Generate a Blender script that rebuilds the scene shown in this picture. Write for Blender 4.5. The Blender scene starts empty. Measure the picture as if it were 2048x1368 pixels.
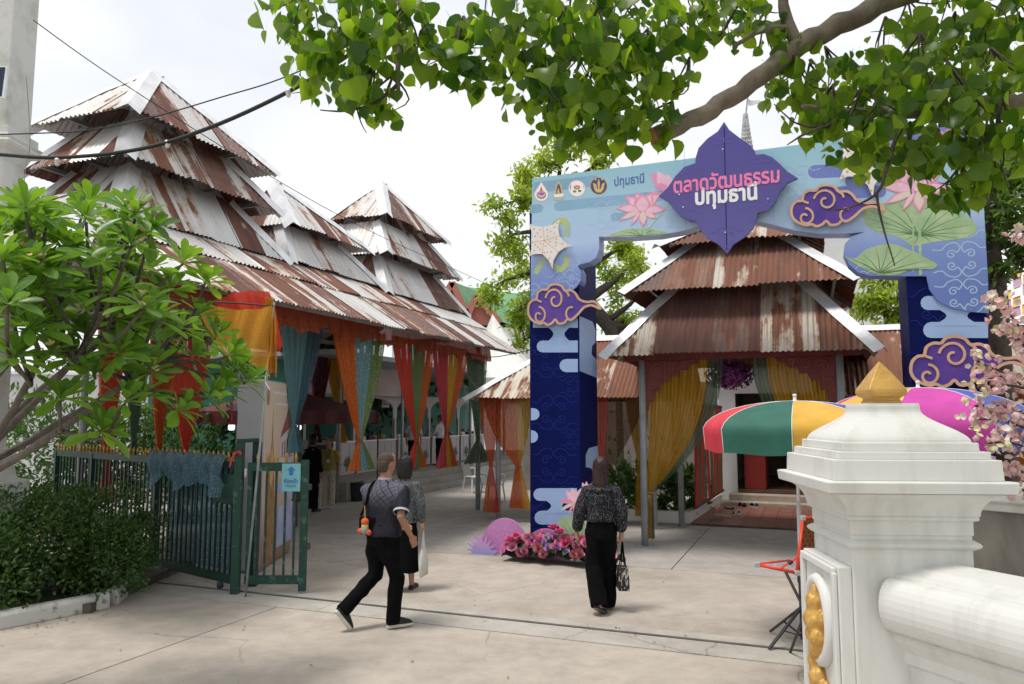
import bpy, bmesh, math, random
from mathutils import Vector as V, Matrix, noise as mnoise
from mathutils.geometry import tessellate_polygon
random.seed(7)
R = math.radians
sc = bpy.context.scene
COL = sc.collection

# ---------------------------------------------------------------- camera
F, HZ, CZ = 1510.0, 832.0, 2.1            # focal length in photo pixels, horizon row, eye height
TH = math.atan((HZ - 684) / F)
cam_d = bpy.data.cameras.new('camera')
cam_d.sensor_width = 36
cam_d.lens = F / 2048 * 36
cam_d.clip_start = 0.05
cam_d.clip_end = 2000
cam = bpy.data.objects.new('camera', cam_d)
cam.location = (0, 0, CZ)
cam.rotation_euler = (math.pi / 2 + TH, 0, 0)
COL.objects.link(cam)
sc.camera = cam

# ---------------------------------------------------------------- sky and sun: bright thin overcast
SUN_AZ, SUN_EL = R(-120), R(70)            # azimuth from +Y towards +X
world = bpy.data.worlds.new('World')
sc.world = world
world.use_nodes = True
wn, wl = world.node_tree.nodes, world.node_tree.links
wn.clear()
w_out = wn.new('ShaderNodeOutputWorld')
w_bg = wn.new('ShaderNodeBackground')
w_bg.inputs['Strength'].default_value = 0.1
w_sky = wn.new('ShaderNodeTexSky')
w_sky.sky_type = 'NISHITA'
w_sky.sun_disc = False
w_sky.sun_elevation = SUN_EL
w_sky.sun_rotation = SUN_AZ
w_sky.air_density = 1.0
w_sky.dust_density = 2.0
w_tc = wn.new('ShaderNodeTexCoord')
w_map = wn.new('ShaderNodeMapping')
w_map.inputs['Scale'].default_value = (1.6, 1.6, 3.2)
w_no = wn.new('ShaderNodeTexNoise')
w_no.inputs['Scale'].default_value = 1.3
w_no.inputs['Detail'].default_value = 5
w_no.inputs['Roughness'].default_value = 0.5
w_rmp = wn.new('ShaderNodeMapRange')
w_rmp.inputs['From Min'].default_value = 0.33
w_rmp.inputs['From Max'].default_value = 0.55
w_rmp.inputs['To Min'].default_value = 0.70
w_rmp.inputs['To Max'].default_value = 1.0
w_mix = wn.new('ShaderNodeMixRGB')
w_mix.inputs['Color2'].default_value = (6.35, 6.42, 6.55, 1)   # thin white cloud
wl.new(w_tc.outputs['Generated'], w_map.inputs['Vector'])
wl.new(w_map.outputs['Vector'], w_no.inputs['Vector'])
wl.new(w_no.outputs['Fac'], w_rmp.inputs['Value'])
wl.new(w_rmp.outputs['Result'], w_mix.inputs['Fac'])
wl.new(w_sky.outputs['Color'], w_mix.inputs['Color1'])
wl.new(w_mix.outputs['Color'], w_bg.inputs['Color'])
wl.new(w_bg.outputs['Background'], w_out.inputs['Surface'])

sun_d = bpy.data.lights.new('sun', 'SUN')
sun_d.energy = 1.5
sun_d.angle = R(14)
sun_d.color = (1.0, 0.95, 0.88)
sun = bpy.data.objects.new('sun', sun_d)
sun_dir = V((math.sin(SUN_AZ) * math.cos(SUN_EL), math.cos(SUN_AZ) * math.cos(SUN_EL), math.sin(SUN_EL)))
sun.rotation_euler = sun_dir.to_track_quat('Z', 'Y').to_euler()
sun.location = (0, 0, 30)
COL.objects.link(sun)

sc.view_settings.view_transform = 'Standard'
sc.view_settings.look = 'None'
sc.view_settings.gamma = 1
sc.view_settings.exposure = 0.74
sc.view_settings.use_curve_mapping = False
sc.render.engine = 'CYCLES'
sc.cycles.max_bounces = 6
sc.cycles.diffuse_bounces = 3
sc.cycles.glossy_bounces = 2
sc.cycles.transmission_bounces = 4
sc.cycles.transparent_max_bounces = 10
sc.cycles.use_adaptive_sampling = True
sc.cycles.adaptive_threshold = 0.02
sc.cycles.use_denoising = True

# ---------------------------------------------------------------- measuring helpers (photo pixel -> place)
def ray(px, py):
    u, v = (px - 1024) / F, (684 - py) / F
    return V((u, math.cos(TH) - v * math.sin(TH), math.sin(TH) + v * math.cos(TH)))
EYE = V((0, 0, CZ))
def PY(px, py, y):                         # the point at depth y
    d = ray(px, py); return EYE + d * (y / d.y)
def PZ(px, py, z=0.0):                     # the point at height z
    d = ray(px, py); return EYE + d * ((z - CZ) / d.z)
def PPL(px, py, o, n):                     # the point on a plane
    d = ray(px, py); return EYE + d * ((o - EYE).dot(n) / d.dot(n))
ANG = R(21.5)                              # the whole place is laid out on these two directions
U = V((math.sin(ANG), math.cos(ANG), 0))
W = V((math.cos(ANG), -math.sin(ANG), 0))
UP = V((0, 0, 1))

# ---------------------------------------------------------------- object helpers
def link(o, parent=None):
    COL.objects.link(o)
    if parent is not None:
        o.parent = parent
    return o
def tag(o, label, cat, group=None):
    o['label'] = label; o['category'] = cat
    if group: o['group'] = group
    return o
def thing(name, label, cat, group=None):
    o = bpy.data.objects.new(name, None)
    o.empty_display_size = 0.2
    COL.objects.link(o)
    return tag(o, label, cat, group)
def struct(o):
    o['kind'] = 'structure'; return o
def stuff(o):
    o['kind'] = 'stuff'; return o
def settle(root, loc):
    """put a thing's Empty at its base without moving the parts (built in world space)"""
    root.location = loc
    inv = Matrix.Translation(-V(loc))
    for c in root.children:
        c.matrix_parent_inverse = inv
    return root

class MB:
    """collects shapes; build() links them as ONE mesh object"""
    def __init__(s):
        s.v, s.f, s.m, s.sm = [], [], [], []
        s.cur, s.smooth = 0, False
    def add(s, vs, fs):
        b = len(s.v)
        s.v.extend([tuple(v) for v in vs])
        for f in fs:
            s.f.append([b + i for i in f]); s.m.append(s.cur); s.sm.append(s.smooth)
        return s
    def box(s, c, size, ax=None):
        c = V(c); x, y, z = [k / 2 for k in size]
        a = ax or (V((1, 0, 0)), V((0, 1, 0)), UP)
        vs = [c + a[0] * (i * x) + a[1] * (j * y) + a[2] * (k * z) for i in (-1, 1) for j in (-1, 1) for k in (-1, 1)]
        return s.add(vs, [(0, 1, 3, 2), (4, 6, 7, 5), (0, 4, 5, 1), (2, 3, 7, 6), (0, 2, 6, 4), (1, 5, 7, 3)])
    def bar(s, p, q, w, h=None, up=UP):
        p, q = V(p), V(q); d = q - p
        if d.length < 1e-6: return s
        l = d.length; d = d / l
        sd = d.cross(up)
        if sd.length < 1e-4: sd = d.cross(V((1, 0, 0)))
        sd.normalize(); u2 = sd.cross(d)
        return s.box((p + q) / 2, (l, w, h or w), (d, sd, u2))
    def tube(s, pts, rad, n=8, cap=True):
        pts = [V(p) for p in pts]
        if not isinstance(rad, (list, tuple)): rad = [rad] * len(pts)
        rings, ref = [], None
        for i, p in enumerate(pts):
            d = (pts[min(i + 1, len(pts) - 1)] - pts[max(i - 1, 0)])
            if d.length < 1e-9: d = UP.copy()
            d.normalize()
            if ref is None:
                ref = d.orthogonal().normalized()
            else:
                ref = ref - d * ref.dot(d)
                if ref.length < 1e-6: ref = d.orthogonal()
                ref.normalize()
            b = d.cross(ref)
            rings.append([p + (ref * math.cos(2 * math.pi * k / n) + b * math.sin(2 * math.pi * k / n)) * rad[i] for k in range(n)])
        vs = [v for r_ in rings for v in r_]
        fs = []
        for i in range(len(rings) - 1):
            for k in range(n):
                fs.append((i * n + k, i * n + (k + 1) % n, (i + 1) * n + (k + 1) % n, (i + 1) * n + k))
        if cap:
            fs.append(tuple(reversed(range(n)))); fs.append(tuple((len(rings) - 1) * n + k for k in range(n)))
        return s.add(vs, fs)
    def loft(s, rings, cap=True, closed=True):
        n = len(rings[0]); vs = [v for r_ in rings for v in r_]; fs = []
        for i in range(len(rings) - 1):
            for k in range(n if closed else n - 1):
                fs.append((i * n + k, i * n + (k + 1) % n, (i + 1) * n + (k + 1) % n, (i + 1) * n + k))
        if cap:
            fs.append(tuple(reversed(range(n)))); fs.append(tuple((len(rings) - 1) * n + k for k in range(n)))
        return s.add(vs, fs)
    def lathe(s, c, prof, n=16, ax=None):
        c = V(c); a = ax or (V((1, 0, 0)), V((0, 1, 0)), UP)
        rings = [[c + a[0] * (r_ * math.cos(2 * math.pi * k / n)) + a[1] * (r_ * math.sin(2 * math.pi * k / n)) + a[2] * z for k in range(n)] for r_, z in prof]
        return s.loft(rings)
    def sqlathe(s, c, prof, ax):           # square mouldings: prof = (half width, height)
        c = V(c)
        rings = [[c + ax[0] * (i * r_) + ax[1] * (j * r_) + UP * z for i, j in ((-1, -1), (1, -1), (1, 1), (-1, 1))] for r_, z in prof]
        return s.loft(rings)
    def ball(s, c, r_, n=10, m=6, ax=None, sq=(1, 1, 1)):
        prof = []
        for i in range(m + 1):
            t = -math.pi / 2 + math.pi * i / m
            prof.append((max(1e-4, r_ * math.cos(t)), r_ * math.sin(t) * sq[2]))
        return s.lathe(c, prof, n, ax)
    def plate(s, pts, o, ax, ay, n, off, th):
        """a flat board: outline pts (2-D) in the plane o,ax,ay, front face at off along n, thickness th behind it"""
        pts = [(p[0], p[1]) for p in pts]
        area = sum(pts[i][0] * pts[(i + 1) % len(pts)][1] - pts[(i + 1) % len(pts)][0] * pts[i][1] for i in range(len(pts)))
        if area < 0: pts = pts[::-1]
        N = len(pts)
        tri = tessellate_polygon([[V((p[0], p[1], 0)) for p in pts]])
        fr = [o + ax * p[0] + ay * p[1] + n * off for p in pts]
        bk = [q - n * th for q in fr]
        flip = ax.cross(ay).dot(n) < 0
        fs = []
        for t in tri:
            a, b, c = t
            cr = (pts[b][0] - pts[a][0]) * (pts[c][1] - pts[a][1]) - (pts[c][0] - pts[a][0]) * (pts[b][1] - pts[a][1])
            t = (a, b, c) if (cr > 0) != flip else (a, c, b)
            fs.append(t); fs.append(tuple(N + i for i in reversed(t)))
        for i in range(N):
            j = (i + 1) % N
            fs.append((i, j, N + j, N + i) if flip else (j, i, N + i, N + j))
        return s.add(fr + bk, fs)
    def ribbon(s, pts, w, o, ax, ay, n, off, th, closed=False):
        """a flat strip along 2-D pts in a plane"""
        N = len(pts); L, Rr = [], []
        for i in range(N):
            a = pts[(i - 1) % N] if closed or i > 0 else pts[i]
            b = pts[(i + 1) % N] if closed or i < N - 1 else pts[i]
            dx, dy = b[0] - a[0], b[1] - a[1]; l = math.hypot(dx, dy) or 1
            ww = w[i] if isinstance(w, (list, tuple)) else w
            nx, ny = -dy / l * ww / 2, dx / l * ww / 2
            L.append((pts[i][0] + nx, pts[i][1] + ny)); Rr.append((pts[i][0] - nx, pts[i][1] - ny))
        vs, fs = [], []
        for a, b in zip(L, Rr):
            for p in (a, b):
                vs.append(o + ax * p[0] + ay * p[1] + n * off)
            for p in (a, b):
                vs.append(o + ax * p[0] + ay * p[1] + n * (off - th))
        for i in range(N if closed else N - 1):
            p, q = 4 * i, 4 * ((i + 1) % N)
            fs += [(p, p + 1, q + 1, q), (p, q, q + 2, p + 2), (p + 1, p + 3, q + 3, q + 1)]
        return s.add(vs, fs)
    def grid(s, fn, nu, nv):
        vs = [fn(i / nu, j / nv) for j in range(nv + 1) for i in range(nu + 1)]
        fs = [(j * (nu + 1) + i, j * (nu + 1) + i + 1, (j + 1) * (nu + 1) + i + 1, (j + 1) * (nu + 1) + i) for j in range(nv) for i in range(nu)]
        return s.add(vs, fs)
    def mesh(s, name, mats):
        me = bpy.data.meshes.new(name)
        me.from_pydata(s.v, [], s.f)
        for m in (mats if isinstance(mats, (list, tuple)) else [mats]): me.materials.append(m)
        me.polygons.foreach_set('material_index', s.m)
        me.polygons.foreach_set('use_smooth', s.sm)
        me.update()
        return me
    def build(s, name, mats, parent=None, bevel=0):
        o = link(bpy.data.objects.new(name, s.mesh(name, mats)), parent)
        if bevel:
            md = o.modifiers.new('bevel', 'BEVEL'); md.width = bevel; md.segments = 2; md.limit_method = 'ANGLE'; md.angle_limit = R(40)
        return o

def fuse(mb, name, mat, parent=None, voxel=0.012, smooth=4, wob=0.0, wsc=9.0, seed=0, dec=None):
    """grow overlapping shapes into one continuous skin"""
    me = mb.mesh(name, mat)
    o = bpy.data.objects.new(name, me); COL.objects.link(o)
    md = o.modifiers.new('r', 'REMESH'); md.mode = 'VOXEL'; md.voxel_size = voxel; md.use_smooth_shade = True
    ms = o.modifiers.new('s', 'SMOOTH'); ms.factor = 0.5; ms.iterations = smooth
    dg = bpy.context.evaluated_depsgraph_get()
    m2 = bpy.data.meshes.new_from_object(o.evaluated_get(dg))
    bpy.data.objects.remove(o)
    m2.name = name
    m2.materials.clear(); m2.materials.append(mat)
    if wob:
        off = V((seed * 3.1, seed * 1.7, seed))
        for v, nn in zip(m2.vertices, [x.vector.copy() for x in m2.vertex_normals]):
            q = v.co
            h = mnoise.noise(V((q.x * wsc, q.y * wsc, q.z * wsc * 0.55)) + off) + 0.5 * mnoise.noise(V((q.x * wsc * 2.1, q.y * wsc * 2.1, q.z * wsc)) + off)
            v.co = q + nn * (h * wob)
    for p in m2.polygons: p.use_smooth = True
    return link(bpy.data.objects.new(name, m2), parent)

def smooth_path(pts, k=4):
    pts = [V(p) for p in pts]; out = []
    for i in range(len(pts) - 1):
        p0, p1, p2, p3 = pts[max(i - 1, 0)], pts[i], pts[i + 1], pts[min(i + 2, len(pts) - 1)]
        for j in range(k):
            t = j / k
            out.append(0.5 * ((2 * p1) + (p2 - p0) * t + (2 * p0 - 5 * p1 + 4 * p2 - p3) * t * t + (3 * p1 - p0 - 3 * p2 + p3) * t ** 3))
    out.append(pts[-1]); return out
def sp2(pts, k=4, closed=False):
    if closed: pts = [pts[-1]] + list(pts) + [pts[0], pts[1]]
    q = smooth_path([(p[0], p[1], 0) for p in pts], k)
    if closed: q = q[k:-k - 1 + 0] if False else q[k:len(q) - k - 1]
    return [(p.x, p.y) for p in q]
def lerp(a, b, t): return a + (b - a) * t

# ---------------------------------------------------------------- materials
MATS = {}
def nt_new(name):
    m = bpy.data.materials.new(name); m.use_nodes = True
    n, l = m.node_tree.nodes, m.node_tree.links
    return m, n, l, n['Principled BSDF']
def mat(name, col, rough=0.6, metal=0.0, var=0.0, scale=8.0, bump=0.0, bscale=40.0, spec=0.4, stretch=(1, 1, 1), col2=None, fac=(0.35, 0.65), coord='Object', detail=6):
    """plain surface with noise variation between col and col2 and fine relief"""
    if name in MATS: return MATS[name]
    m, n, l, b = nt_new(name)
    b.inputs['Roughness'].default_value = rough; b.inputs['Metallic'].default_value = metal
    b.inputs['Specular IOR Level'].default_value = spec
    b.inputs['Base Color'].default_value = (*col, 1)
    if var or col2 or bump:
        tc = n.new('ShaderNodeTexCoord'); mp = n.new('ShaderNodeMapping'); mp.inputs['Scale'].default_value = stretch
        l.new(tc.outputs[coord], mp.inputs['Vector'])
    if var or col2:
        no = n.new('ShaderNodeTexNoise'); no.inputs['Scale'].default_value = scale; no.inputs['Detail'].default_value = detail; no.inputs['Roughness'].default_value = 0.6
        l.new(mp.outputs['Vector'], no.inputs['Vector'])
        mr = n.new('ShaderNodeMapRange'); mr.inputs['From Min'].default_value = fac[0]; mr.inputs['From Max'].default_value = fac[1]
        l.new(no.outputs['Fac'], mr.inputs['Value'])
        mx = n.new('ShaderNodeMixRGB')
        c2 = col2 or tuple(min(1, c * (1 + var)) for c in col)
        c1 = col if col2 else tuple(c * (1 - var) for c in col)
        mx.inputs['Color1'].default_value = (*c1, 1); mx.inputs['Color2'].default_value = (*c2, 1)
        l.new(mr.outputs['Result'], mx.inputs['Fac']); l.new(mx.outputs['Color'], b.inputs['Base Color'])
    if bump:
        nb = n.new('ShaderNodeTexNoise'); nb.inputs['Scale'].default_value = bscale; nb.inputs['Detail'].default_value = 4
        l.new(mp.outputs['Vector'], nb.inputs['Vector'])
        bp = n.new('ShaderNodeBump'); bp.inputs['Strength'].default_value = bump; bp.inputs['Distance'].default_value = 0.02
        l.new(nb.outputs['Fac'], bp.inputs['Height']); l.new(bp.outputs['Normal'], b.inputs['Normal'])
    MATS[name] = m
    return m

def leaf_mat(name, c1, c2, trans=0.35, rough=0.4, tcol=None, scale=3.0):
    if name in MATS: return MATS[name]
    m, n, l, b = nt_new(name)
    oi = n.new('ShaderNodeObjectInfo'); tc = n.new('ShaderNodeTexCoord'); ge = n.new('ShaderNodeNewGeometry')
    ad = n.new('ShaderNodeMath'); ad.operation = 'ADD'
    l.new(oi.outputs['Random'], ad.inputs[0]); l.new(ge.outputs['Random Per Island'], ad.inputs[1])
    fr = n.new('ShaderNodeMath'); fr.operation = 'FRACT'; l.new(ad.outputs[0], fr.inputs[0])
    mx = n.new('ShaderNodeMixRGB'); mx.inputs['Color1'].default_value = (*c1, 1); mx.inputs['Color2'].default_value = (*c2, 1)
    l.new(fr.outputs[0], mx.inputs['Fac'])
    l.new(mx.outputs['Color'], b.inputs['Base Color']); b.inputs['Roughness'].default_value = rough
    tr = n.new('ShaderNodeBsdfTranslucent')
    t2 = n.new('ShaderNodeMixRGB'); t2.blend_type = 'MULTIPLY'; t2.inputs['Fac'].default_value = 1
    t2.inputs['Color2'].default_value = (*(tcol or (2.6, 2.4, 0.9)), 1)
    l.new(mx.outputs['Color'], t2.inputs['Color1']); l.new(t2.outputs['Color'], tr.inputs['Color'])
    ms = n.new('ShaderNodeMixShader'); ms.inputs['Fac'].default_value = trans
    l.new(b.outputs['BSDF'], ms.inputs[1]); l.new(tr.outputs['BSDF'], ms.inputs[2])
    l.new(ms.outputs['Shader'], n['Material Output'].inputs['Surface'])
    MATS[name] = m
    return m

def sequin_mat(name, col, spark, dens=0.75, scale=38.0, sheen=0.5):
    """sheer organza printed with a net of shiny ring dots; uses the uv made by drape()"""
    if name in MATS: return MATS[name]
    m, n, l, b = nt_new(name)
    uv = n.new('ShaderNodeAttribute'); uv.attribute_name = 'cuv'
    vo = n.new('ShaderNodeTexVoronoi'); vo.feature = 'F1'; vo.inputs['Scale'].default_value = scale; vo.inputs['Randomness'].default_value = 0.25
    l.new(uv.outputs['Vector'], vo.inputs['Vector'])
    ring = n.new('ShaderNodeMapRange'); ring.inputs['From Min'].default_value = 0.2; ring.inputs['From Max'].default_value = 0.36; ring.inputs['To Min'].default_value = 1; ring.inputs['To Max'].default_value = 0
    l.new(vo.outputs['Distance'], ring.inputs['Value'])
    no = n.new('ShaderNodeTexNoise'); no.inputs['Scale'].default_value = 26; no.inputs['Detail'].default_value = 3
    l.new(uv.outputs['Vector'], no.inputs['Vector'])
    gl = n.new('ShaderNodeMapRange'); gl.inputs['From Min'].default_value = 0.5; gl.inputs['From Max'].default_value = 0.66
    l.new(no.outputs['Fac'], gl.inputs['Value'])
    mu = n.new('ShaderNodeMath'); mu.operation = 'MULTIPLY'
    l.new(ring.outputs['Result'], mu.inputs[0]); l.new(gl.outputs['Result'], mu.inputs[1])
    mx = n.new('ShaderNodeMixRGB'); mx.inputs['Color1'].default_value = (*col, 1); mx.inputs['Color2'].default_value = (*spark, 1)
    l.new(mu.outputs[0], mx.inputs['Fac']); l.new(mx.outputs['Color'], b.inputs['Base Color'])
    b.inputs['Roughness'].default_value = 0.45
    rr = n.new('ShaderNodeMapRange'); rr.inputs['To Min'].default_value = 0.6; rr.inputs['To Max'].default_value = 0.22
    l.new(mu.outputs[0], rr.inputs['Value']); l.new(rr.outputs['Result'], b.inputs['Roughness'])
    me = n.new('ShaderNodeMapRange'); me.inputs['To Max'].default_value = 0.6
    l.new(mu.outputs[0], me.inputs['Value']); l.new(me.outputs['Result'], b.inputs['Metallic'])
    tl = n.new('ShaderNodeBsdfTranslucent'); l.new(mx.outputs['Color'], tl.inputs['Color'])
    m1 = n.new('ShaderNodeMixShader'); m1.inputs['Fac'].default_value = 0.35
    l.new(b.outputs['BSDF'], m1.inputs[1]); l.new(tl.outputs['BSDF'], m1.inputs[2])
    tp = n.new('ShaderNodeBsdfTransparent'); tp.inputs['Color'].default_value = (*[0.55 + 0.45 * c for c in col], 1)
    al = n.new('ShaderNodeMapRange'); al.inputs['To Min'].default_value = dens; al.inputs['To Max'].default_value = 1
    l.new(ring.outputs['Result'], al.inputs['Value'])
    m2 = n.new('ShaderNodeMixShader'); l.new(al.outputs['Result'], m2.inputs['Fac'])
    l.new(tp.outputs['BSDF'], m2.inputs[1]); l.new(m1.outputs['Shader'], m2.inputs[2])
    l.new(m2.outputs['Shader'], n['Material Output'].inputs['Surface'])
    MATS[name] = m
    return m

def rust_mat(name, bias=0.0, zinc=(0.60, 0.60, 0.595)):
    """galvanised iron going to rust: streaks run down the sheet; every sheet has its own share of rust"""
    if name in MATS: return MATS[name]
    m, n, l, b = nt_new(name)
    at = n.new('ShaderNodeAttribute'); at.attribute_name = 'suv'       # x across (m), y up the slope (m), z sheet seed
    sp = n.new('ShaderNodeSeparateXYZ'); l.new(at.outputs['Vector'], sp.inputs[0])
    def noise(sx, sy, sz, det=5, rough=0.6):
        mp = n.new('ShaderNodeMapping'); mp.inputs['Scale'].default_value = (sx, sy, sz); l.new(at.outputs['Vector'], mp.inputs['Vector'])
        no = n.new('ShaderNodeTexNoise'); no.inputs['Scale'].default_value = 1; no.inputs['Detail'].default_value = det; no.inputs['Roughness'].default_value = rough
        l.new(mp.outputs['Vector'], no.inputs['Vector']); return no.outputs['Fac']
    def math_(op, a, b_):
        x = n.new('ShaderNodeMath'); x.operation = op
        for i, k in enumerate((a, b_)):
            if isinstance(k, (int, float)): x.inputs[i].default_value = k
            else: l.new(k, x.inputs[i])
        return x.outputs[0]
    def rng(v, a, b_, c=0, d=1):
        x = n.new('ShaderNodeMapRange'); x.inputs[1].default_value = a; x.inputs[2].default_value = b_; x.inputs[3].default_value = c; x.inputs[4].default_value = d
        l.new(v, x.inputs[0]); return x.outputs[0]
    streak = noise(4.2, 0.32, 3.1, 4)            # long streaks
    patch = noise(2.2, 1.6, 5.3, 8, 0.7)      # ragged islands
    wn_ = n.new('ShaderNodeTexWhiteNoise'); wn_.noise_dimensions = '1D'; l.new(sp.outputs['Z'], wn_.inputs['W'])
    share = wn_.outputs['Value']
    v = math_('ADD', math_('MULTIPLY', streak, 0.85), math_('MULTIPLY', patch, 0.55))
    v = math_('ADD', v, math_('MULTIPLY', share, 0.40))
    v = math_('ADD', v, bias - 0.37)
    rust = rng(v, 0.50, 0.56)
    thin = rng(v, 0.42, 0.54)                 # faint yellowish bloom before the rust proper
    rc = n.new('ShaderNodeValToRGB')
    e = rc.color_ramp.elements
    e[0].position, e[0].color = 0.30, (0.18, 0.078, 0.048, 1)
    e[1].position, e[1].color = 0.72, (0.105, 0.05, 0.042, 1)
    k = rc.color_ramp.elements.new(0.48); k.color = (0.225, 0.092, 0.052, 1)
    k = rc.color_ramp.elements.new(0.6); k.color = (0.135, 0.062, 0.05, 1)
    cv = math_('ADD', math_('MULTIPLY', noise(9, 1.2, 1.7), 0.6), math_('MULTIPLY', share, 0.38))
    l.new(cv, rc.inputs['Fac'])
    zc = n.new('ShaderNodeMixRGB'); zc.inputs['Color1'].default_value = (*[c * 0.86 for c in zinc], 1); zc.inputs['Color2'].default_value = (*[min(1, c * 1.18) for c in zinc], 1)
    l.new(noise(5, 0.9, 9.0), zc.inputs['Fac'])
    bl = n.new('ShaderNodeMixRGB'); bl.inputs['Color2'].default_value = (0.47, 0.29, 0.16, 1)
    l.new(math_('MULTIPLY', thin, 0.6), bl.inputs['Fac']); l.new(zc.outputs['Color'], bl.inputs['Color1'])
    mx = n.new('ShaderNodeMixRGB'); l.new(rust, mx.inputs['Fac']); l.new(bl.outputs['Color'], mx.inputs['Color1']); l.new(rc.outputs['Color'], mx.inputs['Color2'])
    l.new(mx.outputs['Color'], b.inputs['Base Color'])
    l.new(rng(rust, 0, 1, 0.42, 0.85), b.inputs['Roughness'])
    l.new(rng(rust, 0, 1, 0.12, 0.0), b.inputs['Metallic'])
    bp = n.new('ShaderNodeBump'); bp.inputs['Strength'].default_value = 0.25; bp.inputs['Distance'].default_value = 0.01
    l.new(patch, bp.inputs['Height']); l.new(bp.outputs['Normal'], b.inputs['Normal'])
    MATS[name] = m
    return m

def paint_grad(name, stops, z0, z1, rough=0.5):
    """a printed board whose ink changes with height (object z)"""
    if name in MATS: return MATS[name]
    m, n, l, b = nt_new(name)
    tc = n.new('ShaderNodeTexCoord'); sp = n.new('ShaderNodeSeparateXYZ'); l.new(tc.outputs['Object'], sp.inputs[0])
    mr = n.new('ShaderNodeMapRange'); mr.inputs[1].default_value = z0; mr.inputs[2].default_value = z1
    l.new(sp.outputs['Z'], mr.inputs[0])
    cr = n.new('ShaderNodeValToRGB')
    for i, (p, c) in enumerate(stops):
        e = cr.color_ramp.elements[i] if i < 2 else cr.color_ramp.elements.new(p)
        e.position = p; e.color = (*c, 1)
    l.new(mr.outputs[0], cr.inputs['Fac']); l.new(cr.outputs['Color'], b.inputs['Base Color'])
    b.inputs['Roughness'].default_value = rough
    MATS[name] = m
    return m

def set_uv(o, attr, vals):
    a = o.data.attributes.new(attr, 'FLOAT_VECTOR', 'POINT')
    a.data.foreach_set('vector', [c for v in vals for c in v])

def text_mesh(name, body, size, origin, ax, ay, n, mat_, parent, off=0.0, depth=0.004, bold=0.0, align='CENTER', width=None, shear=0.0):
    cu = bpy.data.curves.new(name, 'FONT')
    cu.body = body; cu.size = 1.0; cu.extrude = 0.0; cu.align_x = align; cu.shear = shear
    t = bpy.data.objects.new(name, cu); COL.objects.link(t)
    dg = bpy.context.evaluated_depsgraph_get()
    me = bpy.data.meshes.new_from_object(t.evaluated_get(dg))
    bpy.data.objects.remove(t)
    sx = sy = size
    if width:
        xs = [v.co.x for v in me.vertices]
        if xs: sx = width / max(1e-6, max(xs) - min(xs))
    base = [(v.co.x, v.co.y) for v in me.vertices]; polys = [list(p.vertices) for p in me.polygons]
    mb = MB()
    offs = [(0, 0)] + ([(math.cos(k * math.pi / 3), math.sin(k * math.pi / 3)) for k in range(6)] if bold else [])
    for k, (dx, dy) in enumerate(offs):              # heavier letters: the outline repeated round itself
        mb.add([origin + ax * ((x + dx * bold) * sx) + ay * ((y + dy * bold) * sy) + n * (off + depth + k * 0.00015) for x, y in base], polys)
    me = mb.mesh(name, mat_)
    return link(bpy.data.objects.new(name, me), parent)
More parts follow.
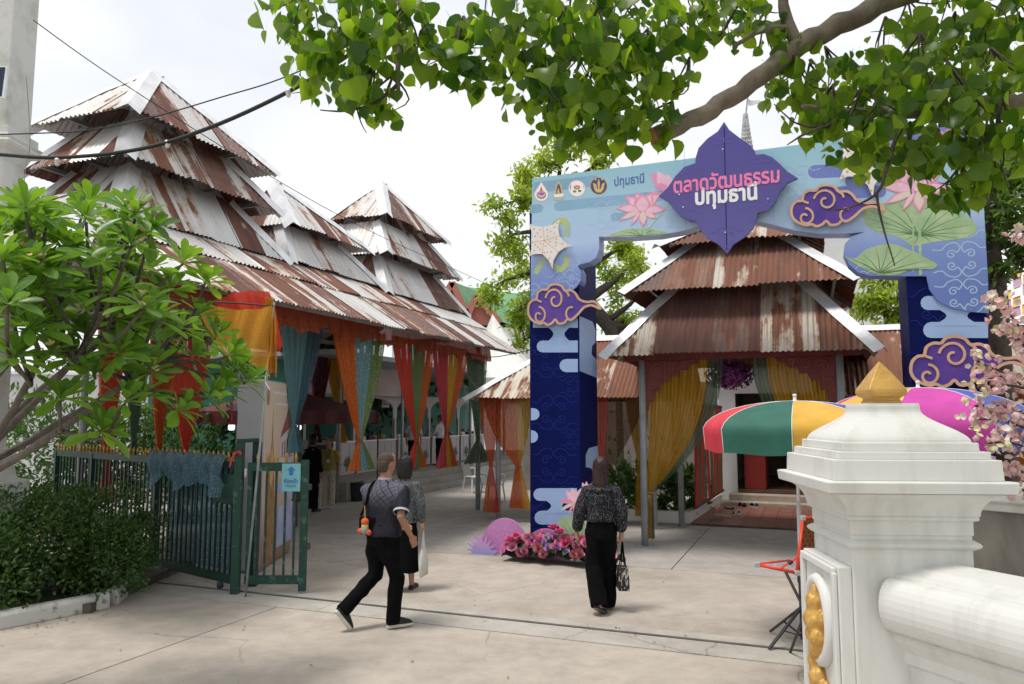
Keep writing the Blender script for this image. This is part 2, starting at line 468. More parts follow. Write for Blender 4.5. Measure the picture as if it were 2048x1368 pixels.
# ================================================================ ground
def conc_mat(name, base, dark, stain=0.5, seed=0.0):
    m, n, l, b = nt_new(name)
    tc = n.new('ShaderNodeTexCoord'); mp = n.new('ShaderNodeMapping'); mp.inputs['Location'].default_value = (seed, seed * 2, 0)
    l.new(tc.outputs['Object'], mp.inputs['Vector'])
    def noise(s, d=6, r_=0.6):
        x = n.new('ShaderNodeTexNoise'); x.inputs['Scale'].default_value = s; x.inputs['Detail'].default_value = d; x.inputs['Roughness'].default_value = r_
        l.new(mp.outputs['Vector'], x.inputs['Vector']); return x
    def rng(v, a, b_, c, d):
        x = n.new('ShaderNodeMapRange'); x.inputs[1].default_value = a; x.inputs[2].default_value = b_; x.inputs[3].default_value = c; x.inputs[4].default_value = d
        l.new(v, x.inputs[0]); return x.outputs[0]
    n1, n2, n3 = noise(0.55, 5), noise(3.2, 8, 0.7), noise(70, 3)
    m1 = n.new('ShaderNodeMixRGB'); m1.inputs['Color1'].default_value = (*base, 1); m1.inputs['Color2'].default_value = (*dark, 1)
    l.new(rng(n1.outputs['Fac'], 0.42, 0.72, 0, stain), m1.inputs['Fac'])
    m2 = n.new('ShaderNodeMixRGB'); m2.blend_type = 'MULTIPLY'; m2.inputs['Fac'].default_value = 1
    g = n.new('ShaderNodeCombineXYZ'); v = rng(n2.outputs['Fac'], 0.3, 0.7, 0.80, 1.1)
    for i in range(3): l.new(v, g.inputs[i])
    l.new(m1.outputs['Color'], m2.inputs['Color1']); l.new(g.outputs[0], m2.inputs['Color2'])
    sp = n.new('ShaderNodeMixRGB'); sp.inputs['Color2'].default_value = (0.16, 0.14, 0.12, 1)   # grit and small spots
    l.new(rng(n3.outputs['Fac'], 0.60, 0.70, 0, 0.6), sp.inputs['Fac']); l.new(m2.outputs['Color'], sp.inputs['Color1'])
    # hairline cracks, only here and there
    wv = noise(1.7, 5); ad = n.new('ShaderNodeMixRGB'); ad.inputs['Fac'].default_value = 0.22
    l.new(mp.outputs['Vector'], ad.inputs['Color1']); l.new(wv.outputs['Color'], ad.inputs['Color2'])
    vo = n.new('ShaderNodeTexVoronoi'); vo.feature = 'DISTANCE_TO_EDGE'; vo.inputs['Scale'].default_value = 0.42
    l.new(ad.outputs['Color'], vo.inputs['Vector'])
    gate = noise(0.5, 2)
    ck = n.new('ShaderNodeMath'); ck.operation = 'MULTIPLY'
    l.new(rng(vo.outputs['Distance'], 0.0, 0.004, 0.5, 0), ck.inputs[0]); l.new(rng(gate.outputs['Fac'], 0.5, 0.58, 0, 1), ck.inputs[1])
    m3 = n.new('ShaderNodeMixRGB'); m3.inputs['Color2'].default_value = (0.10, 0.085, 0.07, 1)
    l.new(ck.outputs[0], m3.inputs['Fac']); l.new(sp.outputs['Color'], m3.inputs['Color1'])
    l.new(m3.outputs['Color'], b.inputs['Base Color']); b.inputs['Roughness'].default_value = 0.85; b.inputs['Specular IOR Level'].default_value = 0.2
    bp = n.new('ShaderNodeBump'); bp.inputs['Strength'].default_value = 0.35; bp.inputs['Distance'].default_value = 0.01
    l.new(n3.outputs['Fac'], bp.inputs['Height']); l.new(bp.outputs['Normal'], b.inputs['Normal'])
    MATS[name] = m
    return m
M_CONC = conc_mat('concrete', (0.49, 0.435, 0.375), (0.33, 0.295, 0.26), 0.8)
M_CONC2 = conc_mat('concrete_grey', (0.43, 0.40, 0.365), (0.30, 0.28, 0.255), 0.8, 5)
M_STRIP = conc_mat('concrete_pale', (0.50, 0.47, 0.42), (0.34, 0.31, 0.28), 0.6, 9)
M_EARTH = mat('joint_earth', (0.10, 0.085, 0.07), 0.95, var=0.3, scale=6)
M_STEEL = mat('grey_steel', (0.30, 0.32, 0.34), 0.5, var=0.15, scale=5)
M_DARKST = mat('dark_steel', (0.06, 0.06, 0.065), 0.5, 0.3)
M_ZINC = mat('zinc_flashing', (0.74, 0.75, 0.76), 0.36, 0.25, var=0.14, scale=3.5, bump=0.25, bscale=7)
M_WHITE = mat('white_paint', (0.75, 0.745, 0.72), 0.55, col2=(0.66, 0.65, 0.61), scale=2.2, bump=0.15, bscale=60)
M_RUST = rust_mat('rusty_sheet', 0.0)
M_RUST2 = rust_mat('rustier_sheet', 0.15, (0.60, 0.56, 0.49))

mb = MB(); mb.box((0, 150, -0.06), (900, 900, 0.1))
ground = struct(mb.build('ground', M_EARTH))
GO = PZ(470, 1186)                                  # gate post foot: origin of the slab grid
def G(a, b, z=0.0): p = GO + W * a + U * b; return V((p.x, p.y, z))
def slab(a0, a1, b0, b1, m, z=0.0, th=0.02, skew=0.0, g=0.008):
    mb = MB()
    pts = [G(a0 + g, b0 + g), G(a1 - g, b0 + g), G(a1 - g + skew, b1 - g), G(a0 + g + skew, b1 - g)]
    vs = [V((p.x, p.y, z)) for p in pts] + [V((p.x, p.y, z - th)) for p in pts]
    mb.add(vs, [(0, 1, 2, 3), (0, 4, 5, 1), (1, 5, 6, 2), (2, 6, 7, 3), (3, 7, 4, 0)])
    return mb.build('slab', m, ground)
AA = [-22, -12, -4.2, 0.9, 6.5, 13, 24]
for i in range(6):
    slab(AA[i], AA[i + 1], -14, -0.36, M_CONC)
for a0, a1 in ((-14, -5), (-5, 1.4), (1.4, 8), (8, 16)):
    slab(a0, a1, -0.36, 0.05, M_STRIP, 0.004, g=0.004)
    slab(a0, a1, 0.11, 0.3, M_STRIP, 0.006, g=0.004)
BB = [0.3, 3.3, 7.2, 12.5, 20, 32]
for j in range(5):
    aa = [-22, -9, -4.6, -0.55, 4.6, 11, 24] if j else [-22, -9, -4.0, 24]
    for i in range(len(aa) - 1):
        slab(aa[i], aa[i + 1], BB[j], BB[j + 1], M_CONC if j == 0 else M_CONC2)
mb = MB(); mb.bar(G(-12, 0.08, -0.005), G(12, 0.08, -0.005), 0.035, 0.02)
mb.build('gate_track', mat('track_iron', (0.10, 0.09, 0.085), 0.6, var=0.3, scale=5), ground)

# ================================================================ corrugated roofs
SEED = [1.0]
PITCH = 0.082
def face_sheets(parent, A, B, TA, TB, m, width=0.74, lift=0.0, drop=0.05, clip0=0.0, clip1=1.0, amp=0.016, name='roof_sheet'):
    """cover the roof face A-B (eave) / TA-TB (top) with single corrugated sheets"""
    A, B, TA, TB = V(A), V(B), V(TA), V(TB)
    e = B - A; ln = e.length; e = e / ln
    mid = (TA + TB) / 2 - A
    sl = mid - e * mid.dot(e); L = sl.length; sl = sl / L
    n = e.cross(sl)
    if n.z < 0: n = -n
    ia, ib = (TA - A).dot(e), (B - TB).dot(e)
    ia, ib = max(ia, 1e-4), max(ib, 1e-4)
    k = max(1, round(ln / width)); w = ln / k
    for q in range(k):
        x0, x1 = q * w, (q + 1) * w + (0.03 if q < k - 1 else 0)
        SEED[0] += 1.0
        dn = drop + random.uniform(-0.025, 0.03)
        zl = lift + (q % 2) * 0.005 + random.uniform(0, 0.003)
        tilt = random.uniform(-0.012, 0.012)
        nc = max(4, int((x1 - x0) / PITCH * 4)); vs, uv = [], []
        for c in range(nc + 1):
            x = x0 + (x1 - x0) * c / nc
            top = L * min(1.0, x / ia, (ln - x) / ib) if (x > 0 and x < ln) else 0.0
            lo = L * clip0 - dn + tilt * (x - x0)
            hi = max(min(top, L * clip1), lo + 0.01)
            h = zl + amp * math.sin(2 * math.pi * x / PITCH)
            for y in (lo, lerp(lo, hi, 0.5), hi):
                sag = 0.006 * math.sin(x * 3.1 + SEED[0]) if y != hi else 0
                vs.append(A + e * x + sl * y + n * (h + sag)); uv.append((x + SEED[0] * 3.7, y, SEED[0]))
        fs = []
        for c in range(nc):
            for r_ in range(2):
                fs.append((c * 3 + r_, (c + 1) * 3 + r_, (c + 1) * 3 + r_ + 1, c * 3 + r_ + 1))
        mb = MB(); mb.smooth = True; mb.add(vs, fs)
        o = mb.build(name, m, parent)
        set_uv(o, 'suv', uv)
def hip_cap(parent, p, q, n1, n2, wd=0.17, lift=0.035, ext=0.10, m=None, name='hip_cap'):
    """folded zinc flashing along a hip or ridge"""
    p, q = V(p), V(q); d = (q - p); L = d.length; d = d / L
    f1 = d.cross(n1).normalized(); f2 = d.cross(n2).normalized()
    if f1.z > 0: f1 = -f1
    if f2.z > 0: f2 = -f2
    if f1.dot(f2) > 0.995: f2 = -f1
    u = (n1 + n2).normalized(); mb = MB(); rings = []
    N = max(4, int(L / 0.3))
    for i in range(N + 1):
        t = -ext + (L + ext) * i / N
        c = p + d * t + u * (lift + random.uniform(-0.006, 0.006))
        a = c + f1 * (wd + random.uniform(-0.006, 0.006)) + n1 * (0.006 + random.uniform(-0.004, 0.008)) - u * lift * 0.3
        b = c + f2 * (wd + random.uniform(-0.006, 0.006)) + n2 * (0.006 + random.uniform(-0.004, 0.008)) - u * lift * 0.3
        dn = u * -0.004
        rings.append([a, c + u * 0.012, b, b + dn, c + u * 0.006, a + dn])
    mb.loft(rings)
    return mb.build(name, m or M_ZINC, parent)
def tier(root, fr, ca, cb, ha, hb, ze, ta, tb, zt, m, dap=0.0, faces='FBLR', width=0.52, capw=0.15, raft=True, lift=0.0):
    """one storey of a hipped roof: eave rectangle ha x hb, top rectangle ta x tb; returns the part"""
    mbp = MB()
    C4 = [fr(ca - ha, cb - hb, ze), fr(ca + ha, cb - hb, ze), fr(ca + ha, cb + hb, ze), fr(ca - ha, cb + hb, ze)]
    T4 = [fr(ca + dap - ta, cb - tb, zt), fr(ca + dap + ta, cb - tb, zt), fr(ca + dap + ta, cb + tb, zt), fr(ca + dap - ta, cb + tb, zt)]
    # steel frame under the sheets is the part's own mesh
    ins = 0.26
    cen = sum(C4, V()) / 4
    for i in range(4):
        dn = V((0, 0, -0.10))
        a = C4[i] + dn; b = T4[i] + dn
        mbp.bar(a.lerp(b, 0.12), b, 0.045, 0.07)
        a2, b2 = C4[i].lerp(T4[i], ins) + dn, C4[(i + 1) % 4].lerp(T4[(i + 1) % 4], ins) + dn
        mbp.bar(a2, b2, 0.045, 0.06)
        a2, b2 = C4[i].lerp(T4[i], 0.62) + dn, C4[(i + 1) % 4].lerp(T4[(i + 1) % 4], 0.62) + dn
        mbp.bar(a2, b2, 0.04, 0.05)
    part = mbp.build('roof_tier', M_STEEL, root)
    nn = []
    for i in range(4):
        j = (i + 1) % 4
        e = (C4[j] - C4[i]).normalized(); mid = (T4[i] + T4[j]) / 2 - C4[i]; sl = mid - e * mid.dot(e)
        n = e.cross(sl).normalized()
        if n.z < 0: n = -n
        nn.append(n)
        if 'FRBL'[i] in faces:
            face_sheets(part, C4[i], C4[j], T4[i], T4[j], m, width, lift)
    for i in range(4):
        hip_cap(part, C4[i], T4[i], nn[i], nn[(i - 1) % 4], capw)
    return part

# ================================================================ the long pavilion with its three stacked towers (left)
PE = V((0.215, 18.0, 0))                            # its far front eave corner; s runs back towards the camera, t inwards
def PV(s, t, z): p = PE - U * s - W * t; return V((p.x, p.y, z))
HE, SLP, TC, SL = 3.6, 0.64, 2.5, 11.9
pav = thing('market_pavilion', 'long open pavilion with three stacked towers of rusty corrugated iron roofs', 'pavilion')
def mz(t): return HE + SLP * t
main = MB()
for s in [0.15 + k * 1.18 for k in range(9)]:
    main.bar(PV(s, 0.05, mz(0.05) - 0.05), PV(s, TC, mz(TC) - 0.05), 0.045, 0.07)
    main.bar(PV(s, 2 * TC - 0.05, mz(0.05) - 0.05), PV(s, TC, mz(TC) - 0.05), 0.045, 0.07)
for t in (0.14, 0.9, 1.7):
    main.bar(PV(0, t, mz(t) - 0.1), PV(SL - t * 1.1, t, mz(t) - 0.1), 0.045, 0.05)
    main.bar(PV(0, 2 * TC - t, mz(t) - 0.1), PV(SL - t * 1.1, 2 * TC - t, mz(t) - 0.1), 0.045, 0.05)
mroof = main.build('main_roof', M_STEEL, pav)
NH = 2.3                                             # plan length of the near hip
face_sheets(mroof, PV(SL, 0, HE), PV(0, 0, HE), PV(SL - NH, TC, mz(TC)), PV(0, TC, mz(TC)), M_RUST, 0.58, 0.0, 0.05, 0.0, 0.40)
face_sheets(mroof, PV(SL, 0, HE), PV(0, 0, HE), PV(SL - NH, TC, mz(TC)), PV(0, TC, mz(TC)), M_RUST, 0.62, 0.030, 0.04, 0.37, 1.0)
face_sheets(mroof, PV(0, 2 * TC, HE), PV(SL, 2 * TC, HE), PV(0, TC, mz(TC)), PV(SL - NH, TC, mz(TC)), M_RUST, 0.8)
face_sheets(mroof, PV(SL, 2 * TC, HE), PV(SL, 0, HE), PV(SL - NH, TC, mz(TC)), PV(SL - NH, TC, mz(TC)), M_RUST, 0.72)
nf = (W * SLP + UP).normalized(); ne = (-U * ((mz(TC) - HE) / NH) + UP).normalized(); nb_ = (-W * SLP + UP).normalized()
hip_cap(mroof, PV(SL, 0, HE), PV(SL - NH, TC, mz(TC)), nf, ne, 0.17, 0.06)
hip_cap(mroof, PV(SL, 2 * TC, HE), PV(SL - NH, TC, mz(TC)), nb_, ne, 0.17)
hip_cap(mroof, PV(0, TC, mz(TC)), PV(SL - NH, TC, mz(TC)), nf, nb_, 0.17, 0.05)
def pfr(a, b, z): return PV(a, b, z)
for sc_, dap, tiers in (
        (8.49, 0.29, [(1.65, 1.015, 4.66, 0.95, 0.52, 5.46), (1.50, 0.93, 5.44, 0.86, 0.48, 6.12), (1.42, 0.876, 6.09, 0.0, 0.0, 7.15)]),
        (5.29, 0.75, [(1.43, 0.956, 4.72, 0.84, 0.50, 5.42), (1.22, 0.81, 5.40, 0.0, 0.0, 6.30)]),
        (1.93, 0.45, [(1.90, 1.10, 4.62, 1.22, 0.56, 5.48), (1.72, 0.95, 5.50, 1.10, 0.47, 6.25), (1.42, 0.75, 6.36, 0.0, 0.0, 7.36)])):
    for ha, hb, ze, ta, tb, zt in tiers:
        top = ta == 0
        tier(pav, pfr, sc_, TC, ha, hb, ze, max(ta, 0.03), max(tb, 0.03), zt, M_RUST, dap if top else dap * 0.35, capw=0.17)
posts_s = (1.08, 4.55, 8.1, 11.0)
for s, tt in ((1.08, (0.63,)), (1.08, (2 * TC - 0.63,)), (4.55, (2 * TC - 0.63,)), (8.1, (2 * TC - 0.63,)), (11.0, (2 * TC - 0.63,))):
    for t in tt:
        mb = MB(); mb.smooth = True; mb.tube([PV(s, t, 0.0), PV(s, t, mz(0.63) - 0.1)], 0.055, 12); mb.smooth = False
        mb.box(PV(s, t, 0.006), (0.22, 0.22, 0.012), (U, W, UP))
        mb.build('post', M_STEEL, pav)
mb = MB()
for t in (0.63, 2 * TC - 0.63):
    mb.bar(PV(0.1, t, mz(0.63) - 0.14), PV(SL - 0.6, t, mz(0.63) - 0.14), 0.06, 0.1)
for s in posts_s:
    mb.bar(PV(s, 0.63, mz(0.63) - 0.14), PV(s, 2 * TC - 0.63, mz(0.63) - 0.14), 0.06, 0.1)
mb.build('tie_beam', M_STEEL, pav)
settle(pav, PV(SL / 2, TC, 0))

# ================================================================ the entrance pavilion behind the arch
P3 = PZ(1290, 1093)
EC = P3 - W * 0.5 - U * 0.6                          # its left front eave corner; l to the right, d backwards
def EV(l, d, z): p = EC + W * l + U * d; return V((p.x, p.y, z))
ent = thing('entrance_pavilion', 'entrance porch with stacked rust red corrugated roofs behind the blue arch', 'pavilion')
M_MAROON = mat('maroon_wood', (0.17, 0.035, 0.035), 0.6, var=0.2, scale=6)
M_TILE = mat('red_floor_tile', (0.22, 0.095, 0.07), 0.45, var=0.18, scale=3)
M_INT = mat('interior_plaster', (0.55, 0.54, 0.52), 0.7, var=0.1, scale=3)
tier(ent, EV, 2.0, 2.0, 2.0, 2.0, 3.10, 1.0, 1.0, 4.32, M_RUST2, width=0.76, capw=0.16)
tier(ent, EV, 2.02, 2.0, 1.76, 1.66, 4.16, 0.72, 0.62, 5.12, M_RUST2, width=0.76, capw=0.15)
tier(ent, EV, 2.05, 2.0, 1.27, 1.08, 5.02, 0.03, 0.03, 5.75, M_RUST2, width=0.76, capw=0.15)
for l, d in ((0.5, 0.6), (3.5, 0.6), (0.72, 2.95), (3.5, 2.95)):
    mb = MB(); mb.smooth = True; mb.tube([EV(l, d, 0), EV(l, d, 3.4)], 0.055, 12); mb.smooth = False
    mb.box(EV(l, d, 0.006), (0.26, 0.26, 0.012), (U, W, UP))
    mb.build('post', M_STEEL, ent)
mb = MB()
mb.bar(EV(0.2, 0.6, 3.12), EV(3.8, 0.6, 3.12), 0.09, 0.22); mb.bar(EV(0.5, 0.4, 3.1), EV(0.5, 3.2, 3.1), 0.08, 0.18); mb.bar(EV(3.5, 0.4, 3.1), EV(3.5, 3.2, 3.1), 0.08, 0.18)
mb.build('tie_beam', M_MAROON, ent)
mb = MB(); mb.plate([(0.25, 0.4), (3.75, 0.4), (3.75, 3.6), (0.25, 3.6)], V((EC.x, EC.y, 0)), W, U, UP, 3.28, 0.02)
mb.build('ceiling_board', M_MAROON, ent)
# side wings
for (l0, l1, hipend, wn_) in ((-3.34, 0.9, 'L', 'left'), (3.1, 9.6, 'R', 'right')):
    mbp = MB(); zr, ze = 3.72, 2.47; d0, d1, dm = 2.0, 5.2, 3.6
    ra, rb = (l0 + 1.6, l1) if hipend == 'L' else (l0, l1 - 1.6)
    for t in (0.08, 0.5, 0.9):
        for q in (d0, d1):
            dd = lerp(q, dm, t); zz = lerp(ze, zr, t) - 0.07
            mbp.bar(EV(lerp(l0, ra, t), dd, zz), EV(lerp(l1, rb, t), dd, zz), 0.045, 0.06)
    part = mbp.build('wing_roof', M_STEEL, ent)
    face_sheets(part, EV(l0, d0, ze), EV(l1, d0, ze), EV(ra, dm, zr), EV(rb, dm, zr), M_RUST2, 0.76, drop=0.02)
    face_sheets(part, EV(l1, d1, ze), EV(l0, d1, ze), EV(rb, dm, zr), EV(ra, dm, zr), M_RUST2, 0.8)
    sl_ = (zr - ze) / (dm - d0)
    nF = (-U * sl_ + UP).normalized(); nB = (U * sl_ + UP).normalized()
    lx, sg = (l0, -1) if hipend == 'L' else (l1, 1)
    face_sheets(part, EV(lx, d0, ze), EV(lx, d1, ze), EV(ra if sg < 0 else rb, dm, zr), EV(ra if sg < 0 else rb, dm, zr), M_RUST2, 0.76)
    nE = (W * (sg * sl_) + UP).normalized()
    rp = EV(ra if sg < 0 else rb, dm, zr)
    hip_cap(part, EV(lx, d0, ze), rp, nF, nE, 0.13); hip_cap(part, EV(lx, d1, ze), rp, nB, nE, 0.13)
    hip_cap(part, EV(ra, dm, zr), EV(rb, dm, zr), nF, nB, 0.15, 0.05, 0.0, name='ridge_cap')
    for l in ((-2.86, 0.3) if sg < 0 else (5.6, 9.0)):
        for d in (2.5, 4.8):
            mb = MB(); mb.smooth = True; mb.tube([EV(l, d, 0), EV(l, d, 2.75)], 0.05, 10); mb.smooth = False
            mb.box(EV(l, d, 0.006), (0.22, 0.22, 0.012), (U, W, UP)); mb.build('post', M_STEEL, ent)
settle(ent, EV(2, 2, 0))
# ================================================================ the printed festival arch
AO = V((0.245, 11.75, 0)); AN = -U
def A2(px, py): p = PPL(px, py, AO, AN); return ((p - AO).dot(W), p.z)
def a2(pts): return [A2(*p) for p in pts]
arch = thing('festival_arch', 'tall blue printed festival arch with a violet name medallion and lotus art', 'arch')
M_NAVY = mat('print_navy', (0.003, 0.008, 0.082), 0.5, var=0.12, scale=1.5, spec=0.08)
M_NAVYS = mat('print_navy_side', (0.008, 0.008, 0.05), 0.4, spec=0.2)
M_PANEL = paint_grad('print_sky', [(0.0, (0.13, 0.20, 0.52)), (1.0, (0.29, 0.53, 0.63)), (0.28, (0.20, 0.29, 0.62)), (0.5, (0.42, 0.56, 0.80)), (0.75, (0.38, 0.58, 0.74))], 3.7, 5.8)
M_PALE = mat('print_pale_cloud', (0.33, 0.47, 0.76), 0.45, var=0.06, scale=3)
M_BAND = mat('print_band', (0.23, 0.41, 0.57), 0.45, var=0.08, scale=2)
M_BAND2 = mat('print_band_violet', (0.17, 0.22, 0.55), 0.45, var=0.08, scale=2)
M_SCRN = mat('print_scroll_navy', (0.012, 0.026, 0.20), 0.5, spec=0.08)
M_SCRP = mat('print_scroll_pale', (0.40, 0.54, 0.76), 0.45)
M_VIOL = paint_grad('print_violet', [(0.0, (0.115, 0.115, 0.36)), (1.0, (0.075, 0.06, 0.30)), (0.5, (0.085, 0.07, 0.29))], 4.3, 6.2)
M_CLOUD = mat('cloud_violet', (0.055, 0.035, 0.26), 0.4, col2=(0.12, 0.05, 0.33), scale=2.2)
M_GOLDP = mat('print_rose_gold', (0.62, 0.38, 0.26), 0.4, var=0.1, scale=4)
M_PINKT = mat('print_pink', (0.80, 0.20, 0.42), 0.45)
M_PW = mat('print_white', (0.85, 0.85, 0.86), 0.45)
M_P1 = mat('petal_pink', (0.78, 0.30, 0.47), 0.5, var=0.08, scale=12)
M_P2 = mat('petal_pale', (0.82, 0.52, 0.64), 0.5, var=0.08, scale=12)
M_P3 = mat('petal_cream', (0.68, 0.66, 0.50), 0.5, col2=(0.78, 0.55, 0.6), scale=14)
M_LG = mat('lotus_leaf_print', (0.30, 0.46, 0.25), 0.5, col2=(0.45, 0.58, 0.36), scale=5)
M_LGV = mat('lotus_vein_print', (0.10, 0.20, 0.09), 0.5)
M_STAR = mat('star_cream', (0.80, 0.75, 0.74), 0.55, var=0.05, scale=5)
M_DOT = mat('star_gold', (0.62, 0.42, 0.14), 0.4)
M_YG = mat('ribbon_yellow_green', (0.50, 0.55, 0.16), 0.5, col2=(0.30, 0.48, 0.50), scale=6)
LW = A2(1160, 800)[0]                                # left pillar width
RL = A2(1820, 700)[0]; RR = A2(1978, 700)[0]
HT = 5.74
for (a, b, nm) in ((0.035, LW, 'pillar'), (RL, RR, 'pillar')):
    mb = MB(); mb.box(AO + W * ((a + b) / 2) + U * 0.5 + UP * (HT / 2 - 0.2), (b - a, 1.0, HT - 0.4), (W, U, UP))
    pl = mb.build(nm, M_NAVY, arch, bevel=0.006)
    for q in (0.33, 0.66):                           # seams of the printed boards on the inner cheek
        mb = MB(); mb.box(AO + W * (b + 0.002) + U * 0.5 + UP * HT * q, (0.004, 0.99, 0.006), (W, U, UP)); mb.build('seam', M_NAVYS, pl)
panel_px = [(1066, 358), (1952, 246), (1962, 330), (1975, 560), (1977, 627), (1940, 624), (1904, 617), (1875, 603), (1858, 580), (1852, 553), (1790, 553),
            (1740, 552), (1715, 545), (1698, 530), (1688, 508), (1690, 488), (1704, 473), (1730, 465), (1690, 468), (1640, 468), (1590, 462), (1545, 450), (1500, 440), (1420, 445), (1370, 462), (1320, 471), (1260, 475), (1199, 474),
            (1199, 500), (1193, 516), (1180, 525), (1162, 529), (1157, 533), (1163, 545), (1162, 562), (1154, 575), (1142, 584), (1110, 590), (1062, 600)]
mb = MB(); mb.plate(a2(panel_px), AO, W, UP, AN, 0.03, 0.30)
panel = mb.build('printed_panel', M_PANEL, arch)
for px in (1545, 1745, 1370):                        # board joints
    z1 = A2(px, 300)[1]; l = A2(px, 350)[0]
    mb = MB(); mb.box(AO + W * l + UP * (z1 - 0.62) + AN * 0.031, (0.006, 0.003, 1.2), (W, U, UP)); mb.build('seam', M_BAND, panel)
def rrect(x0, y0, x1, y1, r_=None, left=True, right=True, k=6):
    h = (y1 - y0) / 2; r_ = r_ or abs(h); pts = []
    if right:
        for i in range(k + 1):
            t = -math.pi / 2 + math.pi * i / k; pts.append((x1 - abs(h) + abs(h) * math.cos(t), (y0 + y1) / 2 + h * math.sin(t)))
    else: pts += [(x1, y0), (x1, y1)]
    if left:
        for i in range(k + 1):
            t = math.pi / 2 + math.pi * i / k; pts.append((x0 + abs(h) + abs(h) * math.cos(t), (y0 + y1) / 2 + h * math.sin(t)))
    else: pts += [(x0, y1), (x0, y0)]
    return pts
LAY = [0]
def fo(off): return 0.0302 + (off - 0.0302) * 0.3 if 0.0302 < off < 0.062 else off
def pr(pts, m, name, parent, off=0.032, th=0.003, conv=True):
    LAY[0] += 1
    mb = MB(); mb.plate(a2(pts) if conv else pts, AO, W, UP, AN, fo(off + (LAY[0] % 7) * 0.0004), th)
    return mb.build(name, m, parent)
def pband(x0, y0, x1, y1, m, par, off, l_=True, r_=True, slope=0.0):
    pts = rrect(x0, y0, x1, y1, left=l_, right=r_)
    return pr([(x, y + slope * (x - x0)) for x, y in pts], m, 'cloud_band', par, off)
def neck(x0, y0, x1, y1, k=8):                       # waist between two cloud bars, flared at both ends
    fl = (x1 - x0) * 0.55; h = abs(y1 - y0)
    L_ = [(x0 - fl * abs(math.cos(math.pi * i / k)) ** 2.2, lerp(y0, y1, i / k)) for i in range(k + 1)]
    R_ = [(x1 + fl * abs(math.cos(math.pi * i / k)) ** 2.2, lerp(y0, y1, i / k)) for i in range(k + 1)]
    return L_ + R_[::-1]
# bands on the beam
pband(1109, 424, 1330, 404, M_BAND, panel, 0.032, slope=-0.10)
pband(1062, 428, 1088, 411, M_BAND, panel, 0.032, l_=False, slope=-0.1)
pband(1068, 388, 1200, 366, M_BAND, panel, 0.031, l_=False, slope=-0.12)
pband(1222, 443, 1262, 428, M_BAND, panel, 0.032, slope=-0.1)
pband(1616, 358, 1790, 332, M_BAND2, panel, 0.032, slope=-0.04)
pband(1668, 398, 1772, 374, M_BAND2, panel, 0.032, slope=-0.02)
pband(1690, 376, 1752, 354, M_BAND2, panel, 0.0345)
pband(1690, 300, 1950, 268, M_BAND2, panel, 0.032, r_=False, slope=-0.08)
# pale clouds on the pillars
def q1(x, y): return (920 + x / 2.736, 650 + y / 2.736)
for (x0, y0, x1, y1, l_, r_) in ((400, 15, 645, -40, 0, 0), (420, 150, 645, 85, 1, 0), (545, 258, 645, 186, 1, 0), (376, 521, 436, 455, 0, 1), (376, 645, 428, 576, 0, 1), (402, 962, 640, 893, 1, 0), (408, 1092, 640, 1016, 1, 0)):
    a, b = q1(x0, y0), q1(x1, y1); pband(max(a[0], 1062), a[1], min(b[0], 1158.5), b[1], M_PALE, arch, 0.004, bool(l_), bool(r_))
for (x0, y0, x1, y1) in ((512, 100, 572, 0), (500, 1030, 560, 950)):
    a, b = q1(x0, y0), q1(x1, y1); pr(neck(a[0], a[1], b[0], b[1]), M_PALE, 'cloud_band', arch, 0.006)
for (x0, y0, x1, y1, l_) in ((1841, 620, 1974, 592, 1), (1846, 676, 1976, 644, 1)):
    pband(x0, y0, x1, y1, M_PALE, arch, 0.004, bool(l_), False)
pr(neck(1893, 652, 1934, 612), M_PALE, 'cloud_band', arch, 0.006)
# prints on the inner cheek of the left pillar
SO = AO + W * LW
for pts in ([(0.0, 3.62), (0.75, 3.62), (0.92, 3.5), (0.92, 3.3), (0.7, 3.22), (0.66, 3.08), (0.98, 3.02), (0.98, 2.72), (0.0, 2.78)],
            [(0.98, 1.62), (0.45, 1.60), (0.28, 1.5), (0.28, 1.32), (0.6, 1.28), (0.72, 1.16), (0.6, 1.05), (0.2, 1.04), (0.02, 0.98), (0.02, 0.5), (0.98, 0.5)]):
    mb = MB(); mb.plate(pts, SO, U, UP, W, 0.004, 0.003); mb.build('cloud_band', M_PALE, arch)
# scroll ornament
def spiral(cx, cy, r0, r1, a0, turns, k=22):
    return [(cx + lerp(r0, r1, t) * math.cos(a0 + turns * 2 * math.pi * t), cy + lerp(r0, r1, t) * math.sin(a0 + turns * 2 * math.pi * t)) for t in [i / k for i in range(k + 1)]]
def inside(p, poly):
    c = False
    for i in range(len(poly)):
        (x0, y0), (x1, y1) = poly[i - 1], poly[i]
        if (y0 > p[1]) != (y1 > p[1]) and p[0] < (x1 - x0) * (p[1] - y0) / (y1 - y0) + x0: c = not c
    return c
def clipped(mb, pts, poly, w, *a):
    run = []
    for p in pts + [None]:
        if p is not None and (poly is None or inside(p, poly)): run.append(p)
        else:
            if len(run) > 2: mb.ribbon(run, w, *a)
            run = []
def scrolls(centres, s, m, parent, off, w=0.012, o=AO, ax=W, n=AN, poly=None):
    mb = MB()
    for cx, cy in centres:
        for sx in (-1, 1):
            for sy in (-1, 1):
                p = [(cx + sx * x * s, cy + sy * y * s) for x, y in spiral(0.30, 0.20, 0.17, 0.03, math.pi * 0.9, -1.35)]
                clipped(mb, p, poly, w, o, ax, UP, n, fo(off + 0.0008), 0.0004)
                p = [(cx + sx * x * s, cy + sy * y * s) for x, y in sp2([(0.13, 0.25), (0.02, 0.45), (0.18, 0.62), (0.45, 0.55), (0.62, 0.38), (0.9, 0.42)], 4)]
                clipped(mb, p, poly, w, o, ax, UP, n, fo(off + 0.0012), 0.0004)
    return stuff(mb.build('scroll_print', m, parent))
mid = LW / 2
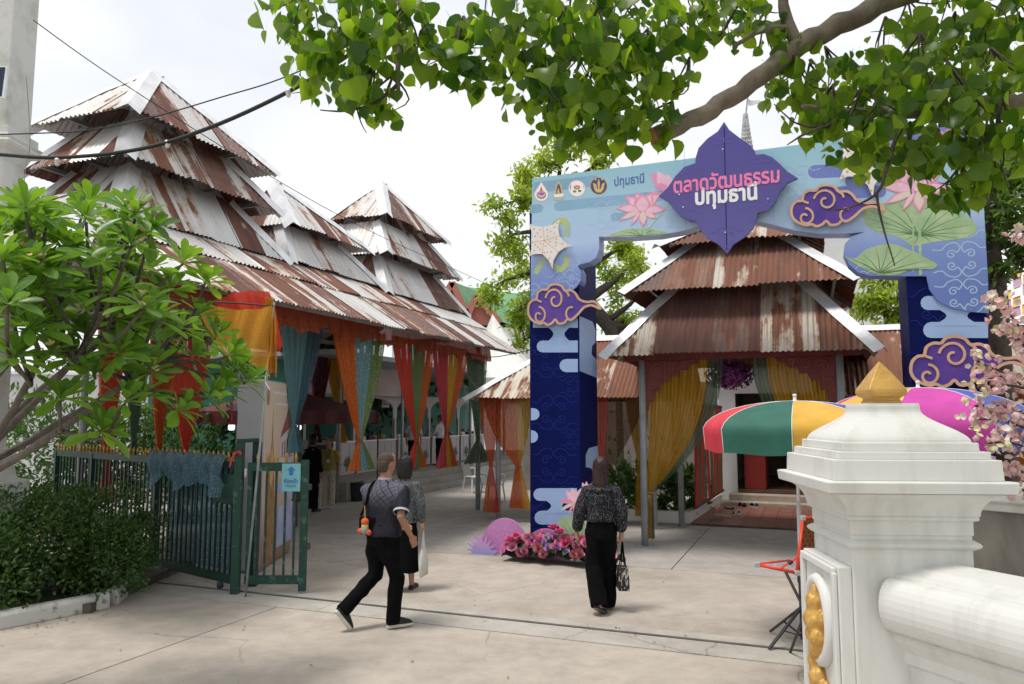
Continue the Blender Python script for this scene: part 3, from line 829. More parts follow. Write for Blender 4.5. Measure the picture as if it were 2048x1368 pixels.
PL = [(0.045, 0), (LW - 0.01, 0), (LW - 0.01, 4), (0.045, 4)]; PR = [(RL + 0.01, 0), (RR - 0.01, 0), (RR - 0.01, 4.4), (RL + 0.01, 4.4)]; PP = a2(panel_px)
scrolls([(mid, z) for z in (0.55, 1.35, 2.15, 2.95)], 0.42, M_SCRN, arch, 0.003, poly=PL)
scrolls([(LW - 0.1, z) for z in (0.95, 1.75, 2.55)] + [(0.12, z) for z in (0.6, 3.2)], 0.24, M_SCRN, arch, 0.0022, 0.009, poly=PL)
scrolls([((RL + RR) / 2 - 0.1, z) for z in (1.2, 2.0, 2.75, 3.5)], 0.42, M_SCRN, arch, 0.003, poly=PR)
scrolls([(RR - 0.25, z) for z in (3.62, 4.1, 4.6, 5.1)], 0.36, M_SCRP, panel, 0.0345, 0.016, poly=PP)
scrolls([(0.2, 3.95), (0.62, 4.12), (0.25, 4.95), (0.85, 4.3), (1.3, 5.15), (2.0, 5.0)], 0.34, M_SCRP, panel, 0.0345, 0.010, poly=PP)
scrolls([(4.0, 5.35), (4.2, 4.55), (4.9, 3.9), (5.0, 5.6), (5.4, 4.75)], 0.36, M_SCRP, panel, 0.0345, 0.010, poly=PP)
# lotus flowers
def petal(base, tip, w, bend=0.0, k=7):
    bx, by = base; tx, ty = tip; dx, dy = tx - bx, ty - by; L = math.hypot(dx, dy); ux, uy = dx / L, dy / L; nx, ny = -uy, ux
    left, right = [], []
    for i in range(k + 1):
        t = i / k; wd = w / 2 * (math.sin(math.pi * min(1, t * 0.86 + 0.06)) ** 0.75) * (1 - t ** 5); c = bend * L * math.sin(math.pi * t)
        left.append((bx + ux * L * t + nx * (c + wd), by + uy * L * t + ny * (c + wd)))
        right.append((bx + ux * L * t + nx * (c - wd), by + uy * L * t + ny * (c - wd)))
    return left + right[::-1]
PET = [((1600, 750), (1380, 530), 90, .10, 1), ((1620, 740), (1560, 470), 150, .05, 2), ((1680, 740), (1845, 450), 150, -.05, 2), ((1680, 750), (1925, 480), 150, -.10, 1),
       ((1700, 745), (1780, 470), 130, 0, 2), ((1600, 752), (1425, 525), 150, .06, 2), ((1610, 760), (1265, 715), 120, .08, 1), ((1680, 765), (1990, 735), 120, -.08, 1), ((1690, 780), (1862, 858), 80, 0, 3),
       ((1600, 770), (1305, 892), 80, 0.04, 3), ((1610, 770), (1480, 965), 55, 0, 1), ((1655, 755), (1662, 980), 120, 0, 3), ((1645, 765), (1650, 505), 225, 0, 2)]
def lotus(cx, cy, sc_, parent, off, name='lotus_print', O=None):
    """cx,cy = the photo pixel of the flower's heart; every petal a printed piece"""
    root_ = None
    for i, (b, t, w, bd, c) in enumerate(PET):
        f = lambda p: (cx + (p[0] - 1645) / 7.314 * sc_, cy + (p[1] - 760) / 7.314 * sc_)
        b_, t_ = f(b), f(t); w_ = w / 7.314 * sc_
        mb = MB(); mb.plate(a2(petal(b_, t_, w_ * 1.08, bd)), AO, W, UP, AN, fo(off + i * 0.0009), 0.0003)
        mb.cur = 1
        m_ = (b_[0] * 0.98 + t_[0] * 0.02, b_[1] * 0.98 + t_[1] * 0.02); e_ = (lerp(b_[0], t_[0], 0.86), lerp(b_[1], t_[1], 0.86))
        mb.plate(a2(petal(m_, e_, w_ * 0.82, bd)), AO, W, UP, AN, fo(off + i * 0.0009 + 0.0004), 0.0001)
        mb.build('petal', [M_P1, (M_P2, M_P2, M_P2, M_P3)[c]], parent)
def leafpr(outline, hub, parent, off, veins=9):
    pts = a2(sp2(outline, 3, True)); mb = MB(); mb.plate(pts, AO, W, UP, AN, fo(off), 0.002)
    h = A2(*hub); mb.cur = 1
    for i in range(veins):
        q = pts[int(i * len(pts) / veins)]
        mb.ribbon([h, (lerp(h[0], q[0], 0.5) + 0.01, lerp(h[1], q[1], 0.5) + 0.012), (lerp(h[0], q[0], 0.93), lerp(h[1], q[1], 0.93))], [0.014, 0.009, 0.003], AO, W, UP, AN, fo(off + 0.0009) + i * 0.00001, 0.0002)
    return mb.build('lotus_leaf_print', [M_LG, M_LGV], parent)
def stempr(pts, w, parent, off):
    mb = MB(); mb.ribbon(a2(sp2(pts, 4)), w, AO, W, UP, AN, fo(off), 0.0005); return mb.build('stem_print', M_LG, parent)
leafpr([(1222, 474), (1240, 463), (1262, 458), (1285, 458), (1310, 460), (1332, 469)], (1284, 473), panel, 0.036, 6)
stempr([(1285, 450), (1286, 472)], 0.022, panel, 0.037); stempr([(1342, 385), (1336, 412), (1310, 445), (1288, 472)], 0.016, panel, 0.0375)
lotus(1285, 424, 1.0, panel, 0.038)
for b, t, w in (((1335, 378), (1301, 347), 20), ((1335, 380), (1316, 344), 22), ((1336, 380), (1335, 349), 24), ((1337, 378), (1308, 372), 16)):
    LAY[0] += 1; mb = MB(); mb.plate(a2(petal(b, t, w)), AO, W, UP, AN, fo(0.040 + (LAY[0] % 7) * 0.0006), 0.0003); mb.build('petal', M_P2 if w > 20 else M_P1, panel)
q8 = lambda L_: [(1300 + x / 2.738, 230 + y / 2.738) for x, y in L_]
leafpr(q8([(1165, 560), (1180, 515), (1260, 490), (1350, 470), (1470, 460), (1580, 470), (1660, 510), (1720, 550), (1780, 600), (1775, 650), (1700, 680), (1620, 690), (1540, 700), (1440, 720), (1390, 690), (1330, 660), (1240, 640), (1190, 610)]), q8([(1470, 660)])[0], panel, 0.036, 18)
leafpr(q8([(1060, 775), (1120, 790), (1180, 740), (1260, 715), (1330, 710), (1420, 740), (1500, 780), (1570, 820), (1550, 845), (1480, 845), (1420, 850), (1360, 875), (1290, 880), (1230, 870), (1160, 840)]), q8([(1260, 870)])[0], panel, 0.042, 16)
stempr(q8([(1465, 440), (1475, 640), (1480, 880)]), 0.035, panel, 0.0395)
stempr(q8([(1700, 230), (1690, 300), (1640, 390), (1540, 470), (1450, 540), (1440, 640), (1440, 860)]), 0.02, panel, 0.0402)
lotus(1835, 384, 1.42, panel, 0.044)
for b, t, w in (((1898, 300), (1878, 262), 22), ((1898, 300), (1896, 256), 26), ((1898, 300), (1912, 262), 20)):
    LAY[0] += 1; mb = MB(); mb.plate(a2(petal(b, t, w)), AO, W, UP, AN, fo(0.040 + (LAY[0] % 7) * 0.0006), 0.0003); mb.build('petal', M_P1, panel)
# gold-rimmed violet clouds, raised boards
CL = [(775, 545), (782, 505), (806, 482), (832, 478), (842, 442), (872, 424), (905, 424), (925, 402), (965, 394), (1005, 404), (1030, 430), (1070, 428), (1102, 446), (1128, 478), (1180, 492), (1235, 490), (1275, 530), (1215, 510), (1160, 522), (1115, 562), (1072, 590), (1046, 586), (1025, 606), (985, 610), (962, 588), (942, 606), (910, 618), (884, 606), (858, 612), (818, 600), (788, 578)]
SPI = [(spiral(960, 480, 66, 12, math.pi * 1.05, 1.25), 0), (spiral(850, 568, 50, 10, math.pi * 1.5, 1.15), 0), (sp2([(1030, 430), (1050, 445), (1055, 462)], 4), 0), (sp2([(832, 478), (850, 486), (868, 492)], 4), 0), (spiral(1075, 552, 42, 30, math.pi * 0.6, 0.5), 0)]
def cloud(x0, y0, x1, y1, off=0.075):
    f = lambda p: A2(lerp(x0, x1, (p[0] - 775) / 500), lerp(y0, y1, (p[1] - 394) / 224))
    out = [f(p) for p in sp2(CL, 3, True)]
    s = abs(f((1275, 500))[0] - f((775, 500))[0]) / 2.0
    mb = MB(); mb.plate(out, AO, W, UP, AN, off, 0.025)
    c = mb.build('cloud_board', M_CLOUD, arch)
    mb = MB(); mb.ribbon(out, 0.052 * s * 1.15, AO, W, UP, AN, off + 0.012, 0.02, True)
    for sp_, _ in SPI:
        mb.ribbon([f(p) for p in sp_], 0.05 * s, AO, W, UP, AN, off + 0.011, 0.014)
    mb.build('gilt_rim', M_GOLDP, c)
    mb = MB(); mb.box(AO + W * (out[0][0] + s * 0.5) + UP * out[0][1] + AN * (off / 2 - 0.008), (0.1, off - 0.02, 0.1), (W, U, UP)); mb.build('spacer', M_NAVYS, c)
cloud(1060, 570, 1204, 651); cloud(1583, 374, 1768, 456, 0.09); cloud(1820, 674, 2052, 774)
# folded star flowers with gold dots
ST = [(1060, 448), (1089, 456), (1123, 442), (1122, 474), (1148, 494), (1120, 506), (1108, 539), (1088, 510), (1061, 515), (1066, 487)]
def star(cx, cy, s, flip=1):
    c0 = (1092, 483); f = lambda p: (cx + flip * (p[0] - c0[0]) * s, cy + (p[1] - c0[1]) * s)
    pts = []
    for i in range(0, 10, 2):
        n0, tip, n1 = f(ST[i - 1]), f(ST[i]), f(ST[(i + 1) % 10])
        pts += [n0, (lerp(n0[0], tip[0], .55) - (tip[1] - n0[1]) * .10 * flip, lerp(n0[1], tip[1], .55) + (tip[0] - n0[0]) * .10 * flip), tip, (lerp(tip[0], n1[0], .5) - (n1[1] - tip[1]) * .10 * flip, lerp(tip[1], n1[1], .5) + (n1[0] - tip[0]) * .10 * flip)]
    mb = MB(); mb.plate(a2(pts), AO, W, UP, AN, 0.085, 0.02)
    st_ = mb.build('star_flower', M_STAR, arch)
    mb = MB()
    for i in range(0, 10, 2):
        n0, tip, n1 = f(ST[i - 1]), f(ST[i]), f(ST[(i + 1) % 10])
        mb.ribbon(a2([f(c0), f(ST[(i + 1) % 10])]), 0.008, AO, W, UP, AN, 0.0865, 0.001)
        for u_ in (0.2, 0.42, 0.64, 0.84):
            for v_ in (-0.5, 0.0, 0.5):
                if abs(v_) * 1.3 + u_ > 1.25 or (u_ < 0.3 and v_): continue
                x = lerp(f(c0)[0], tip[0], u_) + (n1[0] - n0[0]) * v_ * 0.52 * (1 - u_ * 0.45); y = lerp(f(c0)[1], tip[1], u_) + (n1[1] - n0[1]) * v_ * 0.52 * (1 - u_ * 0.45)
                q = A2(x, y); mb.plate([(q[0] + 0.014 * s * math.cos(k * 1.047), q[1] + 0.014 * s * math.sin(k * 1.047)) for k in range(6)], AO, W, UP, AN, 0.0862, 0.001)
    stuff(mb.build('gold_dots', M_DOT, st_))
    mb = MB(); q = A2(*f(c0)); mb.box(AO + W * q[0] + UP * q[1] + AN * 0.045, (0.08, 0.07, 0.08), (W, U, UP)); mb.build('spacer', M_NAVYS, st_)
    return f
for pts, w in (([(1100, 470), (1112, 448), (1128, 442), (1136, 456), (1134, 474)], 0.10), ([(1108, 530), (1122, 540), (1134, 528), (1132, 512)], 0.09), ([(1072, 548), (1082, 530), (1092, 516)], 0.09)):
    mb = MB(); mb.ribbon(a2(sp2(pts, 4)), w, AO, W, UP, AN, fo(0.036), 0.0005); mb.build('ribbon_print', M_YG, panel)
star(1092, 483, 1.0); star(1722, 318, 1.42)
# the name medallion
mo = [(412, 58), (440, 102), (500, 148), (555, 185), (578, 215), (582, 236), (625, 232), (672, 250), (712, 285), (755, 328), (812, 365), (752, 392), (712, 440), (690, 495), (650, 538), (592, 552), (588, 590), (570, 634), (520, 684), (462, 722), (428, 772),
      (385, 724), (318, 684), (275, 632), (264, 596), (222, 590), (172, 565), (138, 525), (106, 488), (58, 460), (108, 412), (148, 352), (196, 302), (256, 282), (258, 252), (274, 200), (320, 150), (378, 110)]
mo = a2(q8(mo))
mb = MB(); mb.plate(mo, AO, W, UP, AN, 0.16, 0.05)
med = mb.build('name_medallion', M_VIOL, arch, bevel=0.004)
mb = MB(); c = A2(1454, 400); mb.box(AO + W * c[0] + UP * c[1] + AN * 0.07, (0.5, 0.14, 0.5), (W, U, UP)); mb.build('spacer', M_NAVYS, med)
t0, t1 = A2(1450.5, 258), A2(1456, 505)
mb = MB(); mb.ribbon([t0, t1], 0.012, AO, W, UP, AN, 0.162, 0.002); mb.build('seam', M_NAVYS, med)
M_SCRV = mat('print_scroll_violet', (0.12, 0.10, 0.40), 0.45)
mc = A2(1452, 380)
scrolls([(mc[0] - 0.55, mc[1] + 0.42), (mc[0] + 0.5, mc[1] + 0.45), (mc[0] - 0.55, mc[1] - 0.45), (mc[0] + 0.55, mc[1] - 0.42), (mc[0], mc[1] - 0.75), (mc[0], mc[1] + 0.8)], 0.26, M_SCRV, med, 0.1615, 0.010, poly=mo)
M_TPINK = mat('letter_pink', (0.85, 0.22, 0.45), 0.45)
def tline(px0, py0, px1, py1, body, h, m, off, parent, bold=0.0, name='lettering'):
    a, b = A2(px0, py0), A2(px1, py1); w_ = math.hypot(b[0] - a[0], b[1] - a[1]); ang = math.atan2(b[1] - a[1], b[0] - a[0])
    ax = W * math.cos(ang) + UP * math.sin(ang); ay = -W * math.sin(ang) + UP * math.cos(ang)
    cx, cz = (a[0] + b[0]) / 2, (a[1] + b[1]) / 2
    return text_mesh(name, body, h, AO + W * cx + UP * cz, ax, ay, AN, m, parent, fo(off), 0.0, bold, width=w_)
tline(1352, 392, 1560, 370, 'ตลาดวัฒนธรรม', 0.30, M_TPINK, 0.1645, med, 0.030)
tline(1395, 415, 1515, 404, 'ปทุมธานี', 0.31, M_PW, 0.1645, med, 0.040)
for px, py in ((1448, 306), (1370, 420), (1362, 395), (1537, 404), (1556, 362), (1453, 470)):
    q = A2(px, py); mb = MB(); mb.ball(AO + W * q[0] + UP * q[1] + AN * 0.162, 0.012, 8, 4); mb.build('rivet', M_ZINC, med)
# emblems on the beam
M_LBLUE = mat('print_logo_blue', (0.08, 0.13, 0.42), 0.45); M_LRED = mat('print_logo_red', (0.70, 0.10, 0.08), 0.45); M_LGRN = mat('print_logo_green', (0.06, 0.28, 0.14), 0.45)
M_LGOLD = mat('print_logo_gold', (0.66, 0.46, 0.20), 0.4); M_LDK = mat('print_logo_dark', (0.07, 0.07, 0.13), 0.45); M_LPK = mat('print_logo_pink', (0.80, 0.42, 0.50), 0.45); M_LPUR = mat('print_logo_purple', (0.35, 0.10, 0.45), 0.45)
def disc(cx, cy, rx, ry, k=28, a0=0, a1=2 * math.pi): return [(cx + rx * math.cos(lerp(a0, a1, i / k)), cy + ry * math.sin(lerp(a0, a1, i / k))) for i in range(k)]
def emblem(layers):
    mb = MB(); ms = []
    for i, (pts, m_) in enumerate(layers):
        if m_ not in ms: ms.append(m_)
        mb.cur = ms.index(m_); mb.plate(a2(pts), AO, W, UP, AN, fo(0.036 + i * 0.0006), 0.0003)
    mb.build('emblem', ms, panel)
tear = lambda s: [(1084, 383 - 13 * s - 4 * s)] + [(1084 + 13.5 * s * math.cos(t), 390 + 13 * s * math.sin(t)) for t in [R(a) for a in range(-20, 201, 20)]]
emblem([(tear(1.1), M_LPK), (tear(0.98), M_PW), (disc(1084, 391, 9.5, 8), M_LGRN), (disc(1084, 390, 8, 6.2), M_LPK), (petal((1084, 392), (1084, 384), 5), M_LPUR), (petal((1083, 391), (1077, 386), 4), M_LPUR), (petal((1085, 391), (1091, 386), 4), M_LPUR), ([(1081, 383), (1084, 373), (1087, 383)], M_LRED)])
emblem([([(1118, 363), (1124, 372), (1127, 388), (1128, 393), (1109, 394), (1110, 388), (1113, 372)], M_LGOLD), ([(1118, 367), (1122, 375), (1124, 387), (1113, 388), (1115, 375)], M_LDK), ([(1118, 376), (1121, 387), (1115, 387)], M_LGOLD), ([(1109, 390), (1128, 388), (1128, 394), (1118, 396), (1110, 395)], M_PW), ([(1107, 397), (1118, 399), (1129, 395), (1129, 399), (1118, 402), (1108, 401)], M_LGOLD)])
emblem([(disc(1155, 378, 17, 16.5), M_LPK), (disc(1155, 378, 16, 15.5), M_PW), (disc(1155, 376, 6.5, 4.4), M_LRED), (disc(1155, 376, 3.6, 2.2), M_LGOLD), (disc(1150.5, 384, 3.4, 2.4), M_LGRN), (disc(1160.5, 383, 3.4, 2.4), M_LGRN), ([(1142, 384), (1141, 376), (1143, 369), (1143.5, 372), (1142.6, 378)], M_LDK), ([(1169, 381), (1169, 374), (1166, 367), (1167.5, 370), (1168.6, 376)], M_LDK)])
emblem([(disc(1198.5, 373, 17.2, 17.4), M_LGOLD), (disc(1198.5, 373, 16.2, 16.4), M_LDK), ([(1198.5, 358), (1201, 367), (1200, 378), (1197, 378), (1196, 367)], M_LGOLD), ([(1187, 367), (1193, 369), (1195, 377), (1194, 385), (1190, 381)], M_LGOLD), ([(1211, 366), (1205, 369), (1203, 377), (1204, 385), (1208, 380)], M_LGOLD), ([(1192, 379), (1206, 378), (1204, 386), (1194, 386)], M_LGOLD), ([(1190, 360), (1194, 359), (1193, 362)], M_PW), ([(1207, 359), (1203, 359), (1205, 362)], M_PW)])
tline(1230, 373, 1289, 366, 'ปทุมธานี', 0.19, M_LBLUE, 0.040, panel, 0.012, 'logo_lettering')
settle(arch, AO + W * 3 + UP * 0)
# ================================================================ white gate pillar and balustrade, right foreground
GA = R(4)
gx, gy = V((math.cos(GA), -math.sin(GA), 0)), V((math.sin(GA), math.cos(GA), 0))
PD = 3.45
pc = PY(1703, 1076, PD)                              # front left arris of the shaft under the neck ring
HW = 0.262
PC = V((pc.x, pc.y, 0)) + gx * HW + gy * HW
M_WALLW = mat('lime_white', (0.68, 0.68, 0.66), 0.6, col2=(0.55, 0.545, 0.51), scale=3.0, fac=(0.50, 0.74), bump=0.10, bscale=14, stretch=(2.4, 2.4, 0.45), detail=10)
M_GOLD = mat('gold_paint', (0.62, 0.37, 0.10), 0.42, 0.2, col2=(0.48, 0.27, 0.07), scale=9, bump=0.2, bscale=40)
def hz(py): return CZ + (HZ - py) / F * PD          # photo row -> height at the pillar's front
gp = thing('gate_pillar', 'white moulded gate pillar with gilded finial in the right foreground', 'pillar')
def sq(name, prof, m, bev=0.004):
    mb = MB(); mb.sqlathe(PC, prof, (gx, gy)); return mb.build(name, m, gp, bevel=bev)
sq('shaft', [(HW, 0.0), (HW, hz(1062))], M_WALLW, 0.008)
zn = hz(1082)
tor = [(HW + 0.002 + 0.024 * math.sin(math.pi * t), zn - 0.022 + 0.044 * t) for t in [i / 8 for i in range(9)]]
o = sq('neck_ring', tor, M_WALLW, 0)
sq('collar', [(HW + 0.004, hz(1064)), (HW + 0.004, hz(1036)), (HW + 0.022, hz(1034)), (HW + 0.022, hz(1026))], M_WALLW)
z0, z1 = hz(1026), hz(980)
cav = [(HW + 0.024 + 0.098 * (1 - math.cos(math.pi / 2 * t)) ** 0.9, z0 + (z1 - z0) * math.sin(math.pi / 2 * t) ** 1.0) for t in [i / 9 for i in range(10)]]
sq('cavetto', cav, M_WALLW, 0)
sq('cap_slab', [(HW + 0.132, hz(979)), (HW + 0.138, hz(958)), (HW + 0.120, hz(956))], M_WALLW)
sq('cap_block', [(HW + 0.098, hz(956)), (HW + 0.094, hz(916))], M_WALLW)
sq('cap_step', [(HW + 0.066, hz(916)), (HW + 0.064, hz(901))], M_WALLW)
sq('cap_step', [(HW + 0.034, hz(901)), (HW + 0.032, hz(884))], M_WALLW)
zb, zt = hz(884), hz(818)
bell = []
for i in range(13):
    t = i / 12; w_ = lerp(HW + 0.012, 0.125, 0.5 - 0.5 * math.cos(math.pi * t)) ; bell.append((w_, lerp(zb, zt, t)))
sq('bell_cap', bell + [(0.125, zt + 0.012), (0.122, zt + 0.028)], M_WALLW, 0)
fz = zt + 0.028
fin = [(x * 0.80, z) for x, z in [(0.085, fz), (0.088, fz + 0.012), (0.078, fz + 0.016), (0.080, fz + 0.026), (0.10, fz + 0.036), (0.112, fz + 0.052), (0.110, fz + 0.066), (0.100, fz + 0.082), (0.05, fz + 0.150), (0.004, fz + 0.205)]]
o = sq('finial', fin, M_GOLD, 0.006)
# panel with a gilded relief on the face towards the gateway
Xl = -gx
FO = PC + Xl * HW                                    # middle of that face
pz1, pz0 = hz(1118) - 0.02, 0.35
mb = MB(); mb.box(FO + Xl * 0.03 + UP * ((pz0 + pz1) / 2), (0.06, 0.50, pz1 - pz0), (Xl, gy, UP)); pnl = mb.build('raised_panel', M_WALLW, gp, bevel=0.006)
mb = MB()
for (a, b, c_, d_) in ((-0.235, pz0 + 0.02, 0.235, 0), (-0.235, pz1 - 0.03, 0.235, 0)):
    mb.box(FO + Xl * 0.072 + UP * (b + 0.005), (0.022, 0.46, 0.035), (Xl, gy, UP))
for a in (-0.222, 0.222):
    mb.box(FO + Xl * 0.072 + gy * a + UP * ((pz0 + pz1) / 2), (0.022, 0.035, pz1 - pz0 - 0.06), (Xl, gy, UP))
mb.build('panel_moulding', M_WALLW, pnl, bevel=0.006)
# oval niche ring and the relief figure
zc = hz(1255)
mb = MB(); mb.smooth = True
ring = [FO + Xl * 0.066 + gy * (0.145 * math.cos(t)) + UP * (zc + 0.185 * math.sin(t)) for t in [2 * math.pi * i / 40 for i in range(41)]]
mb.tube(ring, 0.032, 8, False); mb.build('oval_frame', M_WALLW, pnl)
mb = MB(); mb.smooth = True
def rb(y, z, r_, sz=1.0, d=0.075): mb.ball(FO + Xl * d + gy * y + UP * z, r_, 10, 6, (gy, Xl, UP), (1, 1, sz))
mb.plate([(0.118 * math.cos(t), 0.155 * math.sin(t)) for t in [2 * math.pi * i / 24 for i in range(24)]], FO + UP * zc, gy, UP, Xl, 0.068, 0.01)
rb(0.0, zc + 0.08, 0.045, 1.25, 0.09); rb(0, zc + 0.135, 0.026, 1.3, 0.085); rb(0, zc, 0.062, 1.1, 0.085); rb(-0.06, zc + 0.01, 0.03, 1.6); rb(0.06, zc + 0.01, 0.03, 1.6); rb(-0.035, zc - 0.07, 0.04, 1.1, 0.09); rb(0.04, zc - 0.075, 0.04, 1.1, 0.09)
for k in range(7):
    t = k / 6; rb(0.035 * math.sin(k * 1.5), zc - 0.13 - t * 0.42, 0.05 - 0.006 * (k % 2), 1.2, 0.08); rb(0.07 * math.cos(k * 1.3), zc - 0.16 - t * 0.42, 0.032, 1.3, 0.075)
for k in range(10):
    rb(random.uniform(-0.1, 0.1), zc - 0.60 - random.uniform(0, 0.16), random.uniform(0.025, 0.045), 1.0, 0.075)
fuse(mb, 'gilded_relief', M_GOLD, pnl, 0.008, 1, 0.006, 45)
settle(gp, PC)
# balustrade wall running from the pillar past the camera
rd = V((0.394, -0.919, 0)).normalized(); rs = V((rd.y, -rd.x, 0))          # rs points left/outwards (towards the gateway side)
if rs.x > 0: rs = -rs
R0 = PC + gx * 0.10 - gy * 0.16
bal = thing('balustrade_wall', 'white balustrade wall with rounded coping running out of frame from the gate pillar', 'wall')
zt_ = CZ + (HZ - 1150) / F * 3.1 - 0.04
prof = [(-0.02, -1.45), (0.165, -1.45), (0.165, -0.40), (0.185, -0.385), (0.185, -0.34), (0.20, -0.32), (0.225, -0.29), (0.225, -0.265), (0.26, -0.255)]
prof += [(0.235 + 0.075 * math.cos(t), -0.135 + 0.115 * math.sin(t)) for t in [R(a) for a in range(-80, 91, 14)]]
prof += [(0.21, -0.022), (0.205, -0.008), (0.16, 0.0), (0.12, 0.022), (0.0, 0.045)]
full = [(-x, z) for x, z in prof[::-1]] + prof
ringA = []
for q in (0.0, 0.8, 1.6, 2.4, 3.4):
    ringA.append([R0 + rd * q + rs * x + UP * (zt_ + z) for x, z in full])
mb = MB(); mb.loft(ringA); mb.build('coping_and_wall', M_WALLW, bal, bevel=0.004)
settle(bal, R0)
# second, weathered wall beyond it
M_STAIN = mat('stained_render', (0.27, 0.25, 0.22), 0.85, col2=(0.13, 0.115, 0.10), scale=2.5, stretch=(1.5, 1.5, 0.5), bump=0.3, bscale=25)
w2 = thing('boundary_wall', 'stained grey boundary wall with white coping behind the gate pillar', 'wall')
WA, WB = PY(1935, 1040, 5.6), PY(2140, 1040, 5.1)
WA.z = WB.z = 0; wd_ = (WB - WA).normalized(); wp = V((-wd_.y, wd_.x, 0)); WA = WA - wd_ * 1.0; WB = WB + wd_ * 3
mb = MB(); mb.bar(WA + UP * 0.72, WB + UP * 0.72, 0.22, 1.44); mb.build('wall_face', M_STAIN, w2)
mb = MB(); zc_ = 1.44
pf = [(-0.16, 0), (0.16, 0), (0.17, 0.05), (0.20, 0.07), (0.20, 0.13), (0.13, 0.19), (-0.13, 0.19), (-0.20, 0.13), (-0.20, 0.07), (-0.17, 0.05)]
mb.loft([[p + wp * x + UP * (zc_ + 0.003 + z) for x, z in pf] for p in (WA, WB)]); mb.build('coping', M_WALLW, w2, bevel=0.01)
settle(w2, (WA + WB) / 2)

# ================================================================ sun umbrellas
def umbrella(name, label, top_px, rimpx, depth, rad, cols, rot, polebase, zrim, ztop):
    c = PY(top_px[0], top_px[1], depth); C0 = V((c.x, c.y, 0))
    root = thing(name, label, 'umbrella', 'market umbrellas')
    n = 8
    for k in range(n):
        mb = MB(); mb.smooth = True
        a0, a1 = rot + 2 * math.pi * k / n, rot + 2 * math.pi * (k + 1) / n
        rows = []
        for i in range(9):
            t = i / 8; r_ = rad * math.sin(t * math.pi / 2 * 0.94) / math.sin(math.pi / 2 * 0.94)
            z = zrim + (ztop - zrim) * (math.cos(t * math.pi / 2 * 0.94) - math.cos(math.pi / 2 * 0.94)) / (1 - math.cos(math.pi / 2 * 0.94))
            row = []
            for j in range(7):
                u_ = j / 6; a = lerp(a0, a1, u_); flat = math.cos(math.pi / n) / math.cos((u_ - 0.5) * 2 * math.pi / n)
                row.append(C0 + V((math.cos(a), math.sin(a), 0)) * (max(r_, 0.01) * flat) + UP * (z - 0.012 * t * math.sin(math.pi * u_)))
            rows.append(row)
        vh = 0.21
        for dz in (0.05, 0.12, vh):                  # valance
            rows.append([C0 + (v - C0 - UP * (v.z)) * (1 - 0.02 * dz / vh) + UP * (rows[8][j].z - dz + 0.005 * math.sin(j * 1.05) * (dz / vh)) for j, v in enumerate(rows[8])])
        vs = [v for r_ in rows for v in r_]
        fs = [(i * 7 + j, i * 7 + j + 1, (i + 1) * 7 + j + 1, (i + 1) * 7 + j) for i in range(len(rows) - 1) for j in range(6)]
        mb.add(vs, fs); g = mb.build('canopy_panel', cols[k % len(cols)], root)
        mb = MB(); mb.smooth = True; mb.tube([rows[i][0] + UP * 0.003 for i in range(len(rows))], 0.0035, 5); mb.build('piping', M_PW, g)
        mb = MB(); mb.tube([rows[i][0] - UP * 0.012 for i in range(0, 9)], 0.005, 5); mb.build('rib', M_STEEL, root)
    mb = MB(); mb.smooth = True; mb.tube([C0 + UP * 0.05, C0 + UP * 1.3], 0.019, 12); mb.tube([C0 + UP * 1.25, C0 + UP * ztop], 0.0145, 12); mb.build('pole', M_PW, root)
    mb = MB(); mb.smooth = True; mb.lathe(C0 + UP * (ztop - 0.005), [(0.03, 0), (0.03, 0.012), (0.016, 0.016), (0.016, 0.05), (0.02, 0.055), (0.02, 0.07), (0.008, 0.075)], 12); mb.build('top_cap', M_PW, root)
    return settle(root, C0), C0
def fabric(name, c): return mat(name, c, 0.6, var=0.10, scale=5, bump=0.15, bscale=9, spec=0.3)
F_RED, F_GRN, F_YEL, F_BLU, F_PNK = fabric('canvas_red', (0.62, 0.05, 0.075)), fabric('canvas_green', (0.028, 0.13, 0.095)), fabric('canvas_yellow', (0.70, 0.40, 0.065)), fabric('canvas_blue', (0.06, 0.10, 0.40)), fabric('canvas_magenta', (0.55, 0.06, 0.36))
a_c = math.atan2(-7.2, -2.7)
um1, UC = umbrella('sun_umbrella', 'red, green and yellow sun umbrella nearest the doorway, beside the gate pillar', (1590, 815), None, 7.2, 0.86, [F_RED, F_GRN, F_YEL, F_BLU], a_c - R(92), None, 1.98, 2.24)
um2, UC2 = umbrella('sun_umbrella', 'magenta and blue sun umbrella behind the golden finial of the gate pillar', (1838, 815), None, 7.3, 0.98, [F_YEL, F_PNK, F_BLU, F_RED], math.atan2(-7.3, -3.95) - R(55), None, 2.02, 2.37)
for c, lb in ((UC, 'black tripod stand under the red, green and yellow umbrella'), (UC2, 'black tripod stand under the magenta umbrella')):
    st = thing('umbrella_stand', lb, 'stand', 'umbrella stands')
    mb = MB(); mb.smooth = True; mb.tube([c + UP * 0.05, c + UP * 0.62], 0.027, 12); mb.build('tube', M_DARKST, st)
    mb = MB(); mb.smooth = True; mb.lathe(c + UP * 0.56, [(0.034, 0), (0.036, 0.02), (0.034, 0.06)], 12); mb.tube([c + UP * 0.59, c + UP * 0.59 + V((0.07, 0.02, 0))], 0.008, 6); mb.build('clamp', M_DARKST, st)
    for k in range(4):
        a = R(205 + 90 * k); d = V((math.cos(a), math.sin(a), 0))
        mb = MB(); mb.bar(c + d * 0.02 + UP * 0.33, c + d * 0.42 + UP * 0.015, 0.028, 0.016); mb.bar(c + d * 0.02 + UP * 0.08, c + d * 0.24 + UP * 0.155, 0.02, 0.01); mb.build('leg', M_DARKST, st)
    settle(st, c)

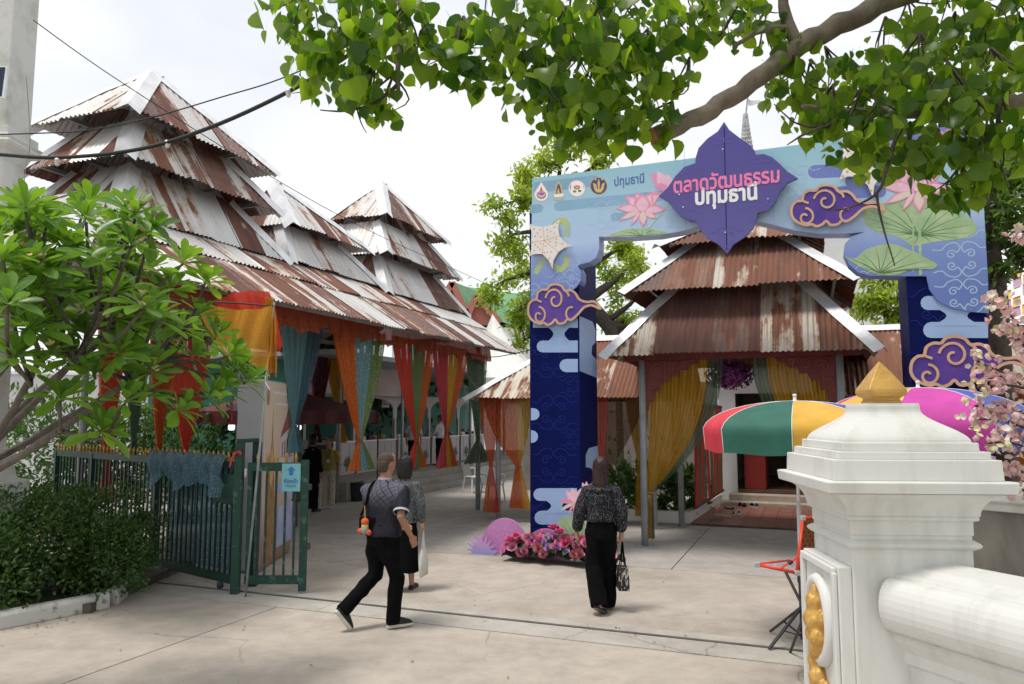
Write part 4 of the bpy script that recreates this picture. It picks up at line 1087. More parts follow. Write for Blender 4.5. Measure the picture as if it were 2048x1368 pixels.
# ================================================================ red folding chair
ch = thing('folding_chair', 'red framed folding chair with spotted brown back beside the umbrella stand', 'chair')
M_CRED = mat('chair_red', (0.72, 0.065, 0.03), 0.4); M_CBRN = mat('chair_weave', (0.36, 0.13, 0.045), 0.7, var=0.1, scale=20)
M_CSEAT = mat('chair_seat_cloth', (0.55, 0.50, 0.52), 0.7, col2=(0.25, 0.2, 0.24), scale=30); M_CTUBE = mat('chair_tube', (0.045, 0.038, 0.035), 0.45); M_SPOT = mat('weave_spot', (0.09, 0.035, 0.02), 0.8); M_CGREY = mat('corner_cap_grey', (0.45, 0.46, 0.48), 0.5)
CD = 6.3
sA, sB, sC = PY(1514, 1129, CD - 0.12), PY(1594, 1146, CD - 0.2), PY(1655, 1138, CD + 0.15)        # seat: front left, back left, back right
sD = sA + (sC - sB)
mb = MB(); mb.smooth = True
for a, b in ((sA, sB), (sB, sC), (sC, sD), (sD, sA)): mb.tube([a, b], 0.013, 8)
mb.build('seat_frame', M_CRED, ch)
mb = MB(); mb.grid(lambda u, v: (sA.lerp(sB, u)).lerp(sD.lerp(sC, u), v) + UP * (0.004 - 0.02 * math.sin(math.pi * u) * math.sin(math.pi * v)), 8, 8); mb.build('seat_cloth', M_CSEAT, ch)
bt = PY(1606, 1036, CD - 0.02) - sB
mb = MB(); mb.smooth = True
bA, bB, bC, bD = sB + UP * 0.01, sB + bt, sC + bt, sC + UP * 0.01
for a, b in ((bA, bB), (bB, bC), (bC, bD), (bD, bA)): mb.tube([a, b], 0.014, 8)
mb.build('back_frame', M_CRED, ch)
bn = (bB - bA).cross(bD - bA).normalized()
if bn.y > 0: bn = -bn
mb = MB(); mb.add([bA, bB, bC, bD], [(0, 1, 2, 3)]); bk = mb.build('back_weave', M_CBRN, ch)
mb = MB()
for i in range(6):
    for j in range(11):
        u_ = (i + 0.5 + 0.5 * (j % 2)) / 6.5; v_ = (j + 0.7) / 12
        p = bA.lerp(bB, v_).lerp(bD.lerp(bC, v_), u_); ex, ey = (bD - bA).normalized(), (bB - bA).normalized()
        mb.add([p + bn * 0.003 + ex * (0.012 * math.cos(k * 1.047)) + ey * (0.012 * math.sin(k * 1.047)) for k in range(6)], [(0, 1, 2, 3, 4, 5)])
stuff(mb.build('weave_spots', M_SPOT, bk))
for p in (sA, sB, bB, sC, bC):
    mb = MB(); mb.box(p, (0.04, 0.04, 0.04)); mb.build('corner_cap', M_CGREY, ch, bevel=0.006)
mb = MB(); mb.bar(sA.lerp(sB, 0.6) + UP * 0.01, bA.lerp(bB, 0.28) - bn * 0, 0.028, 0.006); mb.build('strap', M_CRED, ch)
mb = MB(); mb.bar((sA.lerp(sB, 0.6)).lerp(bA.lerp(bB, 0.28), 0.42), (sA.lerp(sB, 0.6)).lerp(bA.lerp(bB, 0.28), 0.62), 0.036, 0.02); mb.build('buckle', M_DARKST, ch)
fl = PZ(1580, 1306); fr_ = fl + (sC - sB) * 1.0; fr_.z = 0
bl_ = sA.lerp(sB, 0.72); g1 = V((bl_.x + 0.42, bl_.y + 0.02, 0)); g2 = g1 + (sC - sB); g2.z = 0
for a, b in ((sA.lerp(sB, 0.7), g1), (sD.lerp(sC, 0.7), g2), (V((sB.x + 0.17, sB.y, sB.z - 0.02)), fl), (V((sC.x + 0.17, sC.y, sC.z - 0.02)), fr_)):
    mb = MB(); mb.smooth = True; mb.tube([a, b], 0.012, 8); mb.build('leg', M_CTUBE, ch)
mb = MB(); mb.tube([fl.lerp(V((sB.x + 0.17, sB.y, sB.z)), 0.25), fr_.lerp(V((sC.x + 0.17, sC.y, sC.z)), 0.25)], 0.009, 6); mb.build('stretcher', M_CTUBE, ch)
settle(ch, (fl + g1) / 2)
# ================================================================ hanging cloths
S_ORG = sequin_mat('organza_orange', (0.66, 0.15, 0.025), (0.98, 0.50, 0.06)); S_RED = sequin_mat('organza_red', (0.70, 0.085, 0.05), (0.95, 0.35, 0.10)); S_TEAL = sequin_mat('organza_teal', (0.20, 0.40, 0.44), (0.68, 0.82, 0.84))
S_GRN = sequin_mat('organza_green', (0.20, 0.30, 0.11), (0.72, 0.75, 0.25)); S_YEL = sequin_mat('organza_yellow', (0.66, 0.38, 0.03), (0.98, 0.75, 0.12)); S_MAR = sequin_mat('organza_maroon', (0.16, 0.03, 0.05), (0.45, 0.22, 0.2), 0.6); S_SAGE = sequin_mat('organza_sage', (0.16, 0.25, 0.17), (0.45, 0.55, 0.32), 0.55)
S_BRN = sequin_mat('organza_bronze', (0.22, 0.10, 0.035), (0.6, 0.35, 0.12), 0.5); S_PNK = sequin_mat('organza_rose', (0.62, 0.08, 0.11), (0.9, 0.3, 0.2)); S_BLUE = sequin_mat('organza_blue', (0.10, 0.21, 0.28), (0.5, 0.68, 0.76), 0.66)
S_VAL = sequin_mat('organza_orange_shaded', (0.34, 0.055, 0.015), (0.80, 0.28, 0.04), 0.88)  # orange valance cloth with the eave's shade darkened into its colour
def curtain(label, o, n, top, tie, bot, strips, group=None, ztop=None, pleats=14, depth=0.05, parent=None, ttw=0.10, straight=0.0, name='curtain', swing=1.35):
    """strips of sheer cloth gathered at a tie; top=(px0,py0,px1,py1) tie=(px,py) bot=(px0,px1,py) measured on plane o,n"""
    a, b = PPL(top[0], top[1], o, n), PPL(top[2], top[3], o, n)
    if ztop: a.z = b.z = ztop
    t = PPL(tie[0], tie[1], o, n); c, d = PPL(bot[0], bot[2], o, n), PPL(bot[1], bot[2], o, n)
    e = (b - a); e.z = 0; e.normalize()
    root = thing(name, label, 'curtain', group)
    ph = random.uniform(0, 6)
    for f0, f1, m in strips:
        mb = MB(); mb.smooth = True; uvs = []
        nu, nv = max(10, int(64 * (f1 - f0))), 40
        def fn(u_, v_):
            f = lerp(f0, f1, u_)
            q = v_ / 0.72
            if v_ <= 0.72:
                s = q ** swing
                p = a.lerp(b, f).lerp(t + e * ((f - 0.5) * ttw), s)
                p.z = lerp(lerp(a.z, b.z, f), t.z, q)
                amp = depth * (1 - 0.75 * s)
            else:
                s = (v_ - 0.72) / 0.28; s2 = s ** 0.85
                p = (t + e * ((f - 0.5) * ttw)).lerp(c.lerp(d, f), s2)
                p.z = lerp(t.z, c.z, s) + 0.012 * math.sin(f * 40 + ph) * s
                amp = depth * (0.25 + 0.75 * s)
            fold = math.sin(2 * math.pi * pleats * f + ph + 0.8 * math.sin(v_ * 5 + ph)) + 0.45 * math.sin(2 * math.pi * pleats * 0.43 * f + ph * 2 + v_ * 2)
            uvs.append((f * 2.6 + ph, v_ * (a.z - c.z), ph))
            return p + n * (amp * fold)
        mb.grid(fn, nu, nv)
        g = mb.build('drape_strip', m, root); set_uv(g, 'cuv', uvs)
    mb = MB(); mb.smooth = True; mb.tube([t + e * (ttw * 0.62 * math.cos(k * 0.5236)) + n * (depth * 0.7 * math.sin(k * 0.5236)) for k in range(13)], 0.012, 6, False); mb.build('tie_cord', strips[0][2], root)
    return settle(root, t)
F0, FN = PV(0, 0.60, 0), W.copy()                     # the pavilion's front row
gC = 'curtains along the pavilion front'
curtain('blue sequined curtain drawn aside behind the information board', PV(0, 1.0, 0), FN, (560, 690, 642, 690), (588, 850), (574, 604, 905), [(0, 0.62, S_TEAL), (0.62, 1, S_BLUE)], gC, 3.55)
curtain('tied curtain of rust orange, blue and green strips beside the red tent', F0, FN, (664, 690, 767, 690), (720, 881), (698, 746, 943), [(0, 0.4, S_ORG), (0.4, 0.75, S_TEAL), (0.75, 1, S_GRN)], gC, 3.55)
curtain('tied curtain of red, green and orange strips, second from the red tent', F0, FN, (784, 690, 866, 690), (833, 882), (813, 850, 938), [(0, 0.38, S_RED), (0.38, 0.72, S_GRN), (0.72, 1, S_ORG)], gC, 3.55)
curtain('tied curtain of rose, yellow and orange strips nearest the far eave', F0, FN, (866, 690, 932, 690), (893, 864), (876, 911, 936), [(0, 0.42, S_PNK), (0.42, 0.7, S_YEL), (0.7, 1, S_ORG)], gC, 3.55)
curtain('sage green curtain tied to the grey post at the far eave', F0, FN, (934, 700, 970, 700), (956, 880), (930, 976, 928), [(0, 1, S_SAGE)], gC, 3.5)
B0 = PV(0, 2 * TC - 0.63, 0); gB = 'curtains along the pavilion back'
for lb, tp, ti, bo, m in (('maroon sheer curtain at the back beside the blue one', (622, 735, 660, 735), (634, 846), (626, 642, 885), S_MAR), ('yellow sheer curtain at the back over the red tent', (652, 735, 684, 735), (684, 840), (676, 692, 885), S_YEL),
                          ('grey green tied curtain glimpsed above the fence', (248, 740, 292, 740), (267, 880), (259, 275, 925), S_SAGE), ('orange tied curtain glimpsed above the fence', (300, 740, 345, 740), (318, 886), (310, 327, 925), S_ORG),
                          ('wide dark red curtain behind the net draped fence', (330, 740, 420, 740), (372, 900), (350, 394, 960), S_RED), ('narrow red curtain behind the branches by the fence', (196, 740, 246, 740), (214, 930), (200, 230, 1000), S_RED)):
    curtain(lb, B0, FN, tp, ti, bo, [(0, 1, m)], gB, 3.5)
# scalloped valance under the front eave
val = thing('valance', 'orange sheer valance swagged under the front eave of the pavilion', 'valance')
V0 = PV(0, 0.42, 0)
for k in range(8):
    mb = MB(); mb.smooth = True; uvs = []
    sA_, sB_ = 0.85 + k * 1.28, 0.85 + (k + 1) * 1.28
    def fn(u_, v_):
        s = lerp(sA_, sB_, u_); zt_v = mz(0.42) - 0.06; dr = 0.40 + 0.10 * math.sin(math.pi * u_) + 0.04 * math.sin(u_ * 17 + k)
        uvs.append((s * 1.3, v_ * 0.5, k)); return PV(s, 0.42 + 0.035 * math.sin(s * 23 + v_ * 2) * (0.3 + v_) - 0.05 * math.sin(math.pi * u_) * v_, zt_v - dr * v_)
    mb.grid(fn, 26, 8); g = mb.build('swag', S_VAL, val); set_uv(g, 'cuv', uvs)
settle(val, PV(6, 0.42, 3.2))
# curtains of the left wing and the entrance porch
EN = -U
Wg0 = EV(0, 2.42, 0); gW = 'curtains of the entrance'
curtain('narrow orange gold curtain tied at the corner of the low left wing', Wg0, EN, (958, 802, 1000, 802), (982, 932), (966, 1000, 1024), [(0, 0.6, S_ORG), (0.6, 1, S_RED)], gW, 2.5, 9, 0.03, ttw=0.07)
curtain('orange gold curtain swept to the right beside the left pillar of the arch', Wg0, EN, (966, 802, 1060, 802), (1036, 932), (1018, 1060, 1016), [(0, 0.7, S_ORG), (0.7, 1, S_YEL)], gW, 2.5, 14, 0.04, swing=1.9)
curtain('bronze sheer curtain swept left between arch pillar and porch', Wg0, EN, (1186, 800, 1292, 800), (1208, 948), (1196, 1220, 1010), [(0, 0.3, S_RED), (0.3, 1, S_BRN)], gW, 2.55, 12, 0.04, swing=1.5)
curtain('dull gold curtain hanging behind the porch post', EV(0, 2.9, 0), EN, (1250, 800, 1300, 800), (1280, 920), (1270, 1292, 1032), [(0, 1, S_YEL)], gW, 2.5, 9, 0.03)
Pg0 = EV(0, 0.68, 0)
curtain('large gold sequined curtain swept to the porch post left of the doorway', Pg0, EN, (1300, 740, 1446, 740), (1299, 985), (1284, 1310, 1076), [(0, 0.8, S_YEL), (0.8, 1, S_SAGE)], gW, 3.02, 18, 0.05, ttw=0.12, swing=2.2)
curtain('gold sequined curtain swept right behind the umbrellas', Pg0, EN, (1505, 735, 1655, 735), (1672, 960), (1660, 1690, 1050), [(0, 0.2, S_SAGE), (0.2, 1, S_YEL)], gW, 3.02, 18, 0.05, swing=2.2)
curtain('gold curtain hanging in the low right wing behind the pink umbrella', Wg0, EN, (1985, 800, 2080, 800), (2040, 930), (2020, 2060, 1000), [(0, 1, S_YEL)], gW, 2.5, 12, 0.04)
# striped cloth fence beside the doorway: each stripe is one hanging band
sf = thing('striped_cloth_screen', 'screen of hanging red and green cloth bands beside the doorway', 'screen')
sa, sb = EV(0.92, 3.35, 0), EV(1.05, 7.2, 0)
cols_ = [mat('cloth_red_band', (0.50, 0.045, 0.025), 0.7, var=0.15, scale=8), mat('cloth_green_band', (0.10, 0.14, 0.09), 0.7, var=0.15, scale=8)]
for k in range(10):
    mb = MB(); mb.smooth = True
    p, q = sa.lerp(sb, k / 10 + 0.004), sa.lerp(sb, (k + 1) / 10 - 0.004)
    mb.grid(lambda u, v: p.lerp(q, u) + UP * (0.35 + 1.95 * (1 - v)) + W * (0.025 * math.sin(u * 6.3 + v * 3 + k)), 5, 10); mb.build('band', cols_[k % 2], sf)
for z in (2.32, 0.33): MB().bar(sa + UP * z, sb + UP * z, 0.05).build('rail', M_MAROON, sf)
settle(sf, sa)
# maroon carved brackets
for l_, sg in ((0.56, 1), (3.44, -1)):
    br = thing('carved_bracket', 'maroon fretwork bracket under the porch beam, ' + ('beside the left post' if sg > 0 else 'beside the right post'), 'bracket', 'fretwork brackets')
    mb = MB(); o_ = EV(l_, 0.62, 3.0)
    pts = [(0, 0), (0.85, 0), (0.84, -0.06), (0.70, -0.08), (0.66, -0.17), (0.55, -0.15), (0.50, -0.25), (0.40, -0.24), (0.34, -0.36), (0.24, -0.36), (0.22, -0.50), (0.13, -0.50), (0.12, -0.66), (0.05, -0.68), (0.03, -0.80), (0, -0.82)]
    mb.plate([(x * sg, z) for x, z in pts], o_, W, UP, EN, 0.0, 0.03); b_ = mb.build('fret_board', M_MAROON, br)
    mb = MB()
    for cx, cz, r_ in ((0.18, -0.15, 0.11), (0.42, -0.10, 0.08), (0.10, -0.40, 0.08), (0.62, -0.06, 0.05)):
        mb.ribbon([(x * sg, z) for x, z in spiral(cx, cz, r_, 0.015, 0.4, 1.6)], 0.02, o_, W, UP, EN, 0.02, 0.02)
    mb.build('scroll_relief', mat('maroon_relief', (0.26, 0.06, 0.055), 0.55), b_); settle(br, o_)
# purple flower ball over the doorway
M_PURP = mat('purple_silk', (0.12, 0.025, 0.16), 0.7, col2=(0.2, 0.03, 0.13), scale=14)
fb = MB(); c_ = EV(1.85, 1.0, 2.78)
for k in range(900):
    d = V((random.gauss(0, 1), random.gauss(0, 1), random.gauss(0, 1))).normalized(); p = c_ + V((d.x * 0.42, d.y * 0.3, d.z * 0.26)) * random.uniform(0.55, 1); a_ = d.orthogonal().normalized(); b_ = d.cross(a_); s_ = random.uniform(0.02, 0.04)
    fb.add([p - a_ * s_, p + d * s_ * 0.6 - b_ * s_, p + a_ * s_, p + d * s_ * 0.6 + b_ * s_], [(0, 1, 2, 3)])
tag(stuff(fb.build('flower_garland', M_PURP)), 'dark purple silk flower cluster hanging over the doorway', 'decoration')

# ================================================================ doorway, step, tiled floor
hall = thing('hall_building', 'white walled hall with a wide dark doorway behind the porch', 'building')
mb = MB(); D = 7.5
for a, b, z0, z1 in ((0.95, 1.35, 0, 3.4), (4.6, 11, 0, 3.4), (1.35, 4.6, 2.65, 3.4)):
    mb.box(EV((a + b) / 2, D + 0.1, (z0 + z1) / 2), (b - a, 0.2, z1 - z0), (W, U, UP))
mb.build('front_wall', mat('wall_grey_white', (0.48, 0.48, 0.47), 0.8, var=0.08, scale=2), hall); MB().box(EV(-1.9, 8.7, 1.5), (5.4, 0.15, 3.0), (W, U, UP)).build('added_dark_wall', mat('dim_wall', (0.25, 0.22, 0.2), 0.8, var=0.15, scale=2), hall)  # second wall is an added dark backing that darkens the planter greenery
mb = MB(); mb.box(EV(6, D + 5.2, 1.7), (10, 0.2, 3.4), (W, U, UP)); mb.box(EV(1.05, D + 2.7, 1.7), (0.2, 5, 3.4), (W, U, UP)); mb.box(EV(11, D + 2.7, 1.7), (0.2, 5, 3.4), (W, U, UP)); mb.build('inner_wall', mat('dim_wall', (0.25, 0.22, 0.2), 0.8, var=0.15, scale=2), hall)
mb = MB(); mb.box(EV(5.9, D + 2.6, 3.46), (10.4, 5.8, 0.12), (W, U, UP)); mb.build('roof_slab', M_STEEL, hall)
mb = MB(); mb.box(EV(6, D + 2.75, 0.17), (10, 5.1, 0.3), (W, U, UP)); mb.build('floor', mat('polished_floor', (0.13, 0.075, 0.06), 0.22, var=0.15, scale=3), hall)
mb = MB(); mb.box(EV(3.0, D - 0.32, 0.13), (3.6, 0.44, 0.26), (W, U, UP)); mb.box(EV(3.0, D - 0.7, 0.06), (3.9, 0.4, 0.12), (W, U, UP)); mb.build('doorstep', mat('stone_step', (0.36, 0.30, 0.24), 0.7, var=0.15, scale=4), hall, bevel=0.012)
settle(hall, EV(3.5, D + 2.5, 0))
flr = struct(MB().box(EV(2.95, 4.95, 0.01), (4.2, 3.3, 0.04), (W, U, UP)).build('tiled_floor', M_EARTH))
tm = None
for i in range(14):
    for j in range(11):
        if tm is None:
            q = MB(); q.box((0, 0, 0), (0.292, 0.292, 0.02), (W, U, UP)); tm = q.mesh('tile', M_TILE)
        o = link(bpy.data.objects.new('tile', tm), flr); o.location = EV(0.85 + 0.15 + i * 0.3, 3.3 + 0.15 + j * 0.3, 0.036 + random.uniform(-0.0015, 0.0015))
# door fittings
dc = thing('red_counter', 'red counter just inside the dark doorway', 'counter'); MB().box(EV(1.75, D + 0.9, 0.8), (0.5, 1.2, 0.95), (W, U, UP)).build('body', mat('counter_red', (0.22, 0.022, 0.014), 0.6), dc, bevel=0.01); MB().box(EV(1.75, D + 0.9, 1.29), (0.58, 1.3, 0.03), (W, U, UP)).build('top', M_DARKST, dc); settle(dc, EV(1.75, D + 0.9, 0.32))
for k, (l_, d_) in enumerate(((2.9, 2.0), (3.3, 2.5))):
    tb = thing('high_stool', ('nearer' if k == 0 else 'farther') + ' slim legged stool in the dark hall', 'stool', 'stools in the hall')
    for a in (-0.15, 0.15):
        for b in (-0.15, 0.15): MB().bar(EV(l_ + a, D + d_ + b, 0.32), EV(l_ + a * 0.8, D + d_ + b * 0.8, 1.05), 0.025).build('leg', M_STEEL, tb)
    MB().box(EV(l_, D + d_, 1.07), (0.34, 0.34, 0.04), (W, U, UP)).build('seat', M_MAROON, tb, bevel=0.01); settle(tb, EV(l_, D + d_, 0.32))
# low white planter walls
for nm, p0, p1, lb in (('planter_wall', EV(-1.0, 3.45, 0), EV(0.80, 3.45, 0), 'low white planter wall beside the porch post, parallel to the arch'), ('planter_wall', EV(0.74, 3.38, 0), EV(0.92, 7.35, 0), 'low white planter wall running back to the doorway')):
    mb = MB(); mb.bar(p0 + UP * 0.12, p1 + UP * 0.12, 0.16 if 'arch' in lb else 0.17, 0.24 if 'arch' in lb else 0.235); o = mb.build(nm, M_WHITE, None, bevel=0.02); tag(o, lb, 'wall', 'planter walls')
# shoes left on the tiles
def shoe(px, py, ang, col, label, sole=(0.7, 0.68, 0.62), low=False):
    c = PZ(px, py, 0.046); root = thing('shoe', label, 'shoe', 'shoes left at the doorstep'); d = V((math.cos(ang), math.sin(ang), 0)); s = V((-d.y, d.x, 0))
    out = [(-0.13, 0.034), (-0.10, 0.042), (-0.02, 0.036), (0.06, 0.046), (0.11, 0.042), (0.135, 0.02)]
    ringf = lambda sc_, z: [c + d * x + s * (w * sc_) + UP * z for x, w in out] + [c + d * x - s * (w * sc_) + UP * z for x, w in out[::-1]]
    mb = MB(); mb.loft([ringf(1, 0), ringf(1.03, 0.012), ringf(1.0, 0.024)]); mb.build('sole', mat('sole_%.2f' % sole[0], sole, 0.7), root)
    mb = MB(); mb.smooth = True
    hs = [0.07, 0.075, 0.06, 0.045, 0.03, 0.012] if not low else [0.03, 0.02, 0.02, 0.035, 0.03, 0.012]
    rows = []
    for (x, w), h in zip(out, hs):
        rows.append([c + d * x + s * (w * 0.95 * math.cos(t)) + UP * (0.024 + h * math.sin(t)) for t in [math.pi * k / 8 for k in range(9)]])
    mb.loft(rows, False, False); mb.build('upper', mat('shoe_%.2f_%.2f' % (col[0], col[2]), col, 0.6), root)
    settle(root, c)
BLK, TAN, WHT, CRM = (0.02, 0.02, 0.022), (0.22, 0.16, 0.11), (0.55, 0.56, 0.58), (0.48, 0.36, 0.22)
for i, (x, y, a, col, lb, so) in enumerate(((1480, 1011, 1.3, BLK, 'black slip-on shoe at the step, left of its pair', BLK), (1489, 1013, 1.2, BLK, 'black slip-on shoe at the step, right of its pair', BLK), (1503, 1013, 1.4, BLK, 'black sneaker with white sole, left of its pair', WHT), (1513, 1014, 1.3, BLK, 'black sneaker with white sole, right of its pair', WHT), (1528, 1012, 2.4, CRM, 'cream shoe lying tilted at the right end of the row', CRM),
                                            (1458, 1018, 2.0, TAN, 'brown sandal behind the white sneakers', BLK), (1467, 1029, 1.3, WHT, 'white sneaker on the red tiles, left of its pair', WHT), (1478, 1027, 1.3, WHT, 'white sneaker on the red tiles, right of its pair', WHT), (1440, 1034, 2.6, CRM, 'cream slipper on the red tiles, left of its pair', CRM), (1452, 1035, 2.5, CRM, 'cream slipper on the red tiles, right of its pair', CRM), (1433, 1042, 2.9, TAN, 'brown clog nearest the planter wall', TAN))):
    shoe(x, y, a, col, lb, so, 'slipper' in lb or 'sandal' in lb)

# ================================================================ market hall at the back left
MO = V((-4.05, 18.7, 0))
def MV(q, r_, z): p = MO + U * q - W * r_; return V((p.x, p.y, z))
M_PLAT = conc_mat('platform_concrete', (0.33, 0.30, 0.265), (0.2, 0.18, 0.16), 0.8, 3)
plat = thing('market_platform', 'raised concrete market floor with two long steps', 'platform')
MB().box(MV(9, 4.0, 0.24), (18, 8.0, 0.48), (U, W, UP)).build('floor_slab', M_PLAT, plat, bevel=0.015)
MB().box(MV(6.6, -0.18, 0.155), (9.4, 0.37, 0.31), (U, W, UP)).build('step', M_PLAT, plat, bevel=0.015)
MB().box(MV(6.8, -0.55, 0.075), (9.8, 0.37, 0.15), (U, W, UP)).build('step', M_PLAT, plat, bevel=0.015)
settle(plat, MV(6, 4, 0))
M_GRNW = mat('green_wall', (0.03, 0.16, 0.115), 0.7, var=0.12, scale=1.5); M_STALL = mat('stall_white', (0.46, 0.42, 0.43), 0.6, var=0.04, scale=3)
M_PRINT = mat('banner_mauve', (0.42, 0.30, 0.30), 0.6, col2=(0.55, 0.48, 0.47), scale=1.2)
mh = thing('market_hall', 'dim market hall with green back wall and white arched stall fronts', 'building')
MB().box(MV(9, 5.4, 1.9), (20, 0.15, 3.2), (U, W, UP)).build('back_wall', M_GRNW, mh)
MB().box(MV(-0.7, 3.4, 1.9), (0.15, 4.2, 3.2), (U, W, UP)).build('end_wall', M_GRNW, mh)
MB().box(MV(8.6, 2.6, 3.55), (20.4, 6.4, 0.12), (U, W, UP)).build('roof_slab', M_STEEL, mh)
for k in range(7):
    q0 = 0.35 + k * 2.3; mb = MB()
    pts = [(0, 0), (0, -0.75), (0.1, -0.75), (0.12, -0.35)] + [(1.15 + 1.0 * math.cos(t), -0.40 + 0.28 * math.sin(t)) for t in [math.pi - math.pi * i / 10 for i in range(11)]] + [(2.18, -0.35), (2.2, -0.75), (2.3, -0.75), (2.3, 0)]
    mb.plate(pts, MV(q0, 1.55, 2.75), U, UP, W, 0, 0.04); mb.build('arched_fascia', M_STALL, mh)
    MB().box(MV(q0, 1.58, 1.25), (0.1, 0.1, 1.55), (U, W, UP)).build('stall_post', M_STALL, mh)
for k, (q, r_) in enumerate(((3.3, 0.35), (8.0, 0.35))):
    mb = MB(); mb.smooth = True; mb.tube([MV(q, r_, 0.48), MV(q, r_, 3.5)], 0.045, 10); mb.build('hall_post', M_STEEL, mh)
MB().box(MV(4.2, 1.2, 3.1), (3.4, 0.03, 0.8), (U, W, UP)).build('mauve_banner', M_PRINT, mh); MB().box(MV(1.2, 1.2, 3.1), (2.4, 0.03, 0.8), (U, W, UP)).build('mauve_banner', M_PRINT, mh)
settle(mh, MV(6, 3, 0))
gS = 'white stall counters in the market hall'
M_PLANTP = mat('print_plant', (0.05, 0.11, 0.04), 0.6, var=0.3, scale=20); M_POTP = mat('print_pot', (0.10, 0.15, 0.40), 0.5)
whr = ['beside the yellow shirted woman', 'with a potted palm print, behind the walking couple', 'with dark plant prints behind the red and green curtain', 'with a flower print behind the rose and yellow curtain', 'at the far end behind the sage curtain']
def squiggle(mb, p, ax, ay, n, w, h, k=12):
    pts = [(i / k * w - w / 2, h / 2 * math.sin(i * 2.4) * (0.6 + 0.4 * math.sin(i * 1.1))) for i in range(k + 1)]
    mb.ribbon(pts, h * 0.28, p, ax, ay, n, 0.004, 0.002)
for k in range(5):
    q0 = 0.42 + k * 2.3; ct = thing('stall_counter', 'white panelled stall counter ' + whr[k], 'counter', gS)
    c = MV(q0 + 1.08, 1.75, 0.92); MB().box(c, (2.1, 0.55, 0.88), (U, W, UP)).build('body', M_STALL, ct)
    MB().box(c + UP * 0.46, (2.16, 0.62, 0.035), (U, W, UP)).build('top', M_PW, ct)
    for j in range(5):
        MB().box(c + U * (-0.84 + j * 0.42) + W * 0.279, (0.012, 0.008, 0.8), (U, W, UP)).build('panel_groove', M_STEEL, ct)
    for j, s_ in enumerate((-0.6, 0.2, 0.75)):
        mb = MB(); b0 = c + U * s_ + W * 0.284 - UP * 0.3
        for m_ in range(7):
            a = R(20 + 140 * m_ / 6); mb.plate(petal((0, 0.06), (0.26 * math.cos(a), 0.06 + 0.34 * math.sin(a)), 0.07), b0, U, UP, W, 0.002 + m_ * 0.0006, 0.0005)
        mb.build('plant_print', M_PLANTP if (k + j) % 3 else M_P1, ct)
        MB().plate([(-0.07, 0), (0.07, 0), (0.055, -0.12), (-0.055, -0.12)], b0 + UP * 0.06, U, UP, W, 0.008, 0.001).build('pot_print', M_POTP, ct)
    settle(ct, c - UP * 0.44)
    for j in range(6):                                # goods on the counter
        g = thing('goods_box', ['wrapped food tray', 'small carton', 'dark jar', 'folded cloth pile', 'woven basket', 'clear box'][j] + ' on the counter ' + whr[k], 'goods', 'goods on the stall counters')
        gc = c + U * (-0.85 + j * 0.33 + random.uniform(-0.04, 0.04)) + W * random.uniform(-0.1, 0.12) + UP * 0.478
        gm = [mat('goods_tan', (0.35, 0.24, 0.12), 0.6), mat('goods_white', (0.55, 0.55, 0.5), 0.5), mat('goods_dark', (0.05, 0.04, 0.03), 0.4), mat('goods_cloth', (0.3, 0.08, 0.12), 0.8), mat('goods_basket', (0.25, 0.16, 0.07), 0.8), mat('goods_green', (0.10, 0.2, 0.09), 0.5)][j]
        mb = MB(); mb.smooth = False
        if j in (2, 4): mb.lathe(gc, [(0.06, 0), (0.085, 0.03), (0.085, 0.10 + 0.05 * (j == 4)), (0.05, 0.14), (0.05, 0.17)], 12)
        else: mb.box(gc + UP * 0.05, (random.uniform(0.16, 0.26), 0.2, 0.1), (U, W, UP))
        mb.build('body', gm, g, bevel=0.01); mb = MB()
        if j in (2, 4): mb.lathe(gc + UP * 0.172, [(0.055, 0), (0.055, 0.02), (0.01, 0.03)], 12)
        else: mb.box(gc + UP * 0.107, (0.14, 0.14, 0.012), (U, W, UP))
        mb.build('lid', M_PW if j % 2 else gm, g); settle(g, gc)
sg = thing('stall_sign', 'small white stall sign hung under the arched fascia', 'sign')
so_ = PY(771, 806, 24.0); MB().box(so_, (0.42, 0.02, 0.28), (U, W, UP)).build('board', M_PW, sg)
mb = MB(); squiggle(mb, so_ + W * 0.012 - UP * 0.04, U, UP, W, 0.3, 0.08, 22); mb.build('faint_lettering', M_DARKST, sg); mb = MB(); squiggle(mb, so_ + W * 0.012 + UP * 0.08, U, UP, W, 0.18, 0.03); mb.build('faint_lettering', M_DARKST, sg); settle(sg, so_)
# red market tent
tn = thing('red_tent', 'dark red pop-up tent under the pavilion', 'tent')
M_TENT = mat('tent_red', (0.10, 0.006, 0.012), 0.6, var=0.2, scale=3)
def TP(px, py, y): return PY(px, py, y)
tc_ = PY(600, 800, 16.6); TCx = V((tc_.x - 0.3, tc_.y, 0)); th_ = 1.45; zr_, zp_ = 1.98, 2.72
cs = [TCx + U * (i * th_) + W * (j * th_) for i, j in ((-1, -1), (-1, 1), (1, 1), (1, -1))]
for i in range(4):
    a, b = cs[i], cs[(i + 1) % 4]; mb = MB(); mb.smooth = True
    mb.grid(lambda u, v: (a.lerp(b, u)).lerp(TCx, v) + UP * lerp(zr_ + 0.22, zp_, v ** 1.15), 8, 6); mb.build('canopy_panel', M_TENT, tn)
    mb = MB(); mb.grid(lambda u, v: a.lerp(b, u) + UP * (zr_ + 0.22 - 0.26 * v) + (a + b - 2 * TCx).normalized() * 0.012 * math.sin(u * 25), 20, 2); mb.build('valance', M_TENT, tn)
    mb = MB(); mb.bar(a, a + UP * (zr_ + 0.2), 0.035); mb.build('leg', M_DARKST, tn)
settle(tn, TCx)
